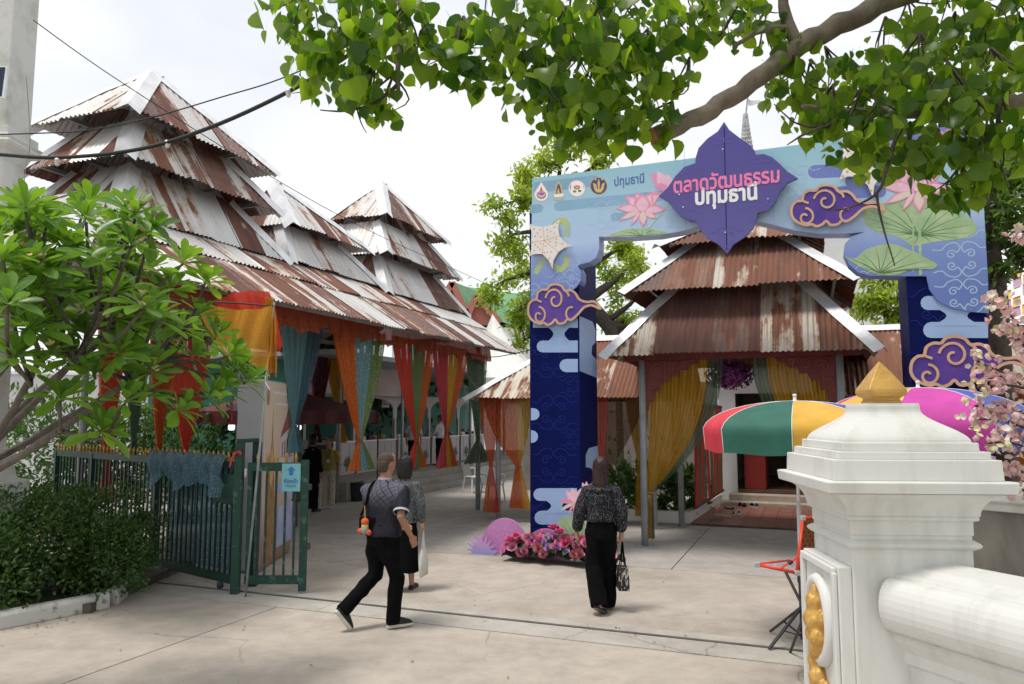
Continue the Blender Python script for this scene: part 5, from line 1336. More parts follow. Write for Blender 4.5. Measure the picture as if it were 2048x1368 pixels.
# two battery lamps hanging below the tents
M_LAMP = bpy.data.materials.new('lamp_glow'); M_LAMP.use_nodes = True
b_ = M_LAMP.node_tree.nodes['Principled BSDF']; b_.inputs['Emission Color'].default_value = (0.9, 1.0, 1.0, 1); b_.inputs['Emission Strength'].default_value = 1.2
for px, py, y, lb in ((463, 856, 13.6, 'lit white lamp hanging left of the information board'), (597, 856, 15.5, 'lit white lamp hanging right of the information board')):
    c = PY(px, py, y); lp = thing('hanging_lamp', lb, 'lamp', 'lit lamps'); mb = MB(); mb.smooth = True; mb.lathe(c - UP * 0.06, [(0.03, 0.02), (0.055, 0.035), (0.058, 0.09), (0.05, 0.115)], 14); mb.build('bulb', M_LAMP, lp)
    mb = MB(); mb.lathe(c + UP * 0.056, [(0.055, 0), (0.05, 0.03), (0.012, 0.05), (0.006, 0.6)], 12); mb.build('cap_and_cord', F_RED, lp); settle(lp, c)
# price board with big letters
pb = thing('price_board', 'white notice board with black lettering beside the dark dressed person', 'sign')
po = PY(632, 935, 18.3); MB().box(po + UP * -0.1, (0.62, 0.03, 1.5), (V((1, 0, 0)), V((0, 1, 0)), UP)).build('board', M_STALL, pb)
text_mesh('lettering', 'OPA', 0.26, po + V((0.02, -0.017, 0.10)), V((1, 0, 0)), UP, V((0, -1, 0)), M_DARKST, pb, 0.0, 0.003, 0.02)
MB().box(po + V((0.02, -0.02, 0.48)), (0.46, 0.006, 0.11)).build('heading_bar', M_DARKST, pb)
for k in range(4):
    mb = MB(); squiggle(mb, po + V((0.04, -0.017, -0.06 - 0.14 * k)), V((1, 0, 0)), UP, V((0, -1, 0)), 0.4, 0.05, 20); mb.build('faint_lettering', M_DARKST, pb)
settle(pb, po - UP * 0.85)
# black waste bin by the platform
bn_ = thing('waste_bin', 'black waste bin lined with a bag at the platform corner', 'bin'); bc = PZ(712, 1002); mb = MB(); mb.smooth = True; mb.lathe(bc, [(0.16, 0), (0.19, 0.45), (0.20, 0.46)], 16); mb.build('body', M_DARKST, bn_)
mb = MB(); mb.smooth = True; mb.lathe(bc + UP * 0.40, [(0.198, 0), (0.215, 0.03), (0.205, 0.075), (0.17, 0.06), (0.16, -0.05)], 18); mb.build('bag', mat('bin_bag', (0.012, 0.012, 0.014), 0.3, bump=0.5, bscale=12), bn_); settle(bn_, bc)

# ================================================================ white plastic chairs by the low wing
M_PLAS = mat('white_plastic', (0.62, 0.63, 0.64), 0.35)
for k, (px, py, rz, lb) in enumerate(((985, 1003, 0.5, 'white plastic chair behind the orange curtain'), (948, 985, 2.2, 'white plastic chair left of the grey post'))):
    c = PZ(px, py); cr = thing('plastic_chair', lb, 'chair', 'white plastic chairs'); ex = V((math.cos(rz), math.sin(rz), 0)); ey = V((-ex.y, ex.x, 0))
    MB().box(c + UP * 0.43, (0.44, 0.42, 0.03), (ex, ey, UP)).build('seat', M_PLAS, cr, bevel=0.012)
    for a in (-1, 1):
        for b in (-1, 1): MB().bar(c + ex * a * 0.24 + ey * b * 0.23, c + ex * a * 0.19 + ey * b * 0.18 + UP * 0.42, 0.045, 0.03).build('leg', M_PLAS, cr)
        mb = MB(); mb.smooth = True; mb.tube(smooth_path([c + ex * a * 0.22 - ey * 0.15 + UP * 0.43, c + ex * a * 0.24 - ey * 0.17 + UP * 0.64, c + ex * a * 0.24 + ey * 0.15 + UP * 0.66], 4), 0.018, 8); mb.build('armrest', M_PLAS, cr)
    mb = MB(); mb.smooth = True; mb.grid(lambda u, v: c + ex * lerp(-0.21, 0.21, u) + ey * (0.2 + 0.10 * v + 0.04 * math.cos((u - 0.5) * 3)) + UP * (0.47 + 0.38 * v - 0.05 * (2 * u - 1) ** 2 * v), 10, 8); mb.build('backrest', M_PLAS, cr)
    settle(cr, c)

# ================================================================ information board
ib = thing('information_board', 'tall grey display box printed with a golden pagoda and a white temple', 'sign board')
b0, b1 = PZ(518, 1146), PZ(580, 1104); bd = (b1 - b0).normalized(); bnr = V((bd.y, -bd.x, 0)); bw = (b1 - b0).length; bh = 2.58; M_BGREY = mat('board_grey', (0.38, 0.385, 0.42), 0.5, var=0.05, scale=2)
MB().box((b0 + b1) / 2 - bnr * 0.18 + UP * (bh / 2 + 0.02), (bw, 0.36, bh), (bd, bnr, UP)).build('box', M_BGREY, ib, bevel=0.006)
M_SAND = paint_grad('print_sandstone', [(0, (0.26, 0.12, 0.07)), (1, (0.66, 0.54, 0.43)), (0.35, (0.55, 0.42, 0.33))], 0, 2.6)
MB().plate([(0.01, 0.03), (bw - 0.01, 0.03), (bw - 0.01, bh), (0.01, bh)], b0, bd, UP, bnr, 0.004, 0.003).build('printed_face', M_SAND, ib)
def bp_(pts, m, nm, off): return MB().plate(pts, b0, bd, UP, bnr, off, 0.001).build(nm, m, ib)
M_BRNZ = mat('print_bronze', (0.25, 0.12, 0.05), 0.5, col2=(0.40, 0.24, 0.10), scale=9); M_TEMW = mat('print_temple_white', (0.60, 0.56, 0.58), 0.5); M_TEMR = mat('print_temple_roof', (0.28, 0.06, 0.06), 0.5); M_BLUP = mat('print_photo_blue', (0.30, 0.36, 0.68), 0.5, col2=(0.5, 0.52, 0.7), scale=3)
bp_([(0.42, 2.22), (0.45, 1.75), (0.50, 1.62), (0.55, 1.45), (0.57, 1.2), (0.62, 0.8), (0.66, 0.1), (0.16, 0.1), (0.22, 0.8), (0.27, 1.2), (0.29, 1.45), (0.35, 1.62), (0.39, 1.75)], M_BRNZ, 'pagoda_print', 0.0055)
bp_([(0.42, 1.68), (0.49, 1.5), (0.49, 1.2), (0.42, 1.1), (0.35, 1.2), (0.35, 1.5)], mat('print_gold', (0.6, 0.38, 0.12), 0.4), 'niche_print', 0.0065)
bp_([(0.85, 1.78), (1.45, 1.95), (1.62, 1.8), (1.62, 1.15), (0.85, 1.22)], M_TEMW, 'temple_print', 0.0055); bp_([(0.82, 1.78), (1.30, 2.28), (1.50, 2.32), (1.47, 1.96)], M_TEMR, 'roof_print', 0.0062)
for k in range(5):
    bp_([(0.92 + k * 0.13, 1.48), (0.97 + k * 0.13, 1.48), (0.97 + k * 0.13, 1.72 + k * 0.02), (0.92 + k * 0.13, 1.71 + k * 0.02)], M_TEMR, 'window_print', 0.007); bp_([(0.92 + k * 0.13, 1.24), (0.97 + k * 0.13, 1.24), (0.97 + k * 0.13, 1.36), (0.92 + k * 0.13, 1.36)], M_TEMR, 'window_print', 0.007)
for (x0, x1, z0, z1) in ((0.74, 1.1, 0.98, 1.12), (1.12, 1.60, 0.82, 1.10), (0.78, 1.15, 0.2, 0.78), (1.2, 1.62, 0.2, 0.78)): bp_([(x0, z0), (x1, z0), (x1, z1), (x0, z1)], M_BLUP, 'photo_print', 0.0058)
bp_([(0.10 + 0.075 * math.cos(t) + 0.06, 2.36 + 0.12 * math.sin(t)) for t in [2 * math.pi * k / 16 for k in range(16)]], M_BRNZ, 'crest_print', 0.006)
for z, a, b_ in ((2.43, 0.42, 1.30), (2.27, 0.5, 1.2)):
    mb = MB(); squiggle(mb, b0 + bd * ((a + b_) / 2) + UP * z, bd, UP, bnr, b_ - a, 0.075, 34); mb.build('faint_lettering', M_PW, ib).location = bnr * 0.004
settle(ib, (b0 + b1) / 2)

# ================================================================ green gate and fence
M_GRN = mat('gate_green', (0.006, 0.03, 0.022), 0.42, col2=(0.008, 0.045, 0.032), scale=6, bump=0.15, bscale=30); M_GRNL = mat('gate_green_worn', (0.008, 0.05, 0.035), 0.5, col2=(0.10, 0.2, 0.17), scale=10, fac=(0.55, 0.7))
M_SPEAR = mat('spear_gold', (0.42, 0.26, 0.06), 0.4, 0.3, var=0.2, scale=10)
def spear(p, parent, s=1.0):
    mb = MB(); mb.lathe(p, [(0.014 * s, 0), (0.014 * s, 0.02), (0.02 * s, 0.03), (0.012 * s, 0.04), (0.022 * s, 0.055), (0.016 * s, 0.085), (0.002, 0.125)], 6); return mb.build('spear_finial', M_SPEAR, parent)
gpz = PZ(470, 1188)
fn_ = thing('iron_fence', 'long dark green iron fence with gold spear tips behind the hedge', 'fence')
fA, fB = gpz + V((-0.05, 0.10, 0)), PZ(300, 1142); fd = (fB - fA).normalized(); FL = 5.2; fB = fA + fd * FL; zt_f = 1.50
MB().bar(fA + UP * zt_f, fB + UP * zt_f, 0.05, 0.09).build('top_rail', M_GRN, fn_); MB().bar(fA + UP * 0.14, fB + UP * 0.14, 0.05, 0.10).build('bottom_rail', M_GRN, fn_)
bar_me = None; nb = int(FL / 0.115)
for k in range(nb):
    p = fA + fd * (0.1 + k * 0.115)
    if bar_me is None: bar_me = MB().box((0, 0, 0), (0.022, 0.022, 1.27), (fd, V((-fd.y, fd.x, 0)), UP)).mesh('bar', M_GRN)
    o = link(bpy.data.objects.new('bar', bar_me), fn_); o.location = p + UP * 0.82
    spear(p + UP * (zt_f + 0.045), fn_)
for k in (0.0, 1.95, 3.9, 5.2):
    MB().box(fA + fd * k + UP * 0.78, (0.07, 0.07, 1.5), (fd, V((-fd.y, fd.x, 0)), UP)).build('post', M_GRN, fn_, bevel=0.004)
MB().box(fA + fd * 0.22 + UP * 1.22 + V((0.0, -0.06, 0)), (0.42, 0.05, 0.36), (fd, V((-fd.y, fd.x, 0)), UP)).build('lock_plate', M_GRN, fn_, bevel=0.006)
for k in (0.3, 3.0):
    mb = MB(); mb.smooth = True; mb.lathe(fA + fd * k + UP * 0.045 - V((-fd.y, fd.x, 0)) * 0.02, [(0.045, 0), (0.045, 0.04)], 14, (fd, UP, V((-fd.y, fd.x, 0)))); mb.build('track_wheel', M_DARKST, fn_)
settle(fn_, fA)
gt = thing('double_gate_post', 'green double gate post with a bridge bar on top', 'gate post'); gq = PZ(506, 1172)
MB().box(gpz + UP * 0.89, (0.095, 0.095, 1.78)).build('post', M_GRNL, gt, bevel=0.005); MB().box(gq + UP * 0.89, (0.095, 0.095, 1.78)).build('post', M_GRN, gt, bevel=0.005); MB().bar(gpz + UP * 1.80, gq + UP * 1.80, 0.095, 0.045).build('bridge_bar', M_GRNL, gt, bevel=0.004); settle(gt, gpz)
gl = thing('gate_leaf', 'small open green gate leaf carrying the blue toilet sign', 'gate'); la, lb_ = gpz + V((0.1, 0.02, 0.0)), PZ(604, 1187); ld = (lb_ - la); ld.z = 0; LL = ld.length; ld.normalize(); lp_ = V((-ld.y, ld.x, 0))
MB().bar(la + UP * 1.49, lb_ + UP * 1.49, 0.05, 0.10).build('top_rail', M_GRNL, gl, bevel=0.004); MB().bar(la + UP * 0.16, lb_ + UP * 0.16, 0.05, 0.10).build('bottom_rail', M_GRNL, gl, bevel=0.004); MB().box(lb_ + UP * 0.80, (0.085, 0.06, 1.54), (ld, lp_, UP)).build('stile', M_GRNL, gl, bevel=0.004); MB().box(la + UP * 0.80 + ld * 0.03, (0.05, 0.05, 1.3), (ld, lp_, UP)).build('stile', M_GRNL, gl, bevel=0.004)
for k in range(1, 6):
    p = la + ld * (LL * k / 6); MB().box(p + UP * 0.82, (0.024, 0.024, 1.25), (ld, lp_, UP)).build('bar', M_GRNL, gl); spear(p + UP * 1.54, gl)
for z in (0.55, 0.95, 1.25): MB().box(lb_ + ld * 0.06 + UP * z, (0.04, 0.05, 0.07), (ld, lp_, UP)).build('hinge', M_DARKST, gl)
mb = MB(); mb.smooth = True; mb.tube([la + UP * 1.47 + ld * -0.03, la + UP * 1.36 + ld * -0.03], 0.02, 8); mb.build('latch', M_ZINC, gl); settle(gl, la)
ts = thing('toilet_sign', 'light blue toilet direction sign with an arrow hung on the gate leaf', 'sign'); s0 = lb_ - ld * 0.27 - lp_ * 0.035
M_SGN = mat('sign_cyan', (0.18, 0.46, 0.55), 0.3, var=0.08, scale=4); M_SGD = mat('sign_blue', (0.03, 0.18, 0.42), 0.4)
if lp_.y > 0: sn = -lp_
else: sn = lp_
MB().plate([(0, 1.20), (0.225, 1.20), (0.225, 1.53), (0, 1.53)], s0, ld, UP, sn, 0.004, 0.004).build('sheet', M_SGN, ts)
MB().plate([(0.112, 1.50), (0.165, 1.45), (0.137, 1.45), (0.137, 1.39), (0.087, 1.39), (0.087, 1.45), (0.06, 1.45)], s0, ld, UP, sn, 0.006, 0.001).build('arrow', M_SGD, ts)
text_mesh('lettering', 'ห้องน้ำ', 0.065, s0 + ld * 0.112 + UP * 1.30, ld, UP, sn, M_SGD, ts, 0.006, 0.001, 0.03, width=0.16); text_mesh('lettering', 'TOILETS', 0.036, s0 + ld * 0.112 + UP * 1.25, ld, UP, sn, M_DARKST, ts, 0.006, 0.001, 0.0, width=0.125); settle(ts, s0 + UP * 1.16)
# blue net cloth over the fence
nc = thing('blue_net_cloth', 'crumpled blue sequined cloth thrown over the green fence', 'cloth'); fo = V((-fd.y, fd.x, 0)); fo = fo if fo.y < 0 else -fo; uvs = []
mb = MB(); mb.smooth = True
def nfn(u, v):
    s = lerp(0.16, 2.05, u); h = 0.30 + 0.18 * abs(math.sin(u * 7.5 + 0.6)) + 0.06 * math.sin(u * 23)
    uvs.append((s, v, 3)); fold = 0.05 * math.sin(u * 40 + v * 4) + 0.03 * math.sin(u * 17 - v * 7)
    zz = zt_f + 0.09 + 0.05 * abs(math.sin(s / 0.23 * math.pi)) - h * max(0, v - 0.12) / 0.88
    return fA + fd * s + fo * (0.03 + 0.07 * min(1, v * 3) + fold * v) + UP * zz
mb.grid(nfn, 70, 16); g = mb.build('draped_fold', S_BLUE, nc); set_uv(g, 'cuv', uvs)
mb = MB(); mb.smooth = True; uvs = []
def nfn2(u, v): uvs.append((u * 2, v * 1.3, 5)); return fA + fd * lerp(0.1, 1.75, u) - fo * (0.05 + 0.03 * math.sin(u * 45) + 0.03 * math.sin(u * 13)) + UP * (1.5 - 1.28 * v)
mb.grid(nfn2, 70, 10); g = mb.build('hanging_length', S_BLUE, nc); set_uv(g, 'cuv', uvs); settle(nc, fA + fd)
rb_ = MB(); rb_.smooth = True; rp_ = gpz + UP * 1.66 + V((-0.02, -0.055, 0))
rb_.tube([rp_ + V((0.055 * math.cos(a), 0.06 + 0.055 * math.sin(a), 0)) for a in [k * 0.5236 for k in range(13)]], 0.012, 6, False); rb_.tube(smooth_path([rp_, rp_ + V((-0.05, -0.01, -0.06)), rp_ + V((-0.07, -0.005, -0.17))], 4), 0.011, 6); rb_.tube(smooth_path([rp_, rp_ + V((0.04, -0.02, 0.015)), rp_ + V((0.06, -0.02, -0.02))], 4), 0.013, 6)
tag(rb_.build('red_ribbon', F_RED), 'red ribbon knotted round the green gate post', 'ribbon')
# yellow and red cloth on a leaning pole
cp0, cp1 = PY(548, 604, 8.55), PY(492, 1160, 9.05); cp1.z = 0.0
pl_ = thing('leaning_pole', 'thin grey steel pole leaning beside the information board', 'pole'); mb = MB(); mb.smooth = True; mb.tube([cp1, cp0], 0.014, 8); mb.build('tube', M_STEEL, pl_); mb = MB(); mb.tube(smooth_path([cp0.lerp(cp1, 0.24) + V((0.02, -0.01, 0.1)), cp0.lerp(cp1, 0.26) + V((-0.01, -0.02, 0)), cp0.lerp(cp1, 0.27) + V((0.05, -0.02, -0.08))], 4), 0.006, 5); mb.build('string', M_PW, pl_); settle(pl_, cp1)
def hang(label, quad, m, sag, seed, name):
    a, b, c, d = quad; mb = MB(); mb.smooth = True; uvs = []
    def fn(u, v):
        p = a.lerp(b, u).lerp(d.lerp(c, u), v); uvs.append((u * 1.4, v * 1.2, seed))
        return p + V((0, -1, 0)) * (0.05 * math.sin(u * 9 + seed + v * 3) * v + 0.03 * math.sin(u * 21 + v * 6)) + UP * (-sag * math.sin(math.pi * u) * (1 - v) + 0.03 * math.sin(u * 12 + seed) * v)
    mb.grid(fn, 30, 24); o = mb.build(name, m); set_uv(o, 'cuv', uvs); return tag(o, label, 'cloth', 'cloths on the leaning pole')
SF_Y = sequin_mat('organza_gold_bright', (0.62, 0.32, 0.025), (0.95, 0.62, 0.10), 0.82); SF_R = sequin_mat('organza_scarlet', (0.75, 0.06, 0.03), (0.95, 0.25, 0.08), 0.85)
yd = 8.5
hang('gold sequined cloth hung from a wire over the frangipani', (PY(392, 598, yd + 0.1), PY(546, 612, yd), PY(538, 742, yd), PY(430, 705, yd + 0.05)), SF_Y, 0.08, 1.0, 'gold_cloth')
hang('gold sequined cloth tail bunched beside the leaning pole', (PY(532, 592, yd + 0.05), PY(549, 600, yd + 0.06), PY(556, 748, yd + 0.06), PY(536, 752, yd + 0.05)), SF_Y, 0.0, 2.2, 'gold_cloth')
hang('bright scarlet cloth behind the gold one under the eave', (PY(425, 602, yd + 0.3), PY(540, 584, yd + 0.3), PY(569, 694, yd + 0.3), PY(540, 706, yd + 0.3)), SF_R, -0.06, 3.1, 'scarlet_cloth')
# ================================================================ people
def skin_tone(n, c): return mat(n, c, 0.55, var=0.08, scale=14, spec=0.3)
SK1, SK2 = skin_tone('skin_tan', (0.36, 0.19, 0.12)), skin_tone('skin_light', (0.44, 0.26, 0.18))
M_BLACKC = mat('black_trousers', (0.0045, 0.0043, 0.005), 0.85, var=0.3, scale=9, spec=0.08)
M_HAIR = mat('black_hair', (0.010, 0.008, 0.007), 0.38, var=0.4, scale=60, stretch=(1, 1, 0.08), bump=0.4, bscale=90); M_HAIRB = mat('brown_hair', (0.030, 0.012, 0.010), 0.34, var=0.35, scale=60, stretch=(1, 1, 0.06), bump=0.4, bscale=90)
M_STUB = mat('cropped_hair', (0.045, 0.035, 0.03), 0.8, col2=(0.10, 0.07, 0.05), scale=40)
def cloth_nodes(name, base, fn, rough=0.75):
    m, n, l, b = nt_new(name); tc = n.new('ShaderNodeTexCoord'); b.inputs['Roughness'].default_value = rough; b.inputs['Specular IOR Level'].default_value = 0.25
    mx = n.new('ShaderNodeMixRGB'); fn(n, l, tc, mx); l.new(mx.outputs['Color'], b.inputs['Base Color']); MATS[name] = m; return m
def dots(n, l, tc, mx):
    vo = n.new('ShaderNodeTexVoronoi'); vo.inputs['Scale'].default_value = 75; vo.inputs['Randomness'].default_value = 0.55; l.new(tc.outputs['Object'], vo.inputs['Vector'])
    r_ = n.new('ShaderNodeMapRange'); r_.inputs[1].default_value = 0.20; r_.inputs[2].default_value = 0.27; r_.inputs[3].default_value = 1; r_.inputs[4].default_value = 0; l.new(vo.outputs['Distance'], r_.inputs[0]); l.new(r_.outputs[0], mx.inputs['Fac'])
    mx.inputs['Color1'].default_value = (0.010, 0.010, 0.016, 1); mx.inputs['Color2'].default_value = (0.36, 0.35, 0.37, 1)
def tweed(n, l, tc, mx):
    no = n.new('ShaderNodeTexNoise'); no.inputs['Scale'].default_value = 130; no.inputs['Detail'].default_value = 3; l.new(tc.outputs['Object'], no.inputs['Vector'])
    r_ = n.new('ShaderNodeMapRange'); r_.inputs[1].default_value = 0.48; r_.inputs[2].default_value = 0.66; l.new(no.outputs['Fac'], r_.inputs[0]); l.new(r_.outputs[0], mx.inputs['Fac'])
    mx.inputs['Color1'].default_value = (0.022, 0.026, 0.030, 1); mx.inputs['Color2'].default_value = (0.30, 0.32, 0.33, 1)
def lattice(n, l, tc, mx):
    sp = n.new('ShaderNodeSeparateXYZ'); l.new(tc.outputs['Object'], sp.inputs[0])
    def op(o, a, b_):
        x = n.new('ShaderNodeMath'); x.operation = o
        for i, k in enumerate((a, b_)):
            if isinstance(k, (int, float)): x.inputs[i].default_value = k
            elif k is not None: l.new(k, x.inputs[i])
        return x.outputs[0]
    X, Z = sp.outputs['X'], sp.outputs['Z']
    def ln(v): return op('LESS_THAN', op('ABSOLUTE', op('SUBTRACT', op('FRACT', op('MULTIPLY', v, 19.0), None), 0.5), None), 0.06)
    lines = op('MAXIMUM', ln(op('ADD', X, op('MULTIPLY', Z, 0.85))), ln(op('SUBTRACT', X, op('MULTIPLY', Z, 0.85))))
    g = n.new('ShaderNodeMapRange'); g.inputs[1].default_value = 1.12; g.inputs[2].default_value = 1.42; l.new(Z, g.inputs[0])
    ax = n.new('ShaderNodeMapRange'); ax.inputs[1].default_value = 0.235; ax.inputs[2].default_value = 0.20; ax.inputs[3].default_value = 0; ax.inputs[4].default_value = 1; l.new(op('ABSOLUTE', X, None), ax.inputs[0])
    f = op('MULTIPLY', op('MULTIPLY', g.outputs[0], ax.outputs[0]), op('SUBTRACT', 1.0, lines)); l.new(f, mx.inputs['Fac'])
    mx.inputs['Color1'].default_value = (0.012, 0.012, 0.020, 1); mx.inputs['Color2'].default_value = (0.125, 0.12, 0.16, 1)
C_DOTS, C_TWEED, C_LATT = cloth_nodes('dotted_blouse', 0, dots), cloth_nodes('tweed_jacket', 0, tweed), cloth_nodes('lattice_polo', 0, lattice)
def ell(c, rx, ry, n=18, yaw=0.0, tilt=0.0):
    ca, sa_ = math.cos(yaw), math.sin(yaw)
    return [V((c[0] + rx * math.cos(t) * ca - ry * math.sin(t) * sa_, c[1] + rx * math.cos(t) * sa_ + ry * math.sin(t) * ca, c[2] + tilt * math.sin(t) * ry)) for t in [2 * math.pi * k / n for k in range(n)]]
def hand(mb, wrist, d, side, s=1.0, curl=0.5, palm_n=None):
    """five fingers on a palm; d = direction of the fingers, side = +1 right / -1 left"""
    d = V(d).normalized(); pn = V(palm_n) if palm_n else V((-side, 0, 0)); pn = (pn - d * pn.dot(d)).normalized(); ac = d.cross(pn)
    c0 = V(wrist); mb.tube([c0 - d * 0.02, c0 + d * 0.03, c0 + d * 0.075], [0.024 * s, 0.030 * s, 0.028 * s], 8)
    mb.tube([c0 + d * 0.02 + ac * 0.018, c0 + d * 0.08 + ac * 0.026], [0.018 * s, 0.014 * s], 8); mb.tube([c0 + d * 0.02 - ac * 0.018, c0 + d * 0.08 - ac * 0.026], [0.018 * s, 0.014 * s], 8)
    for i, (o, L) in enumerate(((-0.030, 0.060), (-0.010, 0.074), (0.010, 0.078), (0.030, 0.070))):
        b = c0 + d * 0.078 + ac * o; k1 = b + d * (L * 0.5) + pn * (L * 0.15 * curl); k2 = k1 + d * (L * 0.30) + pn * (L * 0.42 * curl); k3 = k2 + d * (L * 0.12) + pn * (L * 0.4 * curl)
        mb.tube([b - d * 0.01, b, k1, k2, k3], [0.0095 * s, 0.0095 * s, 0.009 * s, 0.008 * s, 0.006 * s], 7)
    t0 = c0 + d * 0.025 + ac * 0.028; mb.tube([t0, t0 + ac * 0.022 + d * 0.03 + pn * 0.012, t0 + ac * 0.026 + d * 0.062 + pn * 0.03], [0.013 * s, 0.011 * s, 0.008 * s], 7)
def foot(root, ankle, d, pitch, mats_, L=0.265, kind='sneaker', s=1.0):
    """shoe: sole and upper; d heading (2-D), pitch>0 lifts the heel"""
    d = V((d[0], d[1], 0)).normalized(); sd = V((-d.y, d.x, 0)); fw = d * math.cos(pitch) - UP * math.sin(pitch); up = d * math.sin(pitch) + UP * math.cos(pitch)
    o = V(ankle) - up * 0.075 * s - fw * 0.055
    st = [(-0.00, 0.030), (0.03, 0.036), (0.09, 0.033), (0.16, 0.043), (0.21, 0.043), (0.245, 0.032), (0.265, 0.012)]
    rg = lambda k, z: [o + fw * (x * L / 0.265) + sd * (w * k * s) + up * z for x, w in st] + [o + fw * (x * L / 0.265) - sd * (w * k * s) + up * z for x, w in st[::-1]]
    h0 = 0.03 if kind == 'sneaker' else 0.012
    mb = MB(); mb.loft([rg(0.96, 0), rg(1.04, h0 * 0.4), rg(1.02, h0)]); mb.build('shoe_sole', mats_[0], root, bevel=0.004)
    hs = [0.075, 0.085, 0.075, 0.058, 0.04, 0.026, 0.008] if kind == 'sneaker' else [0.045, 0.04, 0.02, 0.03, 0.032, 0.022, 0.006]
    rows = [[o + fw * (x * L / 0.265) + sd * (w * 0.97 * s * math.cos(t)) + up * (h0 + h * math.sin(t)) for t in [math.pi * k / 10 for k in range(11)]] for (x, w), h in zip(st, hs)]
    mb = MB(); mb.smooth = True; mb.loft(rows, False, False); mb.add(rows[0], [tuple(range(11))]); u_ = mb.build('shoe_upper', mats_[1], root)
    if kind == 'sneaker':
        mb = MB(); mb.smooth = True
        for k in range(3):
            x = 0.10 + k * 0.028; mb.tube([o + fw * (x * L / 0.265) + sd * (0.030 * math.cos(t)) + up * (h0 + (0.077 - k * 0.012) * math.sin(t)) for t in [R(a) for a in range(40, 141, 20)]], 0.004, 5)
        mb.build('laces', M_PW, u_)
def person(label, pos, head_deg, H, sk, hairfn, top, bottom, legs, arms, shoes, torso_yaw=0.0, head_yaw=0.0, lean=(0.0, 0.0), build=1.0, vox=0.009, collar=None, neckz=1.42, group=None, sleeves='long', topz=0.93, head_tilt=0.0):
    """all measures for a figure of 1.70 m, x right, y forwards; legs/arms = dicts of joints"""
    root = thing('person', label, 'person', group); s = H / 1.70
    root.location = pos; root.rotation_euler = (0, 0, -R(head_deg)); root.scale = (s, s, s)
    ty = R(torso_yaw)
    def rot(p, z0=0.95):
        k = min(1, max(0, (p[2] - z0) / 0.25)); a = -ty * k
        x, y = p[0] * math.cos(a) - p[1] * math.sin(a), p[0] * math.sin(a) + p[1] * math.cos(a)
        q = max(0, p[2] - 0.9); return V((x + lean[0] * q, y + lean[1] * q, p[2]))
    hx = rot((0, 0.015, 1.60))
    hy = ty + R(head_yaw)
    def hp(x, y, z): a = -hy; return V((hx.x + x * math.cos(a) - y * math.sin(a), hx.y + x * math.sin(a) + y * math.cos(a), 1.60 + z))
    # --- body: one continuous skin
    mb = MB()
    mb.loft([ell((hp(0, 0.01, z).x, hp(0, 0.01, z).y, 1.60 + z), rx, ry, 16, -hy) for z, rx, ry in ((-0.118, 0.035, 0.045), (-0.095, 0.052, 0.068), (-0.05, 0.066, 0.084), (0.0, 0.073, 0.094), (0.045, 0.074, 0.096), (0.08, 0.062, 0.082), (0.105, 0.03, 0.04))])
    for k in (-1, 1):
        mb.ball(hp(0.076 * k, -0.005, -0.012), 0.020, 8, 6, (V((0.4, 0, 0)), V((0, 1, 0)), UP), (1, 1, 1.5))
    mb.tube([hp(0, 0.094, 0.02), hp(0, 0.113, -0.022), hp(0, 0.092, -0.035)], [0.010, 0.016, 0.012], 8)             # nose
    mb.tube([hp(-0.022, 0.086, -0.060), hp(0, 0.094, -0.062), hp(0.022, 0.086, -0.060)], 0.008, 6)                     # mouth
    n0 = rot((0, -0.005, 1.36)); mb.tube([n0, V((hp(0, -0.005, -0.08).x, hp(0, -0.005, -0.08).y, 1.50)), hp(0, 0, -0.02)], [0.075, 0.056, 0.055], 12)
    mb.loft([ell(rot((0, 0, z)), rx * build, ry * build, 16, -ty if z > 1.1 else 0) for z, rx, ry in ((0.86, 0.13, 0.09), (1.0, 0.12, 0.08), (1.2, 0.13, 0.085), (1.34, 0.14, 0.075), (1.41, 0.08, 0.06))])
    for sd, side in (('L', -1), ('R', 1)):
        a = arms[sd]; sh = rot((0.165 * side * build, 0, 1.335)); el = V(a['elbow']); wr = V(a['wrist'])
        mb.tube([rot((0.09 * side, 0, 1.36)), sh, sh.lerp(el, 0.5), el, el.lerp(wr, 0.35), wr], [0.05, 0.05, 0.044, 0.038, 0.037, 0.025], 10)
        hand(mb, wr, a.get('hand', (0, 0.1, -1)), side, 1.0, a.get('curl', 0.5), a.get('palm'))
        g = legs[sd]; hpj = V((0.085 * side, 0, 0.90)); kn, an = V(g['knee']), V(g['ankle'])
        mb.tube([hpj, hpj.lerp(kn, 0.5), kn, kn.lerp(an, 0.4), an, an - UP * 0.03], [0.075, 0.06, 0.048, 0.046, 0.034, 0.034], 10)
    fuse(mb, 'body', sk, root, vox, 2)
    for k in (-1, 1):                                   # eyes
        mb = MB(); mb.smooth = True; mb.ball(hp(0.031 * k, 0.084, 0.008), 0.011, 8, 6); mb.build('eye', M_HAIR, root)
    hairfn(root, hp)
    # --- clothes
    mb = MB()
    if bottom[0] == 'trousers':
        w1, w2 = bottom[2]
        mb.loft([ell((0, 0, z), rx * build, ry * build, 18) for z, rx, ry in ((0.80, 0.155, 0.115), (0.88, 0.172, 0.128), (0.95, 0.165, 0.122), (1.02, 0.152, 0.112))])
        for sd, side in (('L', -1), ('R', 1)):
            g = legs[sd]; hpj = V((0.085 * side, 0, 0.86)); kn, an = V(g['knee']), V(g['ankle']); e = an + (an - kn).normalized() * g.get('hem', 0.02)
            mb.tube([hpj + UP * 0.04, hpj.lerp(kn, 0.35), hpj.lerp(kn, 0.7), kn, kn.lerp(e, 0.4), kn.lerp(e, 0.8), e], [0.098 * build, 0.096 * build, 0.084, w1, (w1 + w2) / 2, w2, w2], 14)
    else:
        z0 = bottom[2]
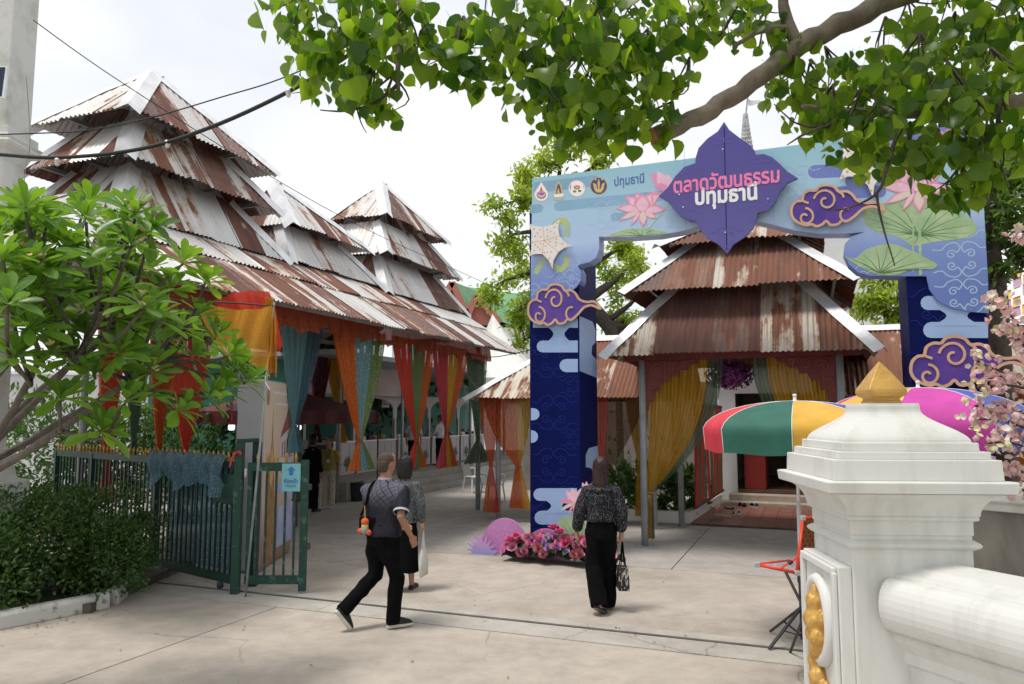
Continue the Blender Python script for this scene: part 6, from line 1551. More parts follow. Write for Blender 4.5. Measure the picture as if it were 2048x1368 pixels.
        mb.loft([ell((0, bottom[3] * (1.02 - z), z), rx, ry, 22) for z, rx, ry in ((z0, 0.20, 0.17), (z0 + 0.15, 0.195, 0.16), (0.62, 0.182, 0.142), (0.80, 0.172, 0.128), (0.92, 0.165, 0.118), (1.02, 0.145, 0.10))])
    fuse(mb, 'trousers' if bottom[0] == 'trousers' else 'skirt', bottom[1], root, 0.012, 2, 0.014, 9, 3)
    mb = MB(); b = build
    mb.loft([ell(rot((0, 0, z)), rx * b, ry * b, 20, -ty * min(1, max(0, (z - 0.95) / 0.25))) for z, rx, ry in ((topz, 0.178, 0.132), (topz + 0.05, 0.176, 0.130), (1.08, 0.166, 0.122), (1.20, 0.178, 0.126), (1.29, 0.186, 0.124), (1.345, 0.165, 0.108), (1.385, 0.128, 0.088), (1.42, 0.085, 0.070), (neckz + 0.03, 0.066, 0.066))])
    for sd, side in (('L', -1), ('R', 1)):
        a = arms[sd]; sh = rot((0.165 * side * b, 0, 1.335)); el, wr = V(a['elbow']), V(a['wrist']); inn = rot((0.09 * side, 0, 1.355))
        if sleeves == 'long': mb.tube([inn, sh, sh.lerp(el, 0.5), el, el.lerp(wr, 0.5), el.lerp(wr, 0.93)], [0.055, 0.066, 0.062, 0.057, 0.052, 0.042], 12)
        elif sleeves == 'puff': mb.tube([inn, sh, sh.lerp(el, 0.5), el, el.lerp(wr, 0.55), el.lerp(wr, 0.84), el.lerp(wr, 0.95)], [0.055, 0.070, 0.068, 0.068, 0.072, 0.062, 0.036], 12)
        else: mb.tube([inn, sh, sh.lerp(el, 0.45), sh.lerp(el, 0.80)], [0.058, 0.074, 0.076, 0.074], 12)
    fuse(mb, top[0], top[1], root, 0.011, 2, 0.011, 11, 1)
    if collar:
        mb = MB(); mb.smooth = True; nc_ = rot((0, -0.004, 1.432)); mb.loft([[V((nc_.x, nc_.y, 1.428)) + V((0.074 * math.cos(t), 0.074 * math.sin(t), 0)) for t in [2 * math.pi * k / 20 for k in range(20)]], [V((nc_.x, nc_.y, 1.462)) + V((0.069 * math.cos(t), 0.069 * math.sin(t), 0)) for t in [2 * math.pi * k / 20 for k in range(20)]], [V((nc_.x, nc_.y, 1.46)) + V((0.063 * math.cos(t), 0.063 * math.sin(t), 0)) for t in [2 * math.pi * k / 20 for k in range(20)]]], False); mb.build('collar', collar, root)
    for sd, side in (('L', -1), ('R', 1)):
        g = legs[sd]; foot(root, g['ankle'], g.get('dir', (0, 1)), g.get('pitch', 0), shoes[0], 0.265, shoes[1])
    return root, rot, hp
def hair_crop(root, hp):
    mb = MB(); mb.loft([[hp(rx * math.cos(t), 0.004 + ry * math.sin(t) - 0.01, z) for t in [2 * math.pi * k / 18 for k in range(18)]] for z, rx, ry in ((-0.005, 0.0765, 0.080), (0.045, 0.078, 0.097), (0.082, 0.066, 0.085), (0.108, 0.034, 0.044), (0.112, 0.01, 0.012))])
    mb.loft([[hp(rx * math.cos(t), -0.052 + ry * math.sin(t), z) for t in [2 * math.pi * k / 18 for k in range(18)]] for z, rx, ry in ((-0.085, 0.050, 0.030), (-0.04, 0.066, 0.044), (0.02, 0.072, 0.052))])
    fuse(mb, 'hair', M_STUB, root, 0.008, 2)
def hair_bob(root, hp, m=None, L=-0.17):
    mb = MB(); mb.loft([[hp(rx * math.cos(t), oy + ry * math.sin(t), z) for t in [2 * math.pi * k / 20 for k in range(20)]] for z, rx, ry, oy in ((L, 0.085, 0.07, -0.035), (L + 0.06, 0.104, 0.088, -0.028), (-0.04, 0.104, 0.098, -0.018), (0.03, 0.098, 0.105, -0.006), (0.085, 0.078, 0.09, 0.0), (0.12, 0.04, 0.05, 0.0), (0.127, 0.01, 0.012, 0))])
    fuse(mb, 'hair', m or M_HAIR, root, 0.010, 2, 0.006, 26, 4)
def hair_long(root, hp):
    mb = MB(); mb.loft([[hp(rx * math.cos(t), oy + ry * math.sin(t), z) for t in [2 * math.pi * k / 20 for k in range(20)]] for z, rx, ry, oy in ((-0.40, 0.012, 0.01, -0.10), (-0.33, 0.024, 0.016, -0.105), (-0.24, 0.045, 0.028, -0.10), (-0.17, 0.092, 0.052, -0.072), (-0.09, 0.094, 0.078, -0.04), (-0.02, 0.088, 0.095, -0.018), (0.04, 0.086, 0.102, -0.004), (0.085, 0.07, 0.086, 0.0), (0.112, 0.036, 0.045, 0), (0.118, 0.01, 0.012, 0))])
    fuse(mb, 'hair', M_HAIRB, root, 0.010, 2, 0.005, 30, 2)
def hair_tail(root, hp):
    mb = MB(); mb.loft([[hp(rx * math.cos(t), -0.012 + ry * math.sin(t), z) for t in [2 * math.pi * k / 18 for k in range(18)]] for z, rx, ry in ((-0.03, 0.078, 0.085), (0.045, 0.080, 0.100), (0.085, 0.068, 0.088), (0.112, 0.034, 0.044), (0.116, 0.01, 0.012))])
    mb.tube([hp(0, -0.09, 0.02), hp(0.01, -0.13, -0.02), hp(0.015, -0.13, -0.12), hp(0.015, -0.12, -0.2)], [0.035, 0.036, 0.03, 0.012], 10); fuse(mb, 'hair', M_HAIR, root, 0.010, 2)
# the man in the polo shirt
mp = PZ(778, 1256)
SOLE_W, SHOE_B = mat('sole_offwhite', (0.55, 0.53, 0.48), 0.6), mat('shoe_black', (0.012, 0.012, 0.014), 0.6)
man, rotm, hpm = person('man in a dark lattice polo shirt and black trousers, nearest the camera', mp + V((-0.07, 0.0, 0)), 52, 1.72, SK1, hair_crop, ('polo_shirt', C_LATT), ('trousers', M_BLACKC, (0.078, 0.066)),
    {'R': {'knee': (0.10, 0.10, 0.49), 'ankle': (0.08, 0.07, 0.085), 'dir': (0.15, 1), 'hem': 0.03}, 'L': {'knee': (-0.10, -0.03, 0.50), 'ankle': (-0.11, -0.36, 0.205), 'pitch': R(52), 'dir': (0.05, 1), 'hem': 0.02}},
    {'R': {'elbow': (0.30, 0.02, 1.10), 'wrist': (0.27, 0.16, 0.90), 'hand': (-0.2, 0.5, -0.8)}, 'L': {'elbow': (-0.26, 0.10, 1.10), 'wrist': (-0.20, 0.30, 0.98), 'hand': (0.3, 0.6, -0.5)}},
    ((SOLE_W, SHOE_B), 'sneaker'), torso_yaw=-32, head_yaw=18, lean=(-0.02, 0.03), build=1.26, collar=mat('polo_collar', (0.25, 0.24, 0.30), 0.7), sleeves='short', topz=0.90)
for sd in (1, -1):                                    # pale sleeve bands
    a = {'1': (0.30, 0.02, 1.10), '-1': (-0.26, 0.10, 1.10)}[str(sd)]; sh = rotm((0.165 * sd * 1.26, 0, 1.335)); el = V(a); d = (el - sh).normalized(); c = sh.lerp(el, 0.80)
    mb = MB(); mb.smooth = True; mb.tube([c - d * 0.012, c + d * 0.012], 0.0785, 16, False); mb.build('sleeve_band', mat('band_grey', (0.42, 0.41, 0.46), 0.7), man)
def place(root, p):                                   # point in a person's own frame -> world
    return root.location + Matrix.Rotation(root.rotation_euler.z, 3, 'Z') @ (V(p) * root.scale.x)
sbag = thing('sling_bag', 'small black sling bag with an orange soft charm on the man\'s back', 'bag')
bagc = place(man, rotm((-0.03, -0.165, 1.0))); rz_ = man.rotation_euler.z + R(32); bx, by = V((math.cos(rz_), math.sin(rz_), 0)), V((-math.sin(rz_), math.cos(rz_), 0))
MB().box(bagc, (0.20, 0.05, 0.18), (bx, by, UP)).build('pouch', M_BLACKC, sbag, bevel=0.025)
mb = MB(); mb.smooth = True; mb.tube(smooth_path([bagc + bx * -0.08 - by * 0.0 + UP * 0.1, place(man, rotm((-0.12, -0.155, 1.22))), place(man, rotm((-0.10, -0.115, 1.38))), place(man, rotm((-0.085, 0.0, 1.435)))], 6), 0.014, 6); mb.build('strap', M_BLACKC, sbag)
M_TOYO, M_TOYG, M_TOYL = mat('charm_orange', (0.62, 0.10, 0.02), 0.8), mat('charm_grey', (0.28, 0.26, 0.25), 0.8), mat('charm_lime', (0.5, 0.55, 0.2), 0.8)
tp_ = bagc - by * 0.06 + UP * 0.0
for dx, dz, r_, m_ in ((0.0, 0.045, 0.040, M_TOYO), (0.0, -0.035, 0.045, M_TOYG), (-0.05, -0.045, 0.03, M_TOYO), (0.045, -0.055, 0.028, M_TOYO), (0.0, 0.005, 0.036, M_TOYL)):
    mb = MB(); mb.smooth = True; mb.ball(tp_ + bx * dx + UP * dz, r_, 12, 8); mb.build('soft_charm', m_, sbag)
mb = MB(); mb.tube([tp_ + UP * 0.08, tp_ + UP * 0.20 + by * 0.02 - bx * 0.02], 0.006, 6); mb.build('charm_chain', M_SPEAR, sbag); settle(sbag, bagc)
# the woman with the tote bag
wp_ = PZ(803, 1182)
w2_, rot2, hp2 = person('woman in a grey tweed jacket and long black skirt, walking behind the man', wp_ + V((0.02, 0.0, 0)), 12, 1.60, SK2, hair_bob, ('jacket', C_TWEED), ('skirt', M_BLACKC, 0.25, 0.0),
    {'R': {'knee': (0.08, 0.03, 0.48), 'ankle': (0.07, 0.12, 0.085)}, 'L': {'knee': (-0.08, 0.0, 0.48), 'ankle': (-0.08, -0.12, 0.10), 'pitch': R(12)}},
    {'R': {'elbow': (0.235, -0.02, 1.10), 'wrist': (0.235, 0.03, 0.86), 'hand': (0, 0.1, -1), 'curl': 1.1}, 'L': {'elbow': (-0.235, 0.0, 1.10), 'wrist': (-0.22, 0.05, 0.86)}},
    ((SHOE_B, mat('shoe_brown', (0.03, 0.02, 0.016), 0.4)), 'flat'), torso_yaw=0, head_yaw=-6, build=0.98, topz=0.86)
tb_ = thing('tote_bag', 'white cloth tote bag in the hand of the woman in tweed', 'bag'); tw = place(w2_, (0.245, 0.05, 0.76)); M_TOTE = mat('tote_canvas', (0.58, 0.58, 0.54), 0.8, var=0.08, scale=8, bump=0.3, bscale=14)
mb = MB(); mb.smooth = True
rows = []
for t in [k / 10 for k in range(11)]:
    z = tw.z - 0.20 - 0.33 * t; w_ = 0.035 + 0.085 * math.sin(min(1, t * 1.4) * math.pi / 2); th2 = 0.012 + 0.03 * math.sin(math.pi * t)
    rows.append([V((tw.x + 0.01 * t, tw.y, 0)) + V((0.30, 0.95, 0)).normalized() * (w_ * math.cos(a)) + V((0.95, -0.30, 0)).normalized() * (th2 * math.sin(a)) + UP * (z + 0.012 * math.sin(a * 2)) for a in [2 * math.pi * k / 16 for k in range(16)]])
mb.loft(rows); mb.build('sack', M_TOTE, tb_)
for k in (-1, 1):
    mb = MB(); mb.smooth = True; mb.tube(smooth_path([tw + V((0.012 * k, 0.035, -0.22)), tw + V((0.008 * k, 0.012, -0.1)), tw + V((0.004 * k, 0.0, 0.0)), tw + V((0.008 * k, -0.012, -0.1)), tw + V((0.012 * k, -0.035, -0.22))], 4), 0.007, 6); mb.build('handle', M_TOTE, tb_)
settle(tb_, tw - UP * 0.52)
# the woman in the dotted blouse
wp3 = PZ(1205, 1226)
w3_, rot3, hp3 = person('woman in a black dotted blouse and wide black trousers with long brown hair', wp3 + V((0.0, 0.03, 0)), 6, 1.64, SK2, hair_long, ('blouse', C_DOTS), ('trousers', M_BLACKC, (0.098, 0.098)),
    {'R': {'knee': (0.07, 0.10, 0.50), 'ankle': (0.055, 0.16, 0.09), 'hem': 0.05}, 'L': {'knee': (-0.09, 0.02, 0.50), 'ankle': (-0.035, -0.14, 0.13), 'pitch': R(24), 'dir': (0.55, 1), 'hem': 0.03}},
    {'R': {'elbow': (0.235, 0.0, 1.10), 'wrist': (0.225, 0.04, 0.87), 'hand': (0, 0.1, -1), 'curl': 1.2}, 'L': {'elbow': (-0.245, -0.02, 1.11), 'wrist': (-0.275, 0.03, 0.87), 'hand': (-0.03, 0.2, -1), 'curl': 0.6}},
    ((mat('sole_tan', (0.16, 0.10, 0.07), 0.6), SHOE_B), 'flat'), torso_yaw=0, head_yaw=4, build=0.97, sleeves='puff', topz=1.0)
mb = MB(); mb.smooth = True
mb.grid(lambda u, v: rot3((lerp(0.075, 0.155, v) * math.cos(u * 6.283) * 1.1, lerp(0.075, 0.125, v) * math.sin(u * 6.283) - 0.003, 1.432 - 0.085 * v + 0.010 * math.sin(u * 60) * v)), 90, 4); mb.build('ruffle', C_DOTS, w3_)
hb = thing('handbag', 'small black and white patterned handbag carried by the woman in dots', 'bag'); hw_ = place(w3_, (0.235, 0.07, 0.76))
M_BAGP = mat('bag_pattern', (0.012, 0.012, 0.013), 0.5, col2=(0.42, 0.41, 0.38), scale=9, stretch=(6, 6, 1.5), fac=(0.54, 0.58), detail=1)
mb = MB(); hc = hw_ - UP * 0.38; mb.loft([[hc + V((0.06 * k * x, 0.115 * k * y, z)) for x, y in ((-1, -1), (1, -1), (1, 1), (-1, 1))] for z, k in ((-0.12, 1.0), (0.0, 0.95), (0.12, 0.75))]); mb.build('body', M_BAGP, hb, bevel=0.012)
for k in (-1, 1):
    mb = MB(); mb.smooth = True; mb.tube(smooth_path([hc + V((0.03 * k, -0.06, 0.11)), hc + V((0.012 * k, -0.035, 0.25)), hw_ + V((0.004 * k, 0, 0.0)), hc + V((0.012 * k, 0.035, 0.25)), hc + V((0.03 * k, 0.06, 0.11))], 4), 0.006, 6); mb.build('handle', M_BLACKC, hb)
settle(hb, hc - UP * 0.12)
# people in the market
std = {'R': {'knee': (0.09, 0.01, 0.48), 'ankle': (0.09, 0.0, 0.085)}, 'L': {'knee': (-0.09, 0.01, 0.48), 'ankle': (-0.09, 0.0, 0.085)}}
dwn = {'R': {'elbow': (0.24, -0.02, 1.10), 'wrist': (0.24, 0.05, 0.87)}, 'L': {'elbow': (-0.24, -0.02, 1.10), 'wrist': (-0.24, 0.05, 0.87)}}
M_CREAM = mat('cream_trousers', (0.52, 0.46, 0.38), 0.8, var=0.1, scale=6); M_OLIVE = mat('olive_shirt', (0.34, 0.27, 0.075), 0.8, var=0.15, scale=7); M_WSHIRT = mat('white_shirt', (0.48, 0.48, 0.50), 0.8, var=0.08, scale=6)
yw, _, _ = person('woman in an olive yellow shirt and cream trousers standing by the red tent', PZ(655, 1016), 172, 1.60, SK2, hair_tail, ('shirt', M_OLIVE), ('trousers', M_CREAM, (0.085, 0.085)), std, dwn, ((M_CREAM, M_CREAM), 'flat'), head_yaw=35, build=0.98, vox=0.012, sleeves='short', topz=0.90)
mb = MB(); mb.smooth = True
mb.tube(smooth_path([(-0.06, 0.075, 1.42), (-0.035, 0.14, 1.3), (0, 0.145, 1.2), (0.035, 0.14, 1.3), (0.06, 0.075, 1.42)], 5), 0.006, 5); mb.build('lanyard', M_DARKST, yw); MB().box((0, 0.150, 1.14), (0.06, 0.006, 0.09)).build('badge', M_PW, yw)
person('person dressed all in black standing at the notice board', PZ(622, 1024), 30, 1.68, SK1, lambda r_, h: hair_bob(r_, h, M_HAIR, -0.12), ('coat', M_BLACKC), ('trousers', M_BLACKC, (0.085, 0.08)), std, dwn, ((SHOE_B, SHOE_B), 'flat'), build=1.12, vox=0.012, topz=0.62)
arm_up = {'R': {'elbow': (0.25, 0.12, 1.14), 'wrist': (0.05, 0.27, 1.30), 'hand': (-0.8, 0.3, 0.4)}, 'L': {'elbow': (-0.24, 0.05, 1.12), 'wrist': (-0.2, 0.22, 0.98)}}
person('vendor in a white shirt behind the red and green curtain, back turned', MV(4.7, 0.75, 0.48), 10, 1.62, SK1, hair_crop, ('shirt', M_WSHIRT), ('trousers', M_BLACKC, (0.08, 0.075)), std, dwn, ((SHOE_B, SHOE_B), 'flat'), vox=0.012, sleeves='short')
person('vendor in a white shirt raising a hand beside the rose and yellow curtain', MV(6.6, 0.8, 0.48), 300, 1.64, SK1, hair_crop, ('shirt', M_WSHIRT), ('trousers', M_BLACKC, (0.08, 0.075)), std, arm_up, ((SHOE_B, SHOE_B), 'flat'), vox=0.012)
# ================================================================ flowers at the foot of the arch
BO = AO - U * 0.16
def B2(px, py, o=None): p = PPL(px, py, o or BO, AN); return ((p - (o or BO)).dot(W), p.z)
M_DOME = paint_grad('board_pink', [(0, (0.55, 0.20, 0.50)), (1, (0.60, 0.28, 0.58))], 0, 0.8); M_DOME2 = paint_grad('board_rose', [(0, (0.58, 0.16, 0.42)), (1, (0.58, 0.20, 0.48))], 0, 0.6); M_LCUT = paint_grad('board_lotus', [(0, (0.28, 0.30, 0.62)), (1, (0.62, 0.28, 0.58)), (0.45, (0.55, 0.30, 0.62))], 0.0, 0.42)
def dome(cx, hw, top, m, off, lb):
    l0, zt2 = B2(cx, top); hwm = hw / F * 11.7
    r_ = thing('dome_board', lb, 'display board', 'pink boards at the arch foot')
    mb = MB(); mb.plate([(l0 + hwm * math.cos(t), zt2 * math.sin(t)) for t in [math.pi * k / 28 for k in range(29)]], BO, W, UP, AN, off, 0.025); mb.build('board', m, r_, bevel=0.003)
    mb = MB()
    for k in range(1, 7):
        for j in range(9):
            a = math.pi * (j + 0.5 * (k % 2)) / 9
            if a < 0.15 or a > 2.99: continue
            q = k / 7; c = (l0 + hwm * q * math.cos(a), zt2 * q * math.sin(a)); mb.ribbon([(c[0] - 0.02, c[1] - 0.02), (c[0], c[1] + 0.025), (c[0] + 0.02, c[1] - 0.02)], 0.004, BO, W, UP, AN, off + 0.0012, 0.0008)
    stuff(mb.build('line_print', M_P2, r_))
    MB().bar(BO + W * l0 - AN * 0.03 + UP * 0.25, BO + W * l0 + U * 0.25 + UP * 0.01, 0.03).build('prop', M_STEEL, r_)
    settle(r_, BO + W * l0)
dome(1010, 53, 1036, M_DOME, 0.0, 'larger lilac pink dome board left of the arch pillar'); dome(1094, 48, 1056, M_DOME2, 0.06, 'smaller rose pink dome board in front of the arch pillar')
lc = thing('lotus_cutout', 'flat pink and blue lotus cutout standing at the left end of the flowers', 'display board'); lx, _ = B2(968, 1100)
pts = []
for k in range(9):
    a = R(172 - 164 * k / 8); rr = 0.27 if k % 2 == 0 else 0.30; pts += [(lx + 0.155 * math.cos(a + 0.17), 0.03 + 0.15 * max(0, math.sin(a + 0.17))), (lx + rr * math.cos(a), 0.03 + rr * 1.08 * math.sin(a))]
pts += [(lx + 0.2, 0.0), (lx - 0.2, 0.0)]
MB().plate(pts, BO, W, UP, AN, 0.10, 0.02).build('board', M_LCUT, lc, bevel=0.003); MB().bar(BO + W * lx - AN * -0.08 + UP * 0.15, BO + W * lx + U * 0.2 + UP * 0.01, 0.025).build('prop', M_STEEL, lc); settle(lc, BO + W * lx)
ls = thing('lotus_stand', 'standing board of a pink lotus and green leaf behind the flowers', 'display board'); LO = AO - U * 0.30
def l2(pts): return [B2(x, y, LO) for x, y in pts]
def lp2(pts, m, nm, off, th=0.012): return MB().plate(l2(pts), LO, W, UP, AN, off, th).build(nm, m, ls)
lp2([(1146, 1130), (1152, 1130), (1152, 1020), (1146, 1020)], M_LG, 'stem', 0.0); lp2([(1168, 1130), (1172, 1130), (1176, 985), (1172, 985)], M_LG, 'stem', 0.0)
lf = sp2([(1117, 1042), (1128, 1034), (1150, 1032), (1172, 1040), (1184, 1060), (1176, 1080), (1160, 1098), (1150, 1092), (1140, 1074), (1122, 1060)], 3, True)
lp2(lf, M_LG, 'leaf', 0.014); mb = MB(); h_ = l2([(1158, 1088)])[0]
for k in range(10):
    q = l2([lf[int(k * len(lf) / 10)]])[0]; mb.ribbon([h_, (lerp(h_[0], q[0], .92), lerp(h_[1], q[1], .92))], [0.008, 0.003], LO, W, UP, AN, 0.016, 0.001)
mb.build('vein_print', M_LGV, ls)
for i, (b, t, w, bd, c) in enumerate(PET):
    f = lambda p: (1152 + (p[0] - 1645) / 7.314 * 0.62, 1006 + (p[1] - 760) / 7.314 * 0.78); lp2(petal(f(b), f(t), w / 7.314 * 0.66, bd), (M_P1, M_P1, M_P2, M_P3)[c], 'petal', 0.03 + i * 0.0015, 0.0012)
for t, w in (((1166, 964), 11), ((1174, 962), 12), ((1181, 968), 10)): lp2(petal((1175, 990), t, w), M_P2, 'petal', 0.03 + w * 0.0004, 0.001)
settle(ls, LO + W * B2(1150, 1100, LO)[0])
# the bed itself
fbed = thing('flower_bed', 'low bank of silk peonies, lotus buds and leaves at the arch foot', 'flower bed')
f0, f1 = PZ(1002, 1122), PZ(1182, 1138); fdir = (f1 - f0).normalized(); fup = V((-fdir.y, fdir.x, 0)); FLn = (f1 - f0).length + 0.35
M_MOSS = mat('bed_base', (0.012, 0.02, 0.01), 0.9, var=0.5, scale=20)
mb = MB(); mb.smooth = True; mb.grid(lambda u, v: f0 + fdir * (FLn * u) + fup * (0.42 * v) + UP * (0.02 + 0.30 * math.sin(math.pi * min(1, v * 0.8 + 0.1)) * math.sin(math.pi * (0.06 + 0.88 * u)) ** 0.5 + 0.02 * math.sin(u * 40 + v * 9)), 40, 8); mb.build('foam_base', M_MOSS, fbed)
def cup(n_p, rings, m_in):
    mb = MB(); mb.smooth = True
    for r_i, (n_, tilt, L, w_) in enumerate(rings):
        for k in range(n_):
            a = 2 * math.pi * (k + 0.5 * (r_i % 2)) / n_; d = V((math.cos(a), math.sin(a), 0)); s_ = V((-d.y, d.x, 0)); dirv = d * math.cos(tilt) + UP * math.sin(tilt); nrm = (-d * math.sin(tilt) + UP * math.cos(tilt))
            rows = []
            for t in (0.0, 0.35, 0.7, 1.0):
                ww = w_ * (0.35 + 0.9 * math.sin(math.pi * (0.15 + 0.72 * t)) if t < 1 else 0.45) * 0.5; c = dirv * (L * t) + nrm * (L * 0.25 * t * t)
                rows.append([c - s_ * ww + nrm * ww * 0.35, c, c + s_ * ww + nrm * ww * 0.35])
            mb.loft(rows, False, False)
    return mb
SP1, SP2, SP3, SP4 = mat('silk_hotpink', (0.70, 0.10, 0.26), 0.6, var=0.2, scale=30), mat('silk_pink', (0.76, 0.30, 0.48), 0.6, var=0.15, scale=30), mat('silk_dusty', (0.45, 0.13, 0.15), 0.7, var=0.25, scale=30), mat('silk_lilac', (0.48, 0.27, 0.60), 0.6, var=0.15, scale=30)
SLF, SLIME = mat('silk_leaf', (0.05, 0.12, 0.045), 0.5, col2=(0.12, 0.2, 0.11), scale=25), mat('silk_lime', (0.5, 0.6, 0.18), 0.6)
peony = [cup(0, [(9, 0.15, 0.075, 0.055), (8, 0.6, 0.062, 0.05), (7, 1.0, 0.05, 0.042), (5, 1.3, 0.036, 0.03)], 0).mesh('flower', m) for m in (SP1, SP2)]
mum = cup(0, [(16, 0.1, 0.075, 0.016), (15, 0.4, 0.068, 0.015), (13, 0.75, 0.058, 0.014), (10, 1.1, 0.046, 0.012)], 0).mesh('flower', SP3)
lily = cup(0, [(5, 0.5, 0.06, 0.05), (4, 0.95, 0.05, 0.035)], 0); lil = [lily.mesh('flower', m) for m in (SP4, SP2)]
bud = MB(); bud.smooth = True; bud.lathe((0, 0, 0), [(0.004, -0.12), (0.004, 0.0), (0.022, 0.012), (0.026, 0.03), (0.015, 0.055), (0.002, 0.075)], 8); budm = bud.mesh('lotus_bud', SP1)
pod = MB(); pod.lathe((0, 0, 0), [(0.004, -0.12), (0.004, 0.0), (0.03, 0.02), (0.032, 0.028), (0.004, 0.03)], 10); podm = pod.mesh('seed_pod', SLF)
lfm = MB(); lfm.smooth = True; lfm.grid(lambda u, v: V(((u - 0.5) * 0.075 * math.sin(math.pi * (0.08 + 0.88 * v)) ** 0.7, v * 0.10, 0.012 * (2 * u - 1) ** 2 - 0.02 * v * v)), 4, 5); lfmm = lfm.mesh('leaf', SLF)
limem = MB(); limem.smooth = True; limem.ball((0, 0, 0), 0.016, 8, 6); limem = limem.mesh('button_flower', SLIME)
random.seed(21)
def bedpt():
    u, v = random.uniform(0.02, 0.98), random.uniform(0, 1); z = 0.05 + 0.30 * math.sin(math.pi * min(1, v * 0.8 + 0.1)) * math.sin(math.pi * (0.06 + 0.88 * u)) ** 0.5
    return f0 + fdir * (FLn * u) + fup * (0.40 * v - 0.02) + UP * z, v
def putf(me, p, nrm, s):
    o = link(bpy.data.objects.new(me.name.split('.')[0], me), fbed); q = nrm.to_track_quat('Z', 'Y').to_matrix().to_4x4(); o.matrix_world = Matrix.Translation(p) @ q @ Matrix.Rotation(random.uniform(0, 6.28), 4, 'Z') @ Matrix.Scale(s * 1.2, 4); return o
for k in range(210):
    p, v = bedpt(); n_ = (V((random.gauss(0, 0.45), -0.7 + v * 0.7, 0.75)) + fup * -0.3).normalized()
    kind = random.choices(['leaf', 'peony', 'mum', 'lily', 'lime'], [60, 22, 26, 42, 12])[0]
    if kind == 'leaf': putf(lfmm, p, n_, random.uniform(0.8, 1.3))
    elif kind == 'peony': putf(random.choice(peony), p + n_ * 0.02, n_, random.uniform(0.75, 1.1))
    elif kind == 'mum': putf(mum, p + n_ * 0.02, n_, random.uniform(0.7, 1.05))
    elif kind == 'lily': putf(random.choice(lil), p + n_ * 0.025, n_, random.uniform(0.6, 0.95))
    else: putf(limem, p + n_ * 0.035, n_, 1.0)
for k in range(16):
    p, v = bedpt(); putf(random.choice([budm, podm, peony[0]]), p + UP * (0.10 + random.uniform(0, 0.06)), (UP + V((random.gauss(0, .15), random.gauss(0, .15), 0))).normalized(), random.uniform(0.8, 1.1))
settle(fbed, (f0 + f1) / 2)
bpy.context.view_layer.update()

# ================================================================ leaves and trees
def leaf_shape(kind):
    """returns verts (x across, y along, z) and faces of one blade of length 1"""
    if kind == 'heart':
        pr_ = [(0.0, 0.06), (0.04, 0.30), (0.16, 0.46), (0.34, 0.50), (0.52, 0.42), (0.68, 0.26), (0.78, 0.10), (0.86, 0.025), (1.0, 0.004)]
    elif kind == 'obov':
        pr_ = [(0.0, 0.012), (0.12, 0.02), (0.35, 0.085), (0.6, 0.15), (0.78, 0.165), (0.90, 0.12), (0.97, 0.055), (1.0, 0.01)]
    elif kind == 'lance':
        pr_ = [(0.0, 0.02), (0.25, 0.15), (0.5, 0.20), (0.75, 0.13), (1.0, 0.01)]
    else:
        pr_ = [(0.0, 0.05), (0.4, 0.3), (0.75, 0.22), (1.0, 0.02)]
    vs, fs = [], []
    for y, w in pr_:
        droop = -0.10 * y * y
        vs += [(-w, y, 0.28 * w + droop), (0, y, droop), (w, y, 0.28 * w + droop)]
    for i in range(len(pr_) - 1):
        a, b = 3 * i, 3 * i + 3; fs += [(a, a + 1, b + 1, b), (a + 1, a + 2, b + 2, b + 1)]
    return vs, fs
LS = {k: leaf_shape(k) for k in ('heart', 'obov', 'lance', 'small')}
def leaf_frame(p, d, nrm, s):
    d = d.normalized(); x = d.cross(nrm)
    if x.length < 1e-4: x = d.orthogonal()
    x.normalize(); z = x.cross(d)
    return Matrix(((x.x * s, d.x * s, z.x * s, p.x), (x.y * s, d.y * s, z.y * s, p.y), (x.z * s, d.z * s, z.z * s, p.z), (0, 0, 0, 1)))
class Foliage:
    """leaves of one plant: the 300 largest in view become single leaf parts, the rest one 'stuff' part"""
    def __init__(s, kind, m, stalk=0.0): s.kind, s.m, s.L, s.stalk = kind, m, [], stalk
    def add(s, p, d, nrm, size): s.L.append((p.copy(), d.normalized(), nrm.normalized(), size))
    def build(s, parent, singles=300, name='leaf', rest='leaf_mass'):
        def score(q):
            p = q[0]
            if p.y < 0.5: return 0
            v = p - EYE; f = v.y * math.cos(TH) + v.z * math.sin(TH); up = -v.y * math.sin(TH) + v.z * math.cos(TH); px, py = 1024 + F * v.x / f, 684 - F * up / f
            return q[3] / f if (-10 < px < 2058 and -10 < py < 1378) else 0
        L = sorted(s.L, key=score, reverse=True); vs, fs = LS[s.kind]; mes = []
        for var in range(3):
            mb = MB(); mb.smooth = True; c = 0.8 + 0.2 * var
            mb.add([(x * c, y, z * (1.0 + 0.8 * var) + 0.05 * math.sin(y * 4 + var)) for x, y, z in vs], fs)
            if s.stalk: mb.add([(-0.008, -s.stalk, 0.02), (0.008, -s.stalk, 0.02), (0.008, 0.02, 0), (-0.008, 0.02, 0)], [(0, 1, 2, 3)])
            mes.append(mb.mesh(name, s.m))
        n1 = min(singles, sum(1 for q in L if score(q) > 0))
        for i, (p, d, nr, sz) in enumerate(L[:n1]):
            o = link(bpy.data.objects.new(name, mes[i % 3]), parent); o.matrix_world = leaf_frame(p, d, nr, sz)
        if len(L) > n1:
            mb = MB(); mb.smooth = True
            for p, d, nr, sz in L[n1:]:
                M_ = leaf_frame(p, d, nr, sz); q = [M_ @ V(v) for v in vs]; mb.add(q, fs)
                if s.stalk: mb.add([M_ @ V(v) for v in ((-0.008, -s.stalk, 0.02), (0.008, -s.stalk, 0.02), (0.008, 0.02, 0), (-0.008, 0.02, 0))], [(0, 1, 2, 3)])
            stuff(mb.build(rest, s.m, parent))
def rv(s=1.0): return V((random.gauss(0, s), random.gauss(0, s), random.gauss(0, s)))
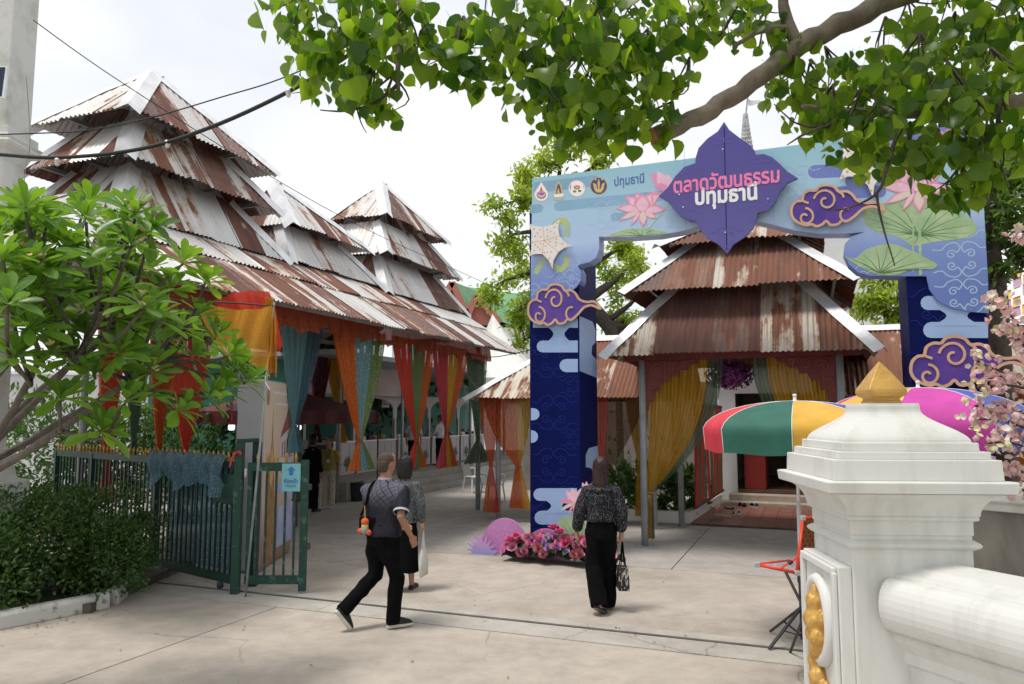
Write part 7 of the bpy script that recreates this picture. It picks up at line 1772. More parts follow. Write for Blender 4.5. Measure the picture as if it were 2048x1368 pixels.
M_BARK = mat('bark_grey', (0.24, 0.20, 0.16), 0.85, col2=(0.14, 0.11, 0.09), scale=9, stretch=(1, 1, 0.5), bump=0.6, bscale=30); M_BARKD = mat('bark_dark', (0.075, 0.06, 0.05), 0.9, var=0.3, scale=12, bump=0.6, bscale=25); M_CUT = mat('cut_wood', (0.30, 0.13, 0.06), 0.8, var=0.2, scale=20)
L_BODHI = leaf_mat('bodhi_leaf', (0.026, 0.080, 0.013), (0.145, 0.225, 0.028), 0.60, 0.36, (3.3, 3.1, 0.9)); L_FRANG = leaf_mat('frangipani_leaf', (0.065, 0.155, 0.024), (0.15, 0.285, 0.042), 0.36, 0.3); L_HEDGE = leaf_mat('hedge_leaf', (0.022, 0.062, 0.014), (0.062, 0.13, 0.026), 0.3, 0.5); L_TREE = leaf_mat('tree_leaf', (0.14, 0.23, 0.035), (0.30, 0.38, 0.07), 0.42, 0.5); L_TREE2 = leaf_mat('tree_leaf_dark', (0.05, 0.11, 0.025), (0.10, 0.17, 0.035), 0.35, 0.5); L_PLANT = leaf_mat('planter_leaf', (0.05, 0.13, 0.03), (0.10, 0.2, 0.04), 0.25, 0.4)
# ---- the big bodhi tree whose boughs hang into the picture
random.seed(5)
bod = thing('bodhi_tree', 'large bodhi tree with heart shaped leaves hanging over the scene', 'tree')
def limb(pxs, rads, parent, m, name='branch', k=5, n=10):
    pts = smooth_path([PY(*q) if not isinstance(q, V) else q for q in pxs], k); rr = [lerp(rads[0], rads[1], i / (len(pts) - 1)) * (1 + 0.06 * math.sin(i * 2.3)) for i in range(len(pts))]
    mb = MB(); mb.smooth = True; mb.tube([p + V((0.008 * math.sin(i * 1.7), 0, 0.008 * math.cos(i * 2.1))) * (rr[i] / 0.05) for i, p in enumerate(pts)], rr, n); return mb.build(name, m, parent)
TRK = V((6.3, 4.6, 0)); FORK = V((6.0, 4.5, 3.6))
limb([TRK, V((6.25, 4.6, 1.6)), FORK], (0.42, 0.30), bod, M_BARK, 'trunk', 5, 16)
TOP = V((4.6, 4.7, 5.6))
limb([FORK, V((5.4, 4.7, 4.9)), TOP, PY(1980, -150, 4.9), PY(1820, -18, 4.75)], (0.15, 0.08), bod, M_BARK)
limb([PY(1830, -24, 4.76), PY(1700, 40, 4.65), PY(1600, 92, 4.6), PY(1500, 168, 4.5), PY(1400, 232, 4.4), PY(1308, 272, 4.35)], (0.072, 0.050), bod, M_BARK)
mb = MB(); mb.smooth = True; ce = PY(1307, 272, 4.35); dn_ = (ce - PY(1400, 232, 4.4)).normalized(); mb.lathe(ce, [(0.054, -0.002), (0.050, 0.012), (0.02, 0.02)], 12, (dn_.orthogonal().normalized(), dn_.cross(dn_.orthogonal().normalized()), dn_)); mb.build('sawn_end', M_CUT, bod)
H1, H2, H3 = V((3.2, 4.4, 6.4)), V((0.9, 4.3, 6.2)), V((-1.2, 4.4, 5.9))
limb([FORK, V((5.0, 4.5, 5.6)), H1, H2, H3], (0.2, 0.06), bod, M_BARK)
limb([FORK, V((5.0, 2.0, 5.0)), V((3.5, -1.0, 5.6)), V((1.5, -4, 5.8))], (0.2, 0.06), bod, M_BARK)
limb([V((5.4, 4.7, 4.9)), PY(2120, 190, 4.6), PY(1990, 205, 4.5), PY(1860, 222, 4.5), PY(1690, 224, 4.45), PY(1605, 212, 4.4)], (0.09, 0.012), bod, M_BARK); limb([PY(1600, 92, 4.6), PY(1575, 45, 4.6), PY(1560, -40, 4.7)], (0.045, 0.03), bod, M_BARK); limb([PY(1585, 55, 4.6), PY(1520, 62, 4.55), PY(1470, 92, 4.5)], (0.025, 0.012), bod, M_BARK)
limb([H3, PY(790, -40, 4.2), PY(800, 60, 4.15), PY(795, 165, 4.1), PY(803, 190, 4.1)], (0.03, 0.008), bod, M_BARK); limb([PY(796, 168, 4.1), PY(750, 205, 4.1), PY(690, 222, 4.1), PY(640, 220, 4.1)], (0.012, 0.003), bod, M_BARKD); limb([PY(712, 212, 4.1), PY(722, 245, 4.1), PY(733, 266, 4.1)], (0.005, 0.002), bod, M_BARKD)
limb([PY(1690, 248, 4.4), PY(1640, 255, 4.35), PY(1590, 245, 4.3), PY(1548, 208, 4.3)], (0.01, 0.003), bod, M_BARKD); limb([PY(1660, 250, 4.35), PY(1610, 268, 4.3), PY(1574, 290, 4.3)], (0.012, 0.003), bod, M_BARKD); limb([PY(1800, 250, 4.3), PY(1775, 330, 4.3), PY(1755, 385, 4.3), PY(1700, 415, 4.3), PY(1655, 420, 4.3)], (0.014, 0.003), bod, M_BARKD); limb([PY(1752, 385, 4.3), PY(1765, 450, 4.3), PY(1790, 532, 4.3)], (0.009, 0.003), bod, M_BARKD); limb([PY(1480, 0, 4.5), PY(1440, 70, 4.5), PY(1395, 82, 4.45)], (0.012, 0.003), bod, M_BARKD)
FB = Foliage('heart', L_BODHI, 0.45)
BCL = [(570, 10, 4.2, .20), (620, 60, 4.2, .26), (690, 40, 4.1, .28), (760, 30, 4.1, .26), (820, 40, 4.2, .2), (640, 140, 4.2, .2), (700, 130, 4.1, .26), (770, 110, 4.0, .24), (720, 190, 4.1, .16), (760, 200, 4.1, .14), (860, 100, 4.2, .15), (905, 120, 4.2, .14), (950, 100, 4.2, .16), (960, 150, 4.2, .12), (930, 60, 4.3, .13),
       (1020, 40, 4.2, .26), (1100, 40, 4.1, .3), (1180, 40, 4.2, .3), (1260, 40, 4.2, .3), (1340, 40, 4.3, .26), (1040, 120, 4.2, .24), (1120, 130, 4.1, .3), (1200, 130, 4.1, .3), (1280, 130, 4.2, .26), (1080, 190, 4.2, .24), (1160, 205, 4.1, .28), (1240, 210, 4.1, .24), (1310, 190, 4.2, .14), (1130, 240, 4.1, .16), (1190, 255, 4.1, .14), (1330, 250, 4.3, .12), (1360, 160, 4.3, .1), (1400, 30, 4.4, .18), (1440, 10, 4.4, .15),
       (1520, 50, 4.7, .2), (1480, 30, 4.7, .15), (1560, 110, 4.7, .2), (1590, 160, 4.6, .2), (1640, 200, 4.5, .24), (1700, 160, 4.6, .26), (1760, 200, 4.5, .28), (1830, 160, 4.5, .28), (1900, 120, 4.6, .3), (1980, 100, 4.5, .3), (1850, 70, 4.8, .26), (1940, 30, 4.8, .3), (2030, 30, 4.6, .3), (1780, 100, 4.8, .2), (1700, 260, 4.4, .2), (1780, 275, 4.3, .24), (1860, 250, 4.3, .28), (1940, 220, 4.3, .3), (2020, 200, 4.2, .3), (1840, 320, 4.3, .18), (1910, 310, 4.3, .22), (1990, 310, 4.3, .22), (2040, 300, 4.2, .24), (1660, 230, 4.4, .14), (1930, 380, 4.4, .12), (1890, 390, 4.4, .1)]
for px, py, y, r_ in BCL:
    r_ *= 0.95
    c = PY(px, py, y); node = c + V((random.uniform(-.1, .1), random.uniform(-.1, .2), r_ * 0.9))
    for k in range(int(56 * r_ / 0.28 * (r_ / 0.28 + 0.2) / 1.2) + 5):
        d = rv().normalized(); p = c + V((d.x * r_, d.y * r_ * 1.5, d.z * r_)) * random.uniform(0.2, 1.0) ** 0.6
        az = random.uniform(0, 6.283); fd_ = V((math.cos(az), math.sin(az), 0.25)); FB.add(p, V((random.gauss(0, .42), random.gauss(0, .42), -1)), fd_ + rv(0.3), random.choice((0.055, 0.075, 0.09, 0.105, 0.125)) * random.uniform(0.85, 1.2))
    for k in range(4):
        e = c + rv(r_ * 0.5); mb = MB(); mb.smooth = True; mb.tube(smooth_path([node + UP * 0.1, node.lerp(e, 0.5) + rv(0.03), e], 3), [0.008, 0.007, 0.006, 0.005, 0.004, 0.003, 0.002][:7], 5); mb.build('twig', M_BARKD, bod)
for k in range(4200):                                 # unseen crown leaves above and behind the viewer, packed to shade the pillar
    p = V((random.uniform(0.3, 9.5), random.uniform(-6.5, 5.5), 0)); p.z = 3.2 + 3.2 * random.random() + (1.2 if p.y > 0 else 0)
    if p.x < 1.2 and random.random() < 0.5: continue
    if (p.y > 2.2 and p.z - CZ < p.y * 0.63): continue
    az = random.uniform(0, 6.283); FB.add(p, V((random.gauss(0, .4), random.gauss(0, .4), -1)), V((math.cos(az), math.sin(az), 0.5)), random.uniform(0.16, 0.26))
FB.build(bod, 300)
settle(bod, TRK)
bpy.context.view_layer.update()
# ---- frangipani
M_FBK = mat('frangipani_bark', (0.13, 0.115, 0.095), 0.8, col2=(0.08, 0.07, 0.055), scale=14, bump=0.5, bscale=40)
random.seed(11)
fra = thing('frangipani_tree', 'frangipani tree with rosettes of long pale green leaves on bare grey branches', 'tree')
RT = [(30, 440, 5.2), (75, 520, 4.6), (15, 590, 4.2), (130, 480, 5.4), (165, 405, 5.8), (215, 470, 5.6), (265, 440, 5.9), (180, 388, 6.0), (300, 520, 5.7), (140, 560, 5.2), (60, 640, 4.6), (210, 560, 5.3), (310, 620, 5.2), (365, 506, 6.0), (410, 545, 6.2), (355, 640, 5.6), (100, 690, 5.0), (170, 650, 5.3), (240, 690, 5.0), (300, 725, 5.2), (380, 690, 5.9), (430, 655, 6.3), (470, 720, 6.3), (490, 745, 6.2), (415, 775, 5.8), (350, 800, 5.6), (190, 735, 5.0), (250, 785, 5.1), (30, 700, 4.6), (120, 780, 4.9), (200, 845, 5.1), (285, 700, 5.7), (160, 600, 5.8), (90, 430, 5.9), (330, 670, 6.0), (5, 500, 4.4), (225, 610, 5.6), (400, 610, 6.2), (455, 690, 6.0), (265, 640, 5.5), (110, 560, 5.0), (60, 410, 5.8), (240, 520, 5.8), (340, 560, 5.9), (35, 560, 4.7), (290, 770, 5.4), (445, 760, 6.0), (150, 700, 5.3)]
RT += [(random.randint(0, 300), random.randint(400, 640), random.uniform(4.6, 5.8)) for k in range(34)]
FT = V((-4.75, 5.9, 0)); FK = V((-4.6, 5.85, 1.45)); FF = Foliage('obov', L_FRANG, 0.0)
limb([FT, V((-4.7, 5.88, 0.7)), FK], (0.09, 0.07), fra, M_BARK, 'trunk', 5, 12)
hubs = [PY(-20, 640, 5.2), PY(90, 640, 5.3), PY(150, 720, 5.2), PY(230, 650, 5.5), PY(260, 760, 5.4), PY(330, 720, 5.8), PY(60, 760, 5.0), PY(120, 860, 5.1)]
for i, h in enumerate(hubs):
    mdp = FK.lerp(h, 0.5) - UP * 0.10 + rv(0.06); limb([FK, mdp, h], (0.036, 0.020), fra, M_FBK, 'branch', 5, 8)
fl_list = []
for px, py, y in RT:
    t = PY(px, py + 22, y); h = min(hubs, key=lambda q: (q - t).length + max(0, q.z - t.z) * 1.5)
    m1 = h.lerp(t, 0.45) - UP * 0.06 * (t - h).length + rv(0.05); limb([h, m1, t], (0.016, 0.010), fra, M_FBK, 'branch', 4, 7)
    ax = (V((random.gauss(0, .25), random.gauss(0, .25), 1)) + (t - m1).normalized() * 0.7).normalized(); a0 = random.uniform(0, 6.28); nl = random.randint(15, 21)
    ex = ax.orthogonal().normalized(); ey = ax.cross(ex)
    for k in range(nl):
        q = k / nl; a = a0 + k * 2.4; el = lerp(1.25, -0.25, q) + random.gauss(0, 0.12); rd_ = ex * math.cos(a) + ey * math.sin(a); d = rd_ * math.cos(el) + ax * math.sin(el)
        nr = ax * math.cos(el) - rd_ * math.sin(el); FF.add(t + ax * (0.03 * (1 - q)), d, nr, random.uniform(0.17, 0.25) * (0.75 + 0.4 * q))
    if random.random() < 0.28: fl_list.append(t + ax * 0.06)
FF.build(fra, 300)
M_FLW = mat('frangipani_flower', (0.80, 0.62, 0.20), 0.5, col2=(0.85, 0.8, 0.65), scale=40)
flm = cup(0, [(5, 0.45, 0.045, 0.036)], 0).mesh('flower', M_FLW)
for p in fl_list:
    for k in range(3): o = link(bpy.data.objects.new('flower', flm), fra); o.matrix_world = Matrix.Translation(p + rv(0.03)) @ Matrix.Rotation(random.uniform(-.6, .6), 4, 'X') @ Matrix.Rotation(random.uniform(0, 6), 4, 'Z')
settle(fra, FT); bpy.context.view_layer.update()
# ---- hedge in its kerbed bed
random.seed(3)
def bush(name, label, blobs, m, kind, n, size, stems, cat='bush', group=None, flat=0.0):
    r_ = thing(name, label, cat, group); vs, fs = LS[kind]; mb = MB(); mb.smooth = True; tot = sum(b[1] ** 2 for b in blobs)
    for c, rad, sq in blobs:
        for k in range(int(n * rad ** 2 / tot)):
            d = rv().normalized(); q = random.uniform(0.55, 1.05) if random.random() < 0.8 else random.uniform(0.9, 1.25); p = c + V((d.x * rad, d.y * rad, d.z * rad * sq)) * q
            if p.z < 0.03: continue
            p += V((mnoise.noise(p * 3.1), mnoise.noise(p * 3.3 + V((9, 0, 0))), mnoise.noise(p * 2.9 + V((0, 7, 0))))) * (0.25 * rad)
            M_ = leaf_frame(p, (d + rv(0.6) + UP * 0.3), (d * 0.6 + UP + rv(0.4)), size * random.uniform(0.7, 1.35)); mb.add([M_ @ V(v) for v in vs], fs)
    stuff(mb.build('foliage', m, r_))
    for a, b, w in stems:
        q = MB(); q.smooth = True; q.tube(smooth_path([a, a.lerp(b, 0.5) + rv(0.05), b], 4), [w * (1 - 0.07 * i) for i in range(9)], 7); q.build('stem', M_BARKD, r_)
    c0 = stems[0][0] if stems else blobs[0][0]; settle(r_, V((c0.x, c0.y, 0))); return r_
HB = [(V((-5.35, 7.98, 0.5)), 0.45, 0.9), (V((-5.75, 8.0, 0.55)), 0.5, 0.9), (V((-4.6, 8.75, 0.5)), 0.5, 0.95), (V((-4.6, 9.0, 0.62)), 0.38, 0.9), (V((-5.1, 8.5, 0.75)), 0.5, 0.9), (V((-5.5, 8.3, 0.9)), 0.5, 0.8), (V((-5.2, 8.9, 0.55)), 0.62, 0.9), (V((-4.95, 9.3, 0.75)), 0.55, 0.9), (V((-5.7, 8.4, 0.5)), 0.6, 0.85), (V((-4.75, 8.95, 0.45)), 0.45, 0.9), (V((-5.9, 9.4, 0.8)), 0.6, 0.8), (V((-5.4, 9.5, 0.95)), 0.38, 0.8), (V((-6.4, 8.6, 0.6)), 0.6, 0.8), (V((-4.55, 9.4, 0.6)), 0.35, 1.0)]
bush('hedge', 'dark green small leaved hedge spilling over the white kerb', HB, L_HEDGE, 'small', 24000, 0.045, [(V((-5.2, 8.9, 0)), V((-5.2, 8.9, 0.8)), 0.03), (V((-4.85, 9.0, 0)), V((-4.6, 9.2, 0.9)), 0.03), (V((-5.7, 8.5, 0)), V((-5.7, 8.5, 0.8)), 0.03)], 'hedge')
kb = thing('planter_kerb', 'white painted kerb in front of the hedge', 'kerb'); k0, k1 = PZ(-60, 1268), PZ(212, 1214); kd = (k1 - k0).normalized()
M_KERB = mat('kerb_white', (0.55, 0.55, 0.52), 0.7, col2=(0.16, 0.15, 0.13), scale=5, fac=(0.56, 0.68), bump=0.3, bscale=20)
mb = MB(); pf = [(-0.09, 0), (0.09, 0), (0.085, 0.13), (0.05, 0.165), (-0.05, 0.165), (-0.085, 0.13)]; kp = V((-kd.y, kd.x, 0)); mb.loft([[p + kp * x + UP * z for x, z in pf] for p in (k0 - kd, k0.lerp(k1, 0.3), k0.lerp(k1, 0.7), k1)]); mb.build('kerb_stone', M_KERB, kb, bevel=0.01)
mb = MB(); k2 = k1 + V((-0.25, 1.1, 0)); mb.loft([[p + V((x, 0, z)) for x, z in pf] for p in (k1 + V((0, 0.09, 0)), k2)]); mb.build('kerb_stone', M_KERB, kb, bevel=0.01); settle(kb, k1)
bs = struct(MB().box(V((-6.6, 9.6, 0.05)), (4.2, 2.6, 0.1)).build('planting_soil', M_EARTH))
lt = MB(); random.seed(77); vs, fs = LS['small']
for k in range(150):                                  # dry leaves and bits swept against the kerb, the track and the slab joint
    q = random.random()
    if q < 0.45: p = k0.lerp(k1, random.uniform(0.2, 1.1)) + V((random.gauss(0.15, 0.2), -abs(random.gauss(0.16, 0.14)), 0))
    elif q < 0.7: p = G(random.uniform(-2, 5.5), 0.08 + random.gauss(0, 0.22))
    else: p = G(random.uniform(-1, 5.5), random.uniform(-2.5, 3.2))
    p = V((p.x, p.y, 0.012)); a = random.uniform(0, 6.28); M_ = leaf_frame(p, V((math.cos(a), math.sin(a), random.uniform(0, 0.25))), UP + rv(0.2), random.uniform(0.012, 0.04)); lt.add([M_ @ V(v) for v in vs], fs)
tag(stuff(lt.build('leaf_litter', mat('dry_leaf', (0.16, 0.10, 0.05), 0.9, col2=(0.28, 0.20, 0.10), scale=4))), 'scattered dry leaves and bits lying on the concrete', 'litter')
# ---- planter greenery, dark shrubs behind the fence, trees beyond
random.seed(31)
for i, (l_, d_, h, lb) in enumerate(((-0.75, 4.1, 0.75, 'leafy green plant in the planter behind the bronze curtain'), (-0.1, 4.3, 0.9, 'leafy green plant in the planter left of the porch post'), (0.45, 4.2, 0.6, 'low leafy plant in the planter behind the gold curtain'), (-1.7, 4.6, 0.9, 'leafy plant behind the left pillar of the arch'), (0.5, 5.4, 0.7, 'leafy plant beside the striped cloth screen'))):
    c = EV(l_, d_, h * 0.62); bush('planter_plant', lb, [(c, 0.42 * h + 0.1, 1.2), (c + UP * 0.3, 0.3 * h, 1.1)], L_PLANT, 'lance', 420, 0.17, [(V((c.x, c.y, 0)), c, 0.02), (V((c.x + 0.1, c.y, 0)), c + UP * 0.3, 0.015)], 'plant', 'plants in the planter')
for i, (px, py, y, r_, lb) in enumerate(((120, 880, 15.0, 1.3, 'dark shrub behind the fence, leftmost'), (260, 880, 15.5, 1.3, 'dark shrub behind the fence under the grey green curtain'), (400, 880, 16.0, 1.3, 'dark shrub behind the fence left of the information board'), (20, 850, 14.5, 1.6, 'dark shrub behind the white column at the left edge'))):
    c = PY(px, py, y); c.z = 1.2; bush('shrub', lb, [(c, r_, 0.9), (c + V((0.9, 0.3, 0.2)), r_ * 0.8, 0.9)], L_HEDGE, 'lance', 2600, 0.13, [(V((c.x, c.y, 0)), c, 0.05)], 'shrub', 'shrubs behind the fence')
def tree(label, base, trunk, crowns, m, n, size, rad, kind='lance', bark=M_BARKD):
    r_ = thing('tree', label, 'tree', 'trees behind the roofs'); pts = smooth_path(trunk, 5); mb = MB(); mb.smooth = True; mb.tube(pts, [lerp(rad, rad * 0.45, i / (len(pts) - 1)) for i in range(len(pts))], 10); mb.build('trunk', bark, r_)
    vs, fs = LS[kind]; fo_ = MB(); fo_.smooth = True; tot = sum(c[1] ** 2 for c in crowns)
    for c, cr in crowns:
        st_ = min(pts[len(pts) // 3:], key=lambda q: (q - c).length); q = MB(); q.smooth = True; q.tube(smooth_path([st_, st_.lerp(c, 0.5) + rv(0.12 * cr), c], 4), [rad * 0.4 * (1 - 0.09 * i) for i in range(9)], 7); q.build('limb', bark, r_)
        for j in range(max(3, int(cr * 6))):
            e = c + rv(cr * 0.45)
            q = MB(); q.tube([c, c.lerp(e, 0.5) + rv(0.05), e], [rad * 0.1, rad * 0.07, rad * 0.03], 5); q.build('twig', bark, r_)
            for k in range(int(n * cr ** 2 / tot / max(3, int(cr * 6)))):
                p = e + rv(cr * 0.22); M_ = leaf_frame(p, rv() + UP * -0.1, rv(0.5) + UP, size * random.uniform(0.7, 1.3)); fo_.add([M_ @ V(v) for v in vs], fs)
    stuff(fo_.build('crown', m, r_)); settle(r_, base)
Y1 = 21.0; b1_ = PY(1245, 800, Y1); b1_.z = 0
tree('yellow green tree behind the left pillar of the arch', b1_, [b1_, PY(1235, 700, Y1), PY(1190, 620, Y1), PY(1120, 520, Y1), PY(1110, 420, Y1)],
     [(PY(x, y, Y1 + random.uniform(-1, 1)), r_) for x, y, r_ in ((1020, 470, .8), (1010, 560, .8), (1040, 620, .8), (1040, 400, .6), (1060, 350, .7), (1120, 330, .8), (1190, 330, .6), (1160, 380, .7), (1090, 430, .8), (1250, 490, .6), (1270, 520, .5), (1230, 560, .8), (1280, 590, .7), (1240, 640, .9), (1290, 650, .7), (1050, 680, .6))], L_TREE, 11000, 0.17, 0.28)
Y2 = 15.5; b2_ = PY(1780, 800, Y2); b2_.z = 0
tree('green tree between the porch roof and the right pillar', b2_, [b2_, PY(1780, 680, Y2), PY(1770, 600, Y2), PY(1765, 520, Y2)], [(PY(x, y, Y2 + random.uniform(-.5, .5)), r_) for x, y, r_ in ((1740, 600, .5), (1770, 640, .55), (1800, 590, .5), (1760, 560, .4), (1790, 660, .5), (1730, 670, .5), (1820, 620, .5))], L_TREE, 3200, 0.14, 0.12)
Y3 = 10.8; b3_ = PY(1998, 800, Y3); b3_.z = 0
tree('tree with a thick grey trunk right of the arch', b3_, [b3_, PY(1996, 640, Y3), PY(1985, 520, Y3), PY(1972, 420, Y3), PY(1980, 300, Y3)], [(PY(x, y, Y3 + random.uniform(-.4, .8)), r_) for x, y, r_ in ((2010, 340, .6), (2030, 400, .6), (1985, 460, .4), (2040, 480, .5), (2000, 380, .6), (1990, 560, .3), (2060, 350, .7), (2030, 540, .35))], L_TREE2, 4200, 0.13, 0.17)
tree('dark tree beyond the market hall roof', PY(300, 832, 30) * 1, [V((PY(300, 832, 30).x, 30, 0)), V((PY(300, 832, 30).x, 30, 4))], [(V((PY(300, 832, 30).x + dx, 30 + random.uniform(-1, 1), z)), 1.6) for dx, z in ((-6, 2.4), (-3, 2.6), (0, 2.6), (3, 2.6), (6, 2.4), (9, 2.5), (-9, 2.3), (-12, 2.2))], L_HEDGE, 5200, 0.3, 0.25)
bpy.context.view_layer.update()
# ---- pink blossom branches at the right edge
random.seed(8)
blo = thing('blossom_tree', 'pink blossom tree reaching in from the right edge above the boundary wall', 'tree'); BY = 4.0; BT = V((3.7, 4.15, 0))
limb([BT, V((3.65, 4.15, 1.2)), V((3.6, 4.1, 2.6)), V((3.55, 4.1, 3.2))], (0.05, 0.02), blo, M_BARKD, 'trunk')
SB1, SB2, SB3 = mat('blossom_pink', (0.78, 0.42, 0.44), 0.6, col2=(0.82, 0.60, 0.58), scale=30), mat('blossom_cream', (0.78, 0.72, 0.45), 0.6), mat('blossom_white', (0.80, 0.68, 0.66), 0.6)
five = cup(0, [(5, 0.35, 0.024, 0.02)], 0); blobm = MB()
for (a, b, n_) in (((2070, 700), (1985, 598), 70), ((2070, 720), (2000, 655), 50), ((2090, 810), (1955, 722), 80), ((2090, 790), (1955, 775), 75), ((2080, 870), (1945, 838), 80), ((2080, 840), (1950, 812), 60), ((2080, 910), (1975, 886), 60), ((2080, 960), (1985, 945), 55), ((2080, 1000), (2030, 985), 30), ((2090, 470), (2035, 470), 40)):
    p0, p1 = PY(a[0], a[1], BY), PY(b[0], b[1], BY - 0.1 + random.uniform(-.1, .1)); pts = smooth_path([p0, p0.lerp(p1, 0.5) + UP * 0.03, p1], 5); q = MB(); q.smooth = True; q.tube(smooth_path([V((3.6, 4.1, p0.z - 0.15)), p0], 3) + pts, 0.006, 6); q.build('branch', M_BARKD, blo)
    for k in range(int(n_ * 1.15)):
        t = random.random() ** 0.9; c = pts[min(len(pts) - 1, int(t * len(pts)))] + rv(0.028); d = (rv() + UP * 0.3).normalized(); Q = Matrix.Translation(c) @ d.to_track_quat('Z', 'Y').to_matrix().to_4x4() @ Matrix.Scale(random.uniform(0.7, 1.1), 4)
        blobm.cur = 1 if t > 0.86 and random.random() < 0.6 else (0 if random.random() < 0.7 else 2); blobm.add([Q @ V(v) for v in five.v], five.f)
stuff(blobm.build('blossoms', [SB1, SB2, SB3], blo)); settle(blo, BT)
# ================================================================ beyond
M_GROOF = mat('green_roof', (0.13, 0.30, 0.15), 0.6, var=0.12, scale=2); M_GABLE = mat('pink_gable', (0.42, 0.15, 0.11), 0.7, var=0.1, scale=2); M_TENTW = mat('tent_white', (0.62, 0.62, 0.60), 0.6, var=0.06, scale=1.5); M_FARW = mat('far_wall', (0.62, 0.62, 0.62), 0.8, var=0.06, scale=0.8)
gh = thing('green_roofed_house', 'green roofed house with pink gable peeping over the pavilion', 'house'); gy_ = 42.0
def g_(x, y, dy=0): return PY(x, y, gy_ + dy)
for (x0, xp, x1, yp, yb, lb) in ((930, 953, 1000, 596, 650, 'gable'), (860, 905, 945, 570, 655, 'gable')):
    mb = MB(); a, b, c = g_(x0, yb), g_(xp, yp), g_(x1, yb); mb.add([a, b, c, a + V((0, 6, 0)), b + V((0, 6, 0)), c + V((0, 6, 0))], [(0, 2, 1), (3, 4, 5), (0, 3, 5, 2)]); mb.build('gable', M_GABLE, gh)
    for p, q in ((a, b), (b, c)):
        MB().bar(p + V((0, -0.2, 0.1)), q + V((0, -0.2, 0.1)), 0.3, 0.35).build('barge_board', M_GABLE, gh); m_ = MB(); m_.add([p + V((0, -0.1, 0.2)), q + V((0, -0.1, 0.2)), q + V((3, 8, 0.2)), p + V((3, 8, 0.2))], [(0, 1, 2, 3)]); m_.build('roof_plane', M_GROOF, gh)
p0 = g_(1070, 655); MB().box(V((p0.x - 2.5, 45, p0.z / 2)), (11, 6, p0.z)).build('wall', M_FARW, gh); m_ = MB(); m_.add([g_(880, 650, 1), g_(1120, 650, 1), g_(1060, 590, 6), g_(905, 570, 6)], [(0, 1, 2, 3)]); m_.build('roof_plane', M_GROOF, gh); settle(gh, V((p0.x - 2.5, 45, 0)))
wt = thing('white_tent', 'white fabric marquee behind the far end of the pavilion', 'tent'); ta = [PY(950, 755, 25), PY(1075, 755, 24), PY(1080, 745, 30), PY(930, 745, 31)]; tp2 = PY(985, 628, 28)
for i in range(4):
    a, b = ta[i], ta[(i + 1) % 4]; mb = MB(); mb.smooth = True; mb.grid(lambda u, v: a.lerp(b, u).lerp(tp2, v) - UP * 0.35 * math.sin(math.pi * v) * math.sin(math.pi * u * 0.8 + 0.3), 10, 8); mb.build('canopy_panel', M_TENTW, wt); MB().bar(V((a.x, a.y, 0)), a, 0.08).build('leg', M_PW, wt); mb = MB(); mb.grid(lambda u, v: a.lerp(b, u) - UP * (0.5 * v), 6, 1); mb.build('valance', M_TENTW, wt)
settle(wt, V((tp2.x, tp2.y, 0)))
wb = thing('white_building', 'plain white building wall behind the porch roof on the right', 'building'); wa_, wb_ = PY(1600, 700, 24), PY(2010, 700, 21); zt3 = PY(1700, 455, 24).z
MB().bar(V((wa_.x, wa_.y, zt3 / 2)), V((wb_.x, wb_.y, zt3 / 2)), 0.4, zt3).build('wall', M_FARW, wb)
for z in (0.55, 0.72, 0.86): MB().bar(V((wa_.x, wa_.y - 0.21, zt3 * z)), V((wb_.x, wb_.y - 0.21, zt3 * z)), 0.03, 0.03).build('ledge', M_STEEL, wb)
MB().bar(V((wa_.x, wa_.y, zt3 + 0.05)), V((wb_.x, wb_.y, zt3 + 0.05)), 0.7, 0.14).build('parapet', M_PW, wb); settle(wb, V((wa_.x, wa_.y, 0)))
lw = thing('far_white_wall', 'long white wall seen through the branches at the left', 'wall'); la_, lb2 = PY(-400, 800, 22), PY(330, 800, 25); MB().bar(V((la_.x, la_.y, 1.7)), V((lb2.x, lb2.y, 1.7)), 0.3, 3.4).build('wall_face', M_FARW, lw); MB().bar(V((la_.x, la_.y, 3.45)), V((lb2.x, lb2.y, 3.45)), 0.5, 0.1).build('coping', M_PW, lw); settle(lw, V((lb2.x, lb2.y, 0)))
bk_ = thing('boundary_hedge', 'clipped hedge closing the yard behind the entrance wings', 'hedge'); mb = MB(); vs, fs = LS['lance']; mb.smooth = True
for k in range(3000):
    q = random.random(); p = EV(lerp(-4.2, 1.0, q), 9.5 + random.gauss(0, .5), random.uniform(0.05, 2.4)); M_ = leaf_frame(p, rv(), rv() + UP * .5 - U, random.uniform(0.15, 0.3)); mb.add([M_ @ V(v) for v in vs], fs)
stuff(mb.build('foliage', L_HEDGE, bk_))
for k in range(6): q = MB(); a = EV(-4 + k * 0.9, 9.6, 0); q.tube([a, a + UP * 1.8], [0.05, 0.03], 6); q.build('stem', M_BARKD, bk_)
settle(bk_, EV(-4, 9.6, 0))
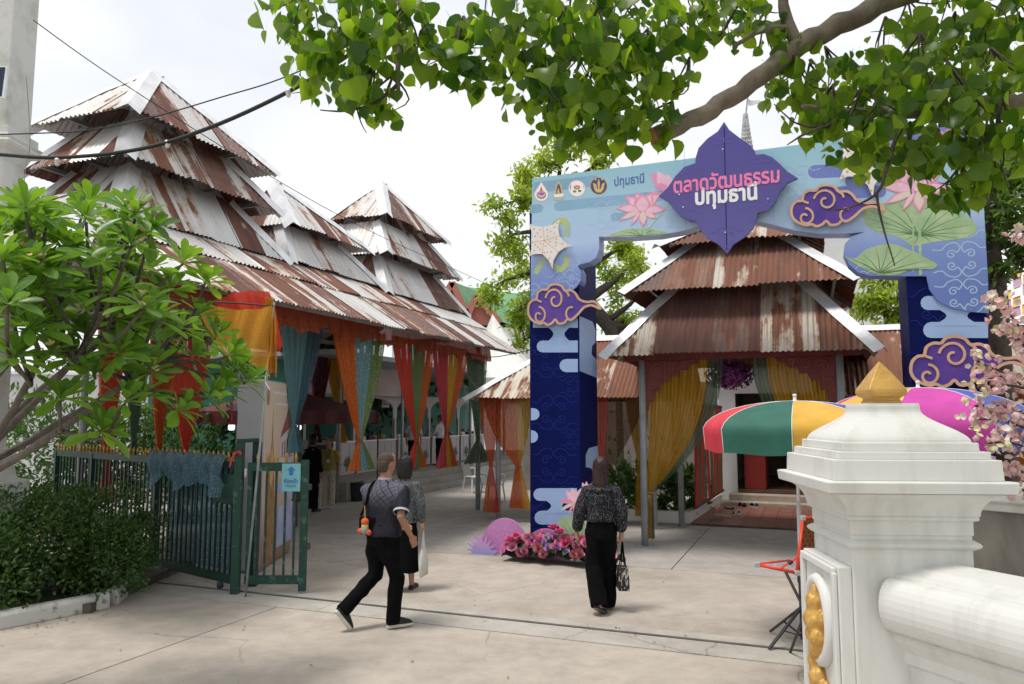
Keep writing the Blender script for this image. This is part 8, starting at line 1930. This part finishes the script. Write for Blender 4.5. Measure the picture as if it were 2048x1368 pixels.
# temple roof, far right
tr = thing('temple_roof', 'red temple hall with a gold and violet tiled roof edge at the right edge', 'temple'); ty_ = 15.0
M_TRED, M_TGLD, M_TVIO, M_TGRN = mat('temple_red', (0.40, 0.02, 0.03), 0.5), mat('temple_gold', (0.60, 0.36, 0.06), 0.4, 0.3, var=0.3, scale=30), mat('temple_violet', (0.36, 0.22, 0.30), 0.5), mat('temple_green', (0.05, 0.16, 0.10), 0.5)
e0, e1 = PY(1965, 655, ty_), PY(2160, 600, ty_ - 0.3); sl0, sl1 = PY(1968, 570, ty_ + 1.0), PY(2160, 480, ty_ + 1)
for k in range(10):
    for r_ in range(5):
        u0, u1, v0, v1 = k / 10, (k + 0.92) / 10, r_ / 5, (r_ + 1.12) / 5; q = lambda u, v: e0.lerp(e1, u).lerp(sl0.lerp(sl1, u), v) + V((0, -0.03, 0.03)) * (1 - (v * 5 - r_)); mb = MB(); mb.add([q(u0, v0), q(u1, v0), q((u0 + u1) / 2 + 0.04, v1), q((u0 + u1) / 2 - 0.04, v1)], [(0, 1, 2, 3)]); mb.build('roof_tile', (M_TVIO, M_TGLD, M_PW)[(k + r_) % 3], tr)
MB().bar(e0 - UP * 0.12, e1 - UP * 0.12, 0.25, 0.18).build('gilt_edge', M_TGLD, tr); MB().bar(e0 - UP * 0.42 + V((0, .1, 0)), e1 - UP * 0.42 + V((0, .1, 0)), 0.3, 0.34).build('white_cornice', M_PW, tr); MB().bar(e0 - UP * 0.66 + V((0, .15, 0)), e1 - UP * 0.66 + V((0, .15, 0)), 0.25, 0.14).build('green_band', M_TGRN, tr); MB().bar(e0 - UP * 0.95 + V((0, .2, 0)), e1 - UP * 0.95 + V((0, .2, 0)), 0.25, 0.35).build('red_frieze', M_TRED, tr)
MB().box(V(((e0.x + e1.x) / 2, ty_ + 1.4, 1.3)), ((e1.x - e0.x), 2.0, 2.6)).build('wall', M_TRED, tr); settle(tr, V((e0.x, ty_, 0)))
# filigree spire with a flag
sp_ = thing('filigree_spire', 'white filigree spire with a small flag behind the medallion', 'spire'); sy = 48.0; st0 = PY(1494, 330, sy); s1_ = PY(1496, 228, sy); hgt = s1_.z - st0.z; M_FIL = mat('filigree_white', (0.62, 0.62, 0.62), 0.5, col2=(0.35, 0.35, 0.36), scale=3)
for k in range(12):
    t = k / 12; r_ = lerp(0.62, 0.12, t ** 0.8); z = st0.z + hgt * t; mb = MB()
    mb.lathe(V((st0.x, sy, z)), [(r_, 0), (r_ * 1.08, 0.08), (r_ * 0.85, 0.16)], 12); mb.build('ring', M_FIL, sp_)
    for j in range(12):
        a = j * math.pi / 6; MB().bar(V((st0.x + r_ * 0.9 * math.cos(a), sy + r_ * 0.9 * math.sin(a), z + 0.1)), V((st0.x + r_ * 0.8 * math.cos(a + 0.5), sy + r_ * 0.8 * math.sin(a + 0.5), z + hgt / 12)), 0.07).build('lattice_strut', M_FIL, sp_)
MB().tube([V((st0.x, sy, s1_.z - 0.2)), PY(1496, 190, sy)], 0.05, 6).build('mast', M_STEEL, sp_); fp = PY(1496, 198, sy); mb = MB(); mb.grid(lambda u, v: fp + V((u * 0.8, 0.1 * math.sin(u * 5), -0.45 * v * (1 - 0.6 * u) - 0.15 * u)), 8, 3); mb.build('flag', mat('flag_white', (0.7, 0.68, 0.7), 0.7), sp_); MB().box(V((st0.x, sy, st0.z / 2)), (2.2, 2.2, st0.z)).build('base', M_FIL, sp_); settle(sp_, V((st0.x, sy, 0)))
# white column at the left edge with its solar panel
co = thing('white_column', 'tall white stained column with a moulded ledge and a solar panel, left edge', 'column'); cy = 8.0; cx_ = -5.60; M_COLW = mat('column_white', (0.60, 0.61, 0.58), 0.75, col2=(0.40, 0.40, 0.36), scale=2.5, fac=(0.5, 0.75), bump=0.2, bscale=20)
CX = V((-6.02, 8.6, 0)); caxes = (V((1, 0, 0)), V((0, 1, 0))); zl = PY(60, 265, cy).z
MB().sqlathe(CX, [(0.22, zl + 0.2), (0.225, 9.5)], caxes).build('upper_shaft', M_COLW, co, bevel=0.02); MB().sqlathe(CX, [(0.19, 1.7), (0.19, zl - 0.15)], caxes).build('lower_shaft', M_COLW, co, bevel=0.02)
MB().sqlathe(CX, [(0.18, zl - 0.16), (0.21, zl - 0.10), (0.23, zl - 0.04), (0.32, zl + 0.0), (0.34, zl + 0.03), (0.30, zl + 0.06), (0.32, zl + 0.10), (0.28, zl + 0.12), (0.28, zl + 0.21)], caxes).build('ledge', M_COLW, co, bevel=0.006)
sp0 = PY(-10, 160, cy - 0.04); M_PV = mat('solar_cells', (0.012, 0.018, 0.05), 0.15); 
MB().plate([(-0.35, -0.28), (0.105, -0.20), (0.125, 0.16), (-0.35, 0.16)], sp0, V((1, 0, 0)), UP, V((0, -1, 0)), 0.0, 0.03).build('solar_panel', M_ZINC, co); MB().plate([(-0.34, -0.26), (0.085, -0.185), (0.105, 0.145), (-0.34, 0.145)], sp0, V((1, 0, 0)), UP, V((0, -1, 0)), 0.004, 0.003).build('solar_cells', M_PV, co)
MB().sqlathe(CX, [(0.40, 0), (0.40, 0.5), (0.38, 0.72), (0.34, 0.95), (0.33, 1.2), (0.37, 1.23), (0.37, 1.36), (0.28, 1.39), (0.22, 1.72), (0.19, 1.75)], caxes).build('stepped_base', M_COLW, co, bevel=0.01)
settle(co, CX)
# ---- cables
M_CABLE = mat('black_cable', (0.022, 0.024, 0.027), 0.5); M_WIRE = mat('grey_wire', (0.25, 0.24, 0.22), 0.6)
cb = thing('overhead_cable', 'thick black overhead cable with small lamp clamps crossing in front of the towers', 'cable')
cpts = smooth_path([PY(-60, 305, 5.0), PY(0, 309, 5.0), PY(120, 315, 4.95), PY(280, 298, 4.9), PY(420, 255, 4.8), PY(560, 192, 4.7), PY(660, 135, 4.6), PY(735, 80, 4.5), PY(850, -20, 4.4)], 6); mb = MB(); mb.smooth = True; mb.tube(cpts, 0.0135, 8); mb.build('cable', M_CABLE, cb)
for px, py, y in ((115, 322, 4.95), (335, 286, 4.87), (577, 184, 4.68)):
    c = PY(px, py, y); mb = MB(); mb.smooth = True; mb.lathe(c - UP * 0.035, [(0.008, 0), (0.016, 0.012), (0.012, 0.03), (0.018, 0.035), (0.018, 0.05)], 8); mb.tube([c + V((-0.018, 0, -0.005)), c + V((0.018, 0, -0.005))], 0.007, 6); mb.build('clamp', M_ZINC, cb)
settle(cb, cpts[0])
for pts, r_, lb in (([(-60, 270, 5.0), (60, 267, 5.0), (180, 260, 5.0), (310, 233, 4.95), (440, 195, 4.85), (560, 158, 4.75), (720, 88, 4.55), (800, 40, 4.5)], 0.0045, 'thin pale wire sagging above the black cable'), ([(66, 40, 8.0), (245, 166, 9.0), (540, 352, 11.5), (740, 462, 14), (930, 548, 19), (1000, 580, 22)], 0.006, 'thin dark wire running down past the towers'), ([(52, 150, 7), (58, 230, 7), (60, 290, 7), (52, 330, 7), (45, 400, 7)], 0.004, 'thin loose wire beside the white column'), ([(140, 545, 6.6), (190, 560, 6.8), (260, 590, 7.2), (380, 602, 8.3), (470, 606, 8.5), (548, 612, 8.55)], 0.010, 'black wire holding up the gold cloth'), ([(860, 672, 15.2), (930, 705, 16), (985, 714, 15), (1060, 700, 12.2)], 0.008, 'black wire looping from the eave to the arch'), ([(918, 715, 16), (935, 752, 15.6), (960, 780, 15.3)], 0.006, 'pale string tied to the low wing roof')):
    q = smooth_path([PY(*p) for p in pts], 6); mb = MB(); mb.smooth = True; mb.tube(q, r_, 6); o = tag(mb.build('wire', M_CABLE if ('black' in lb or 'dark' in lb) else M_WIRE), lb, 'wire', 'wires')
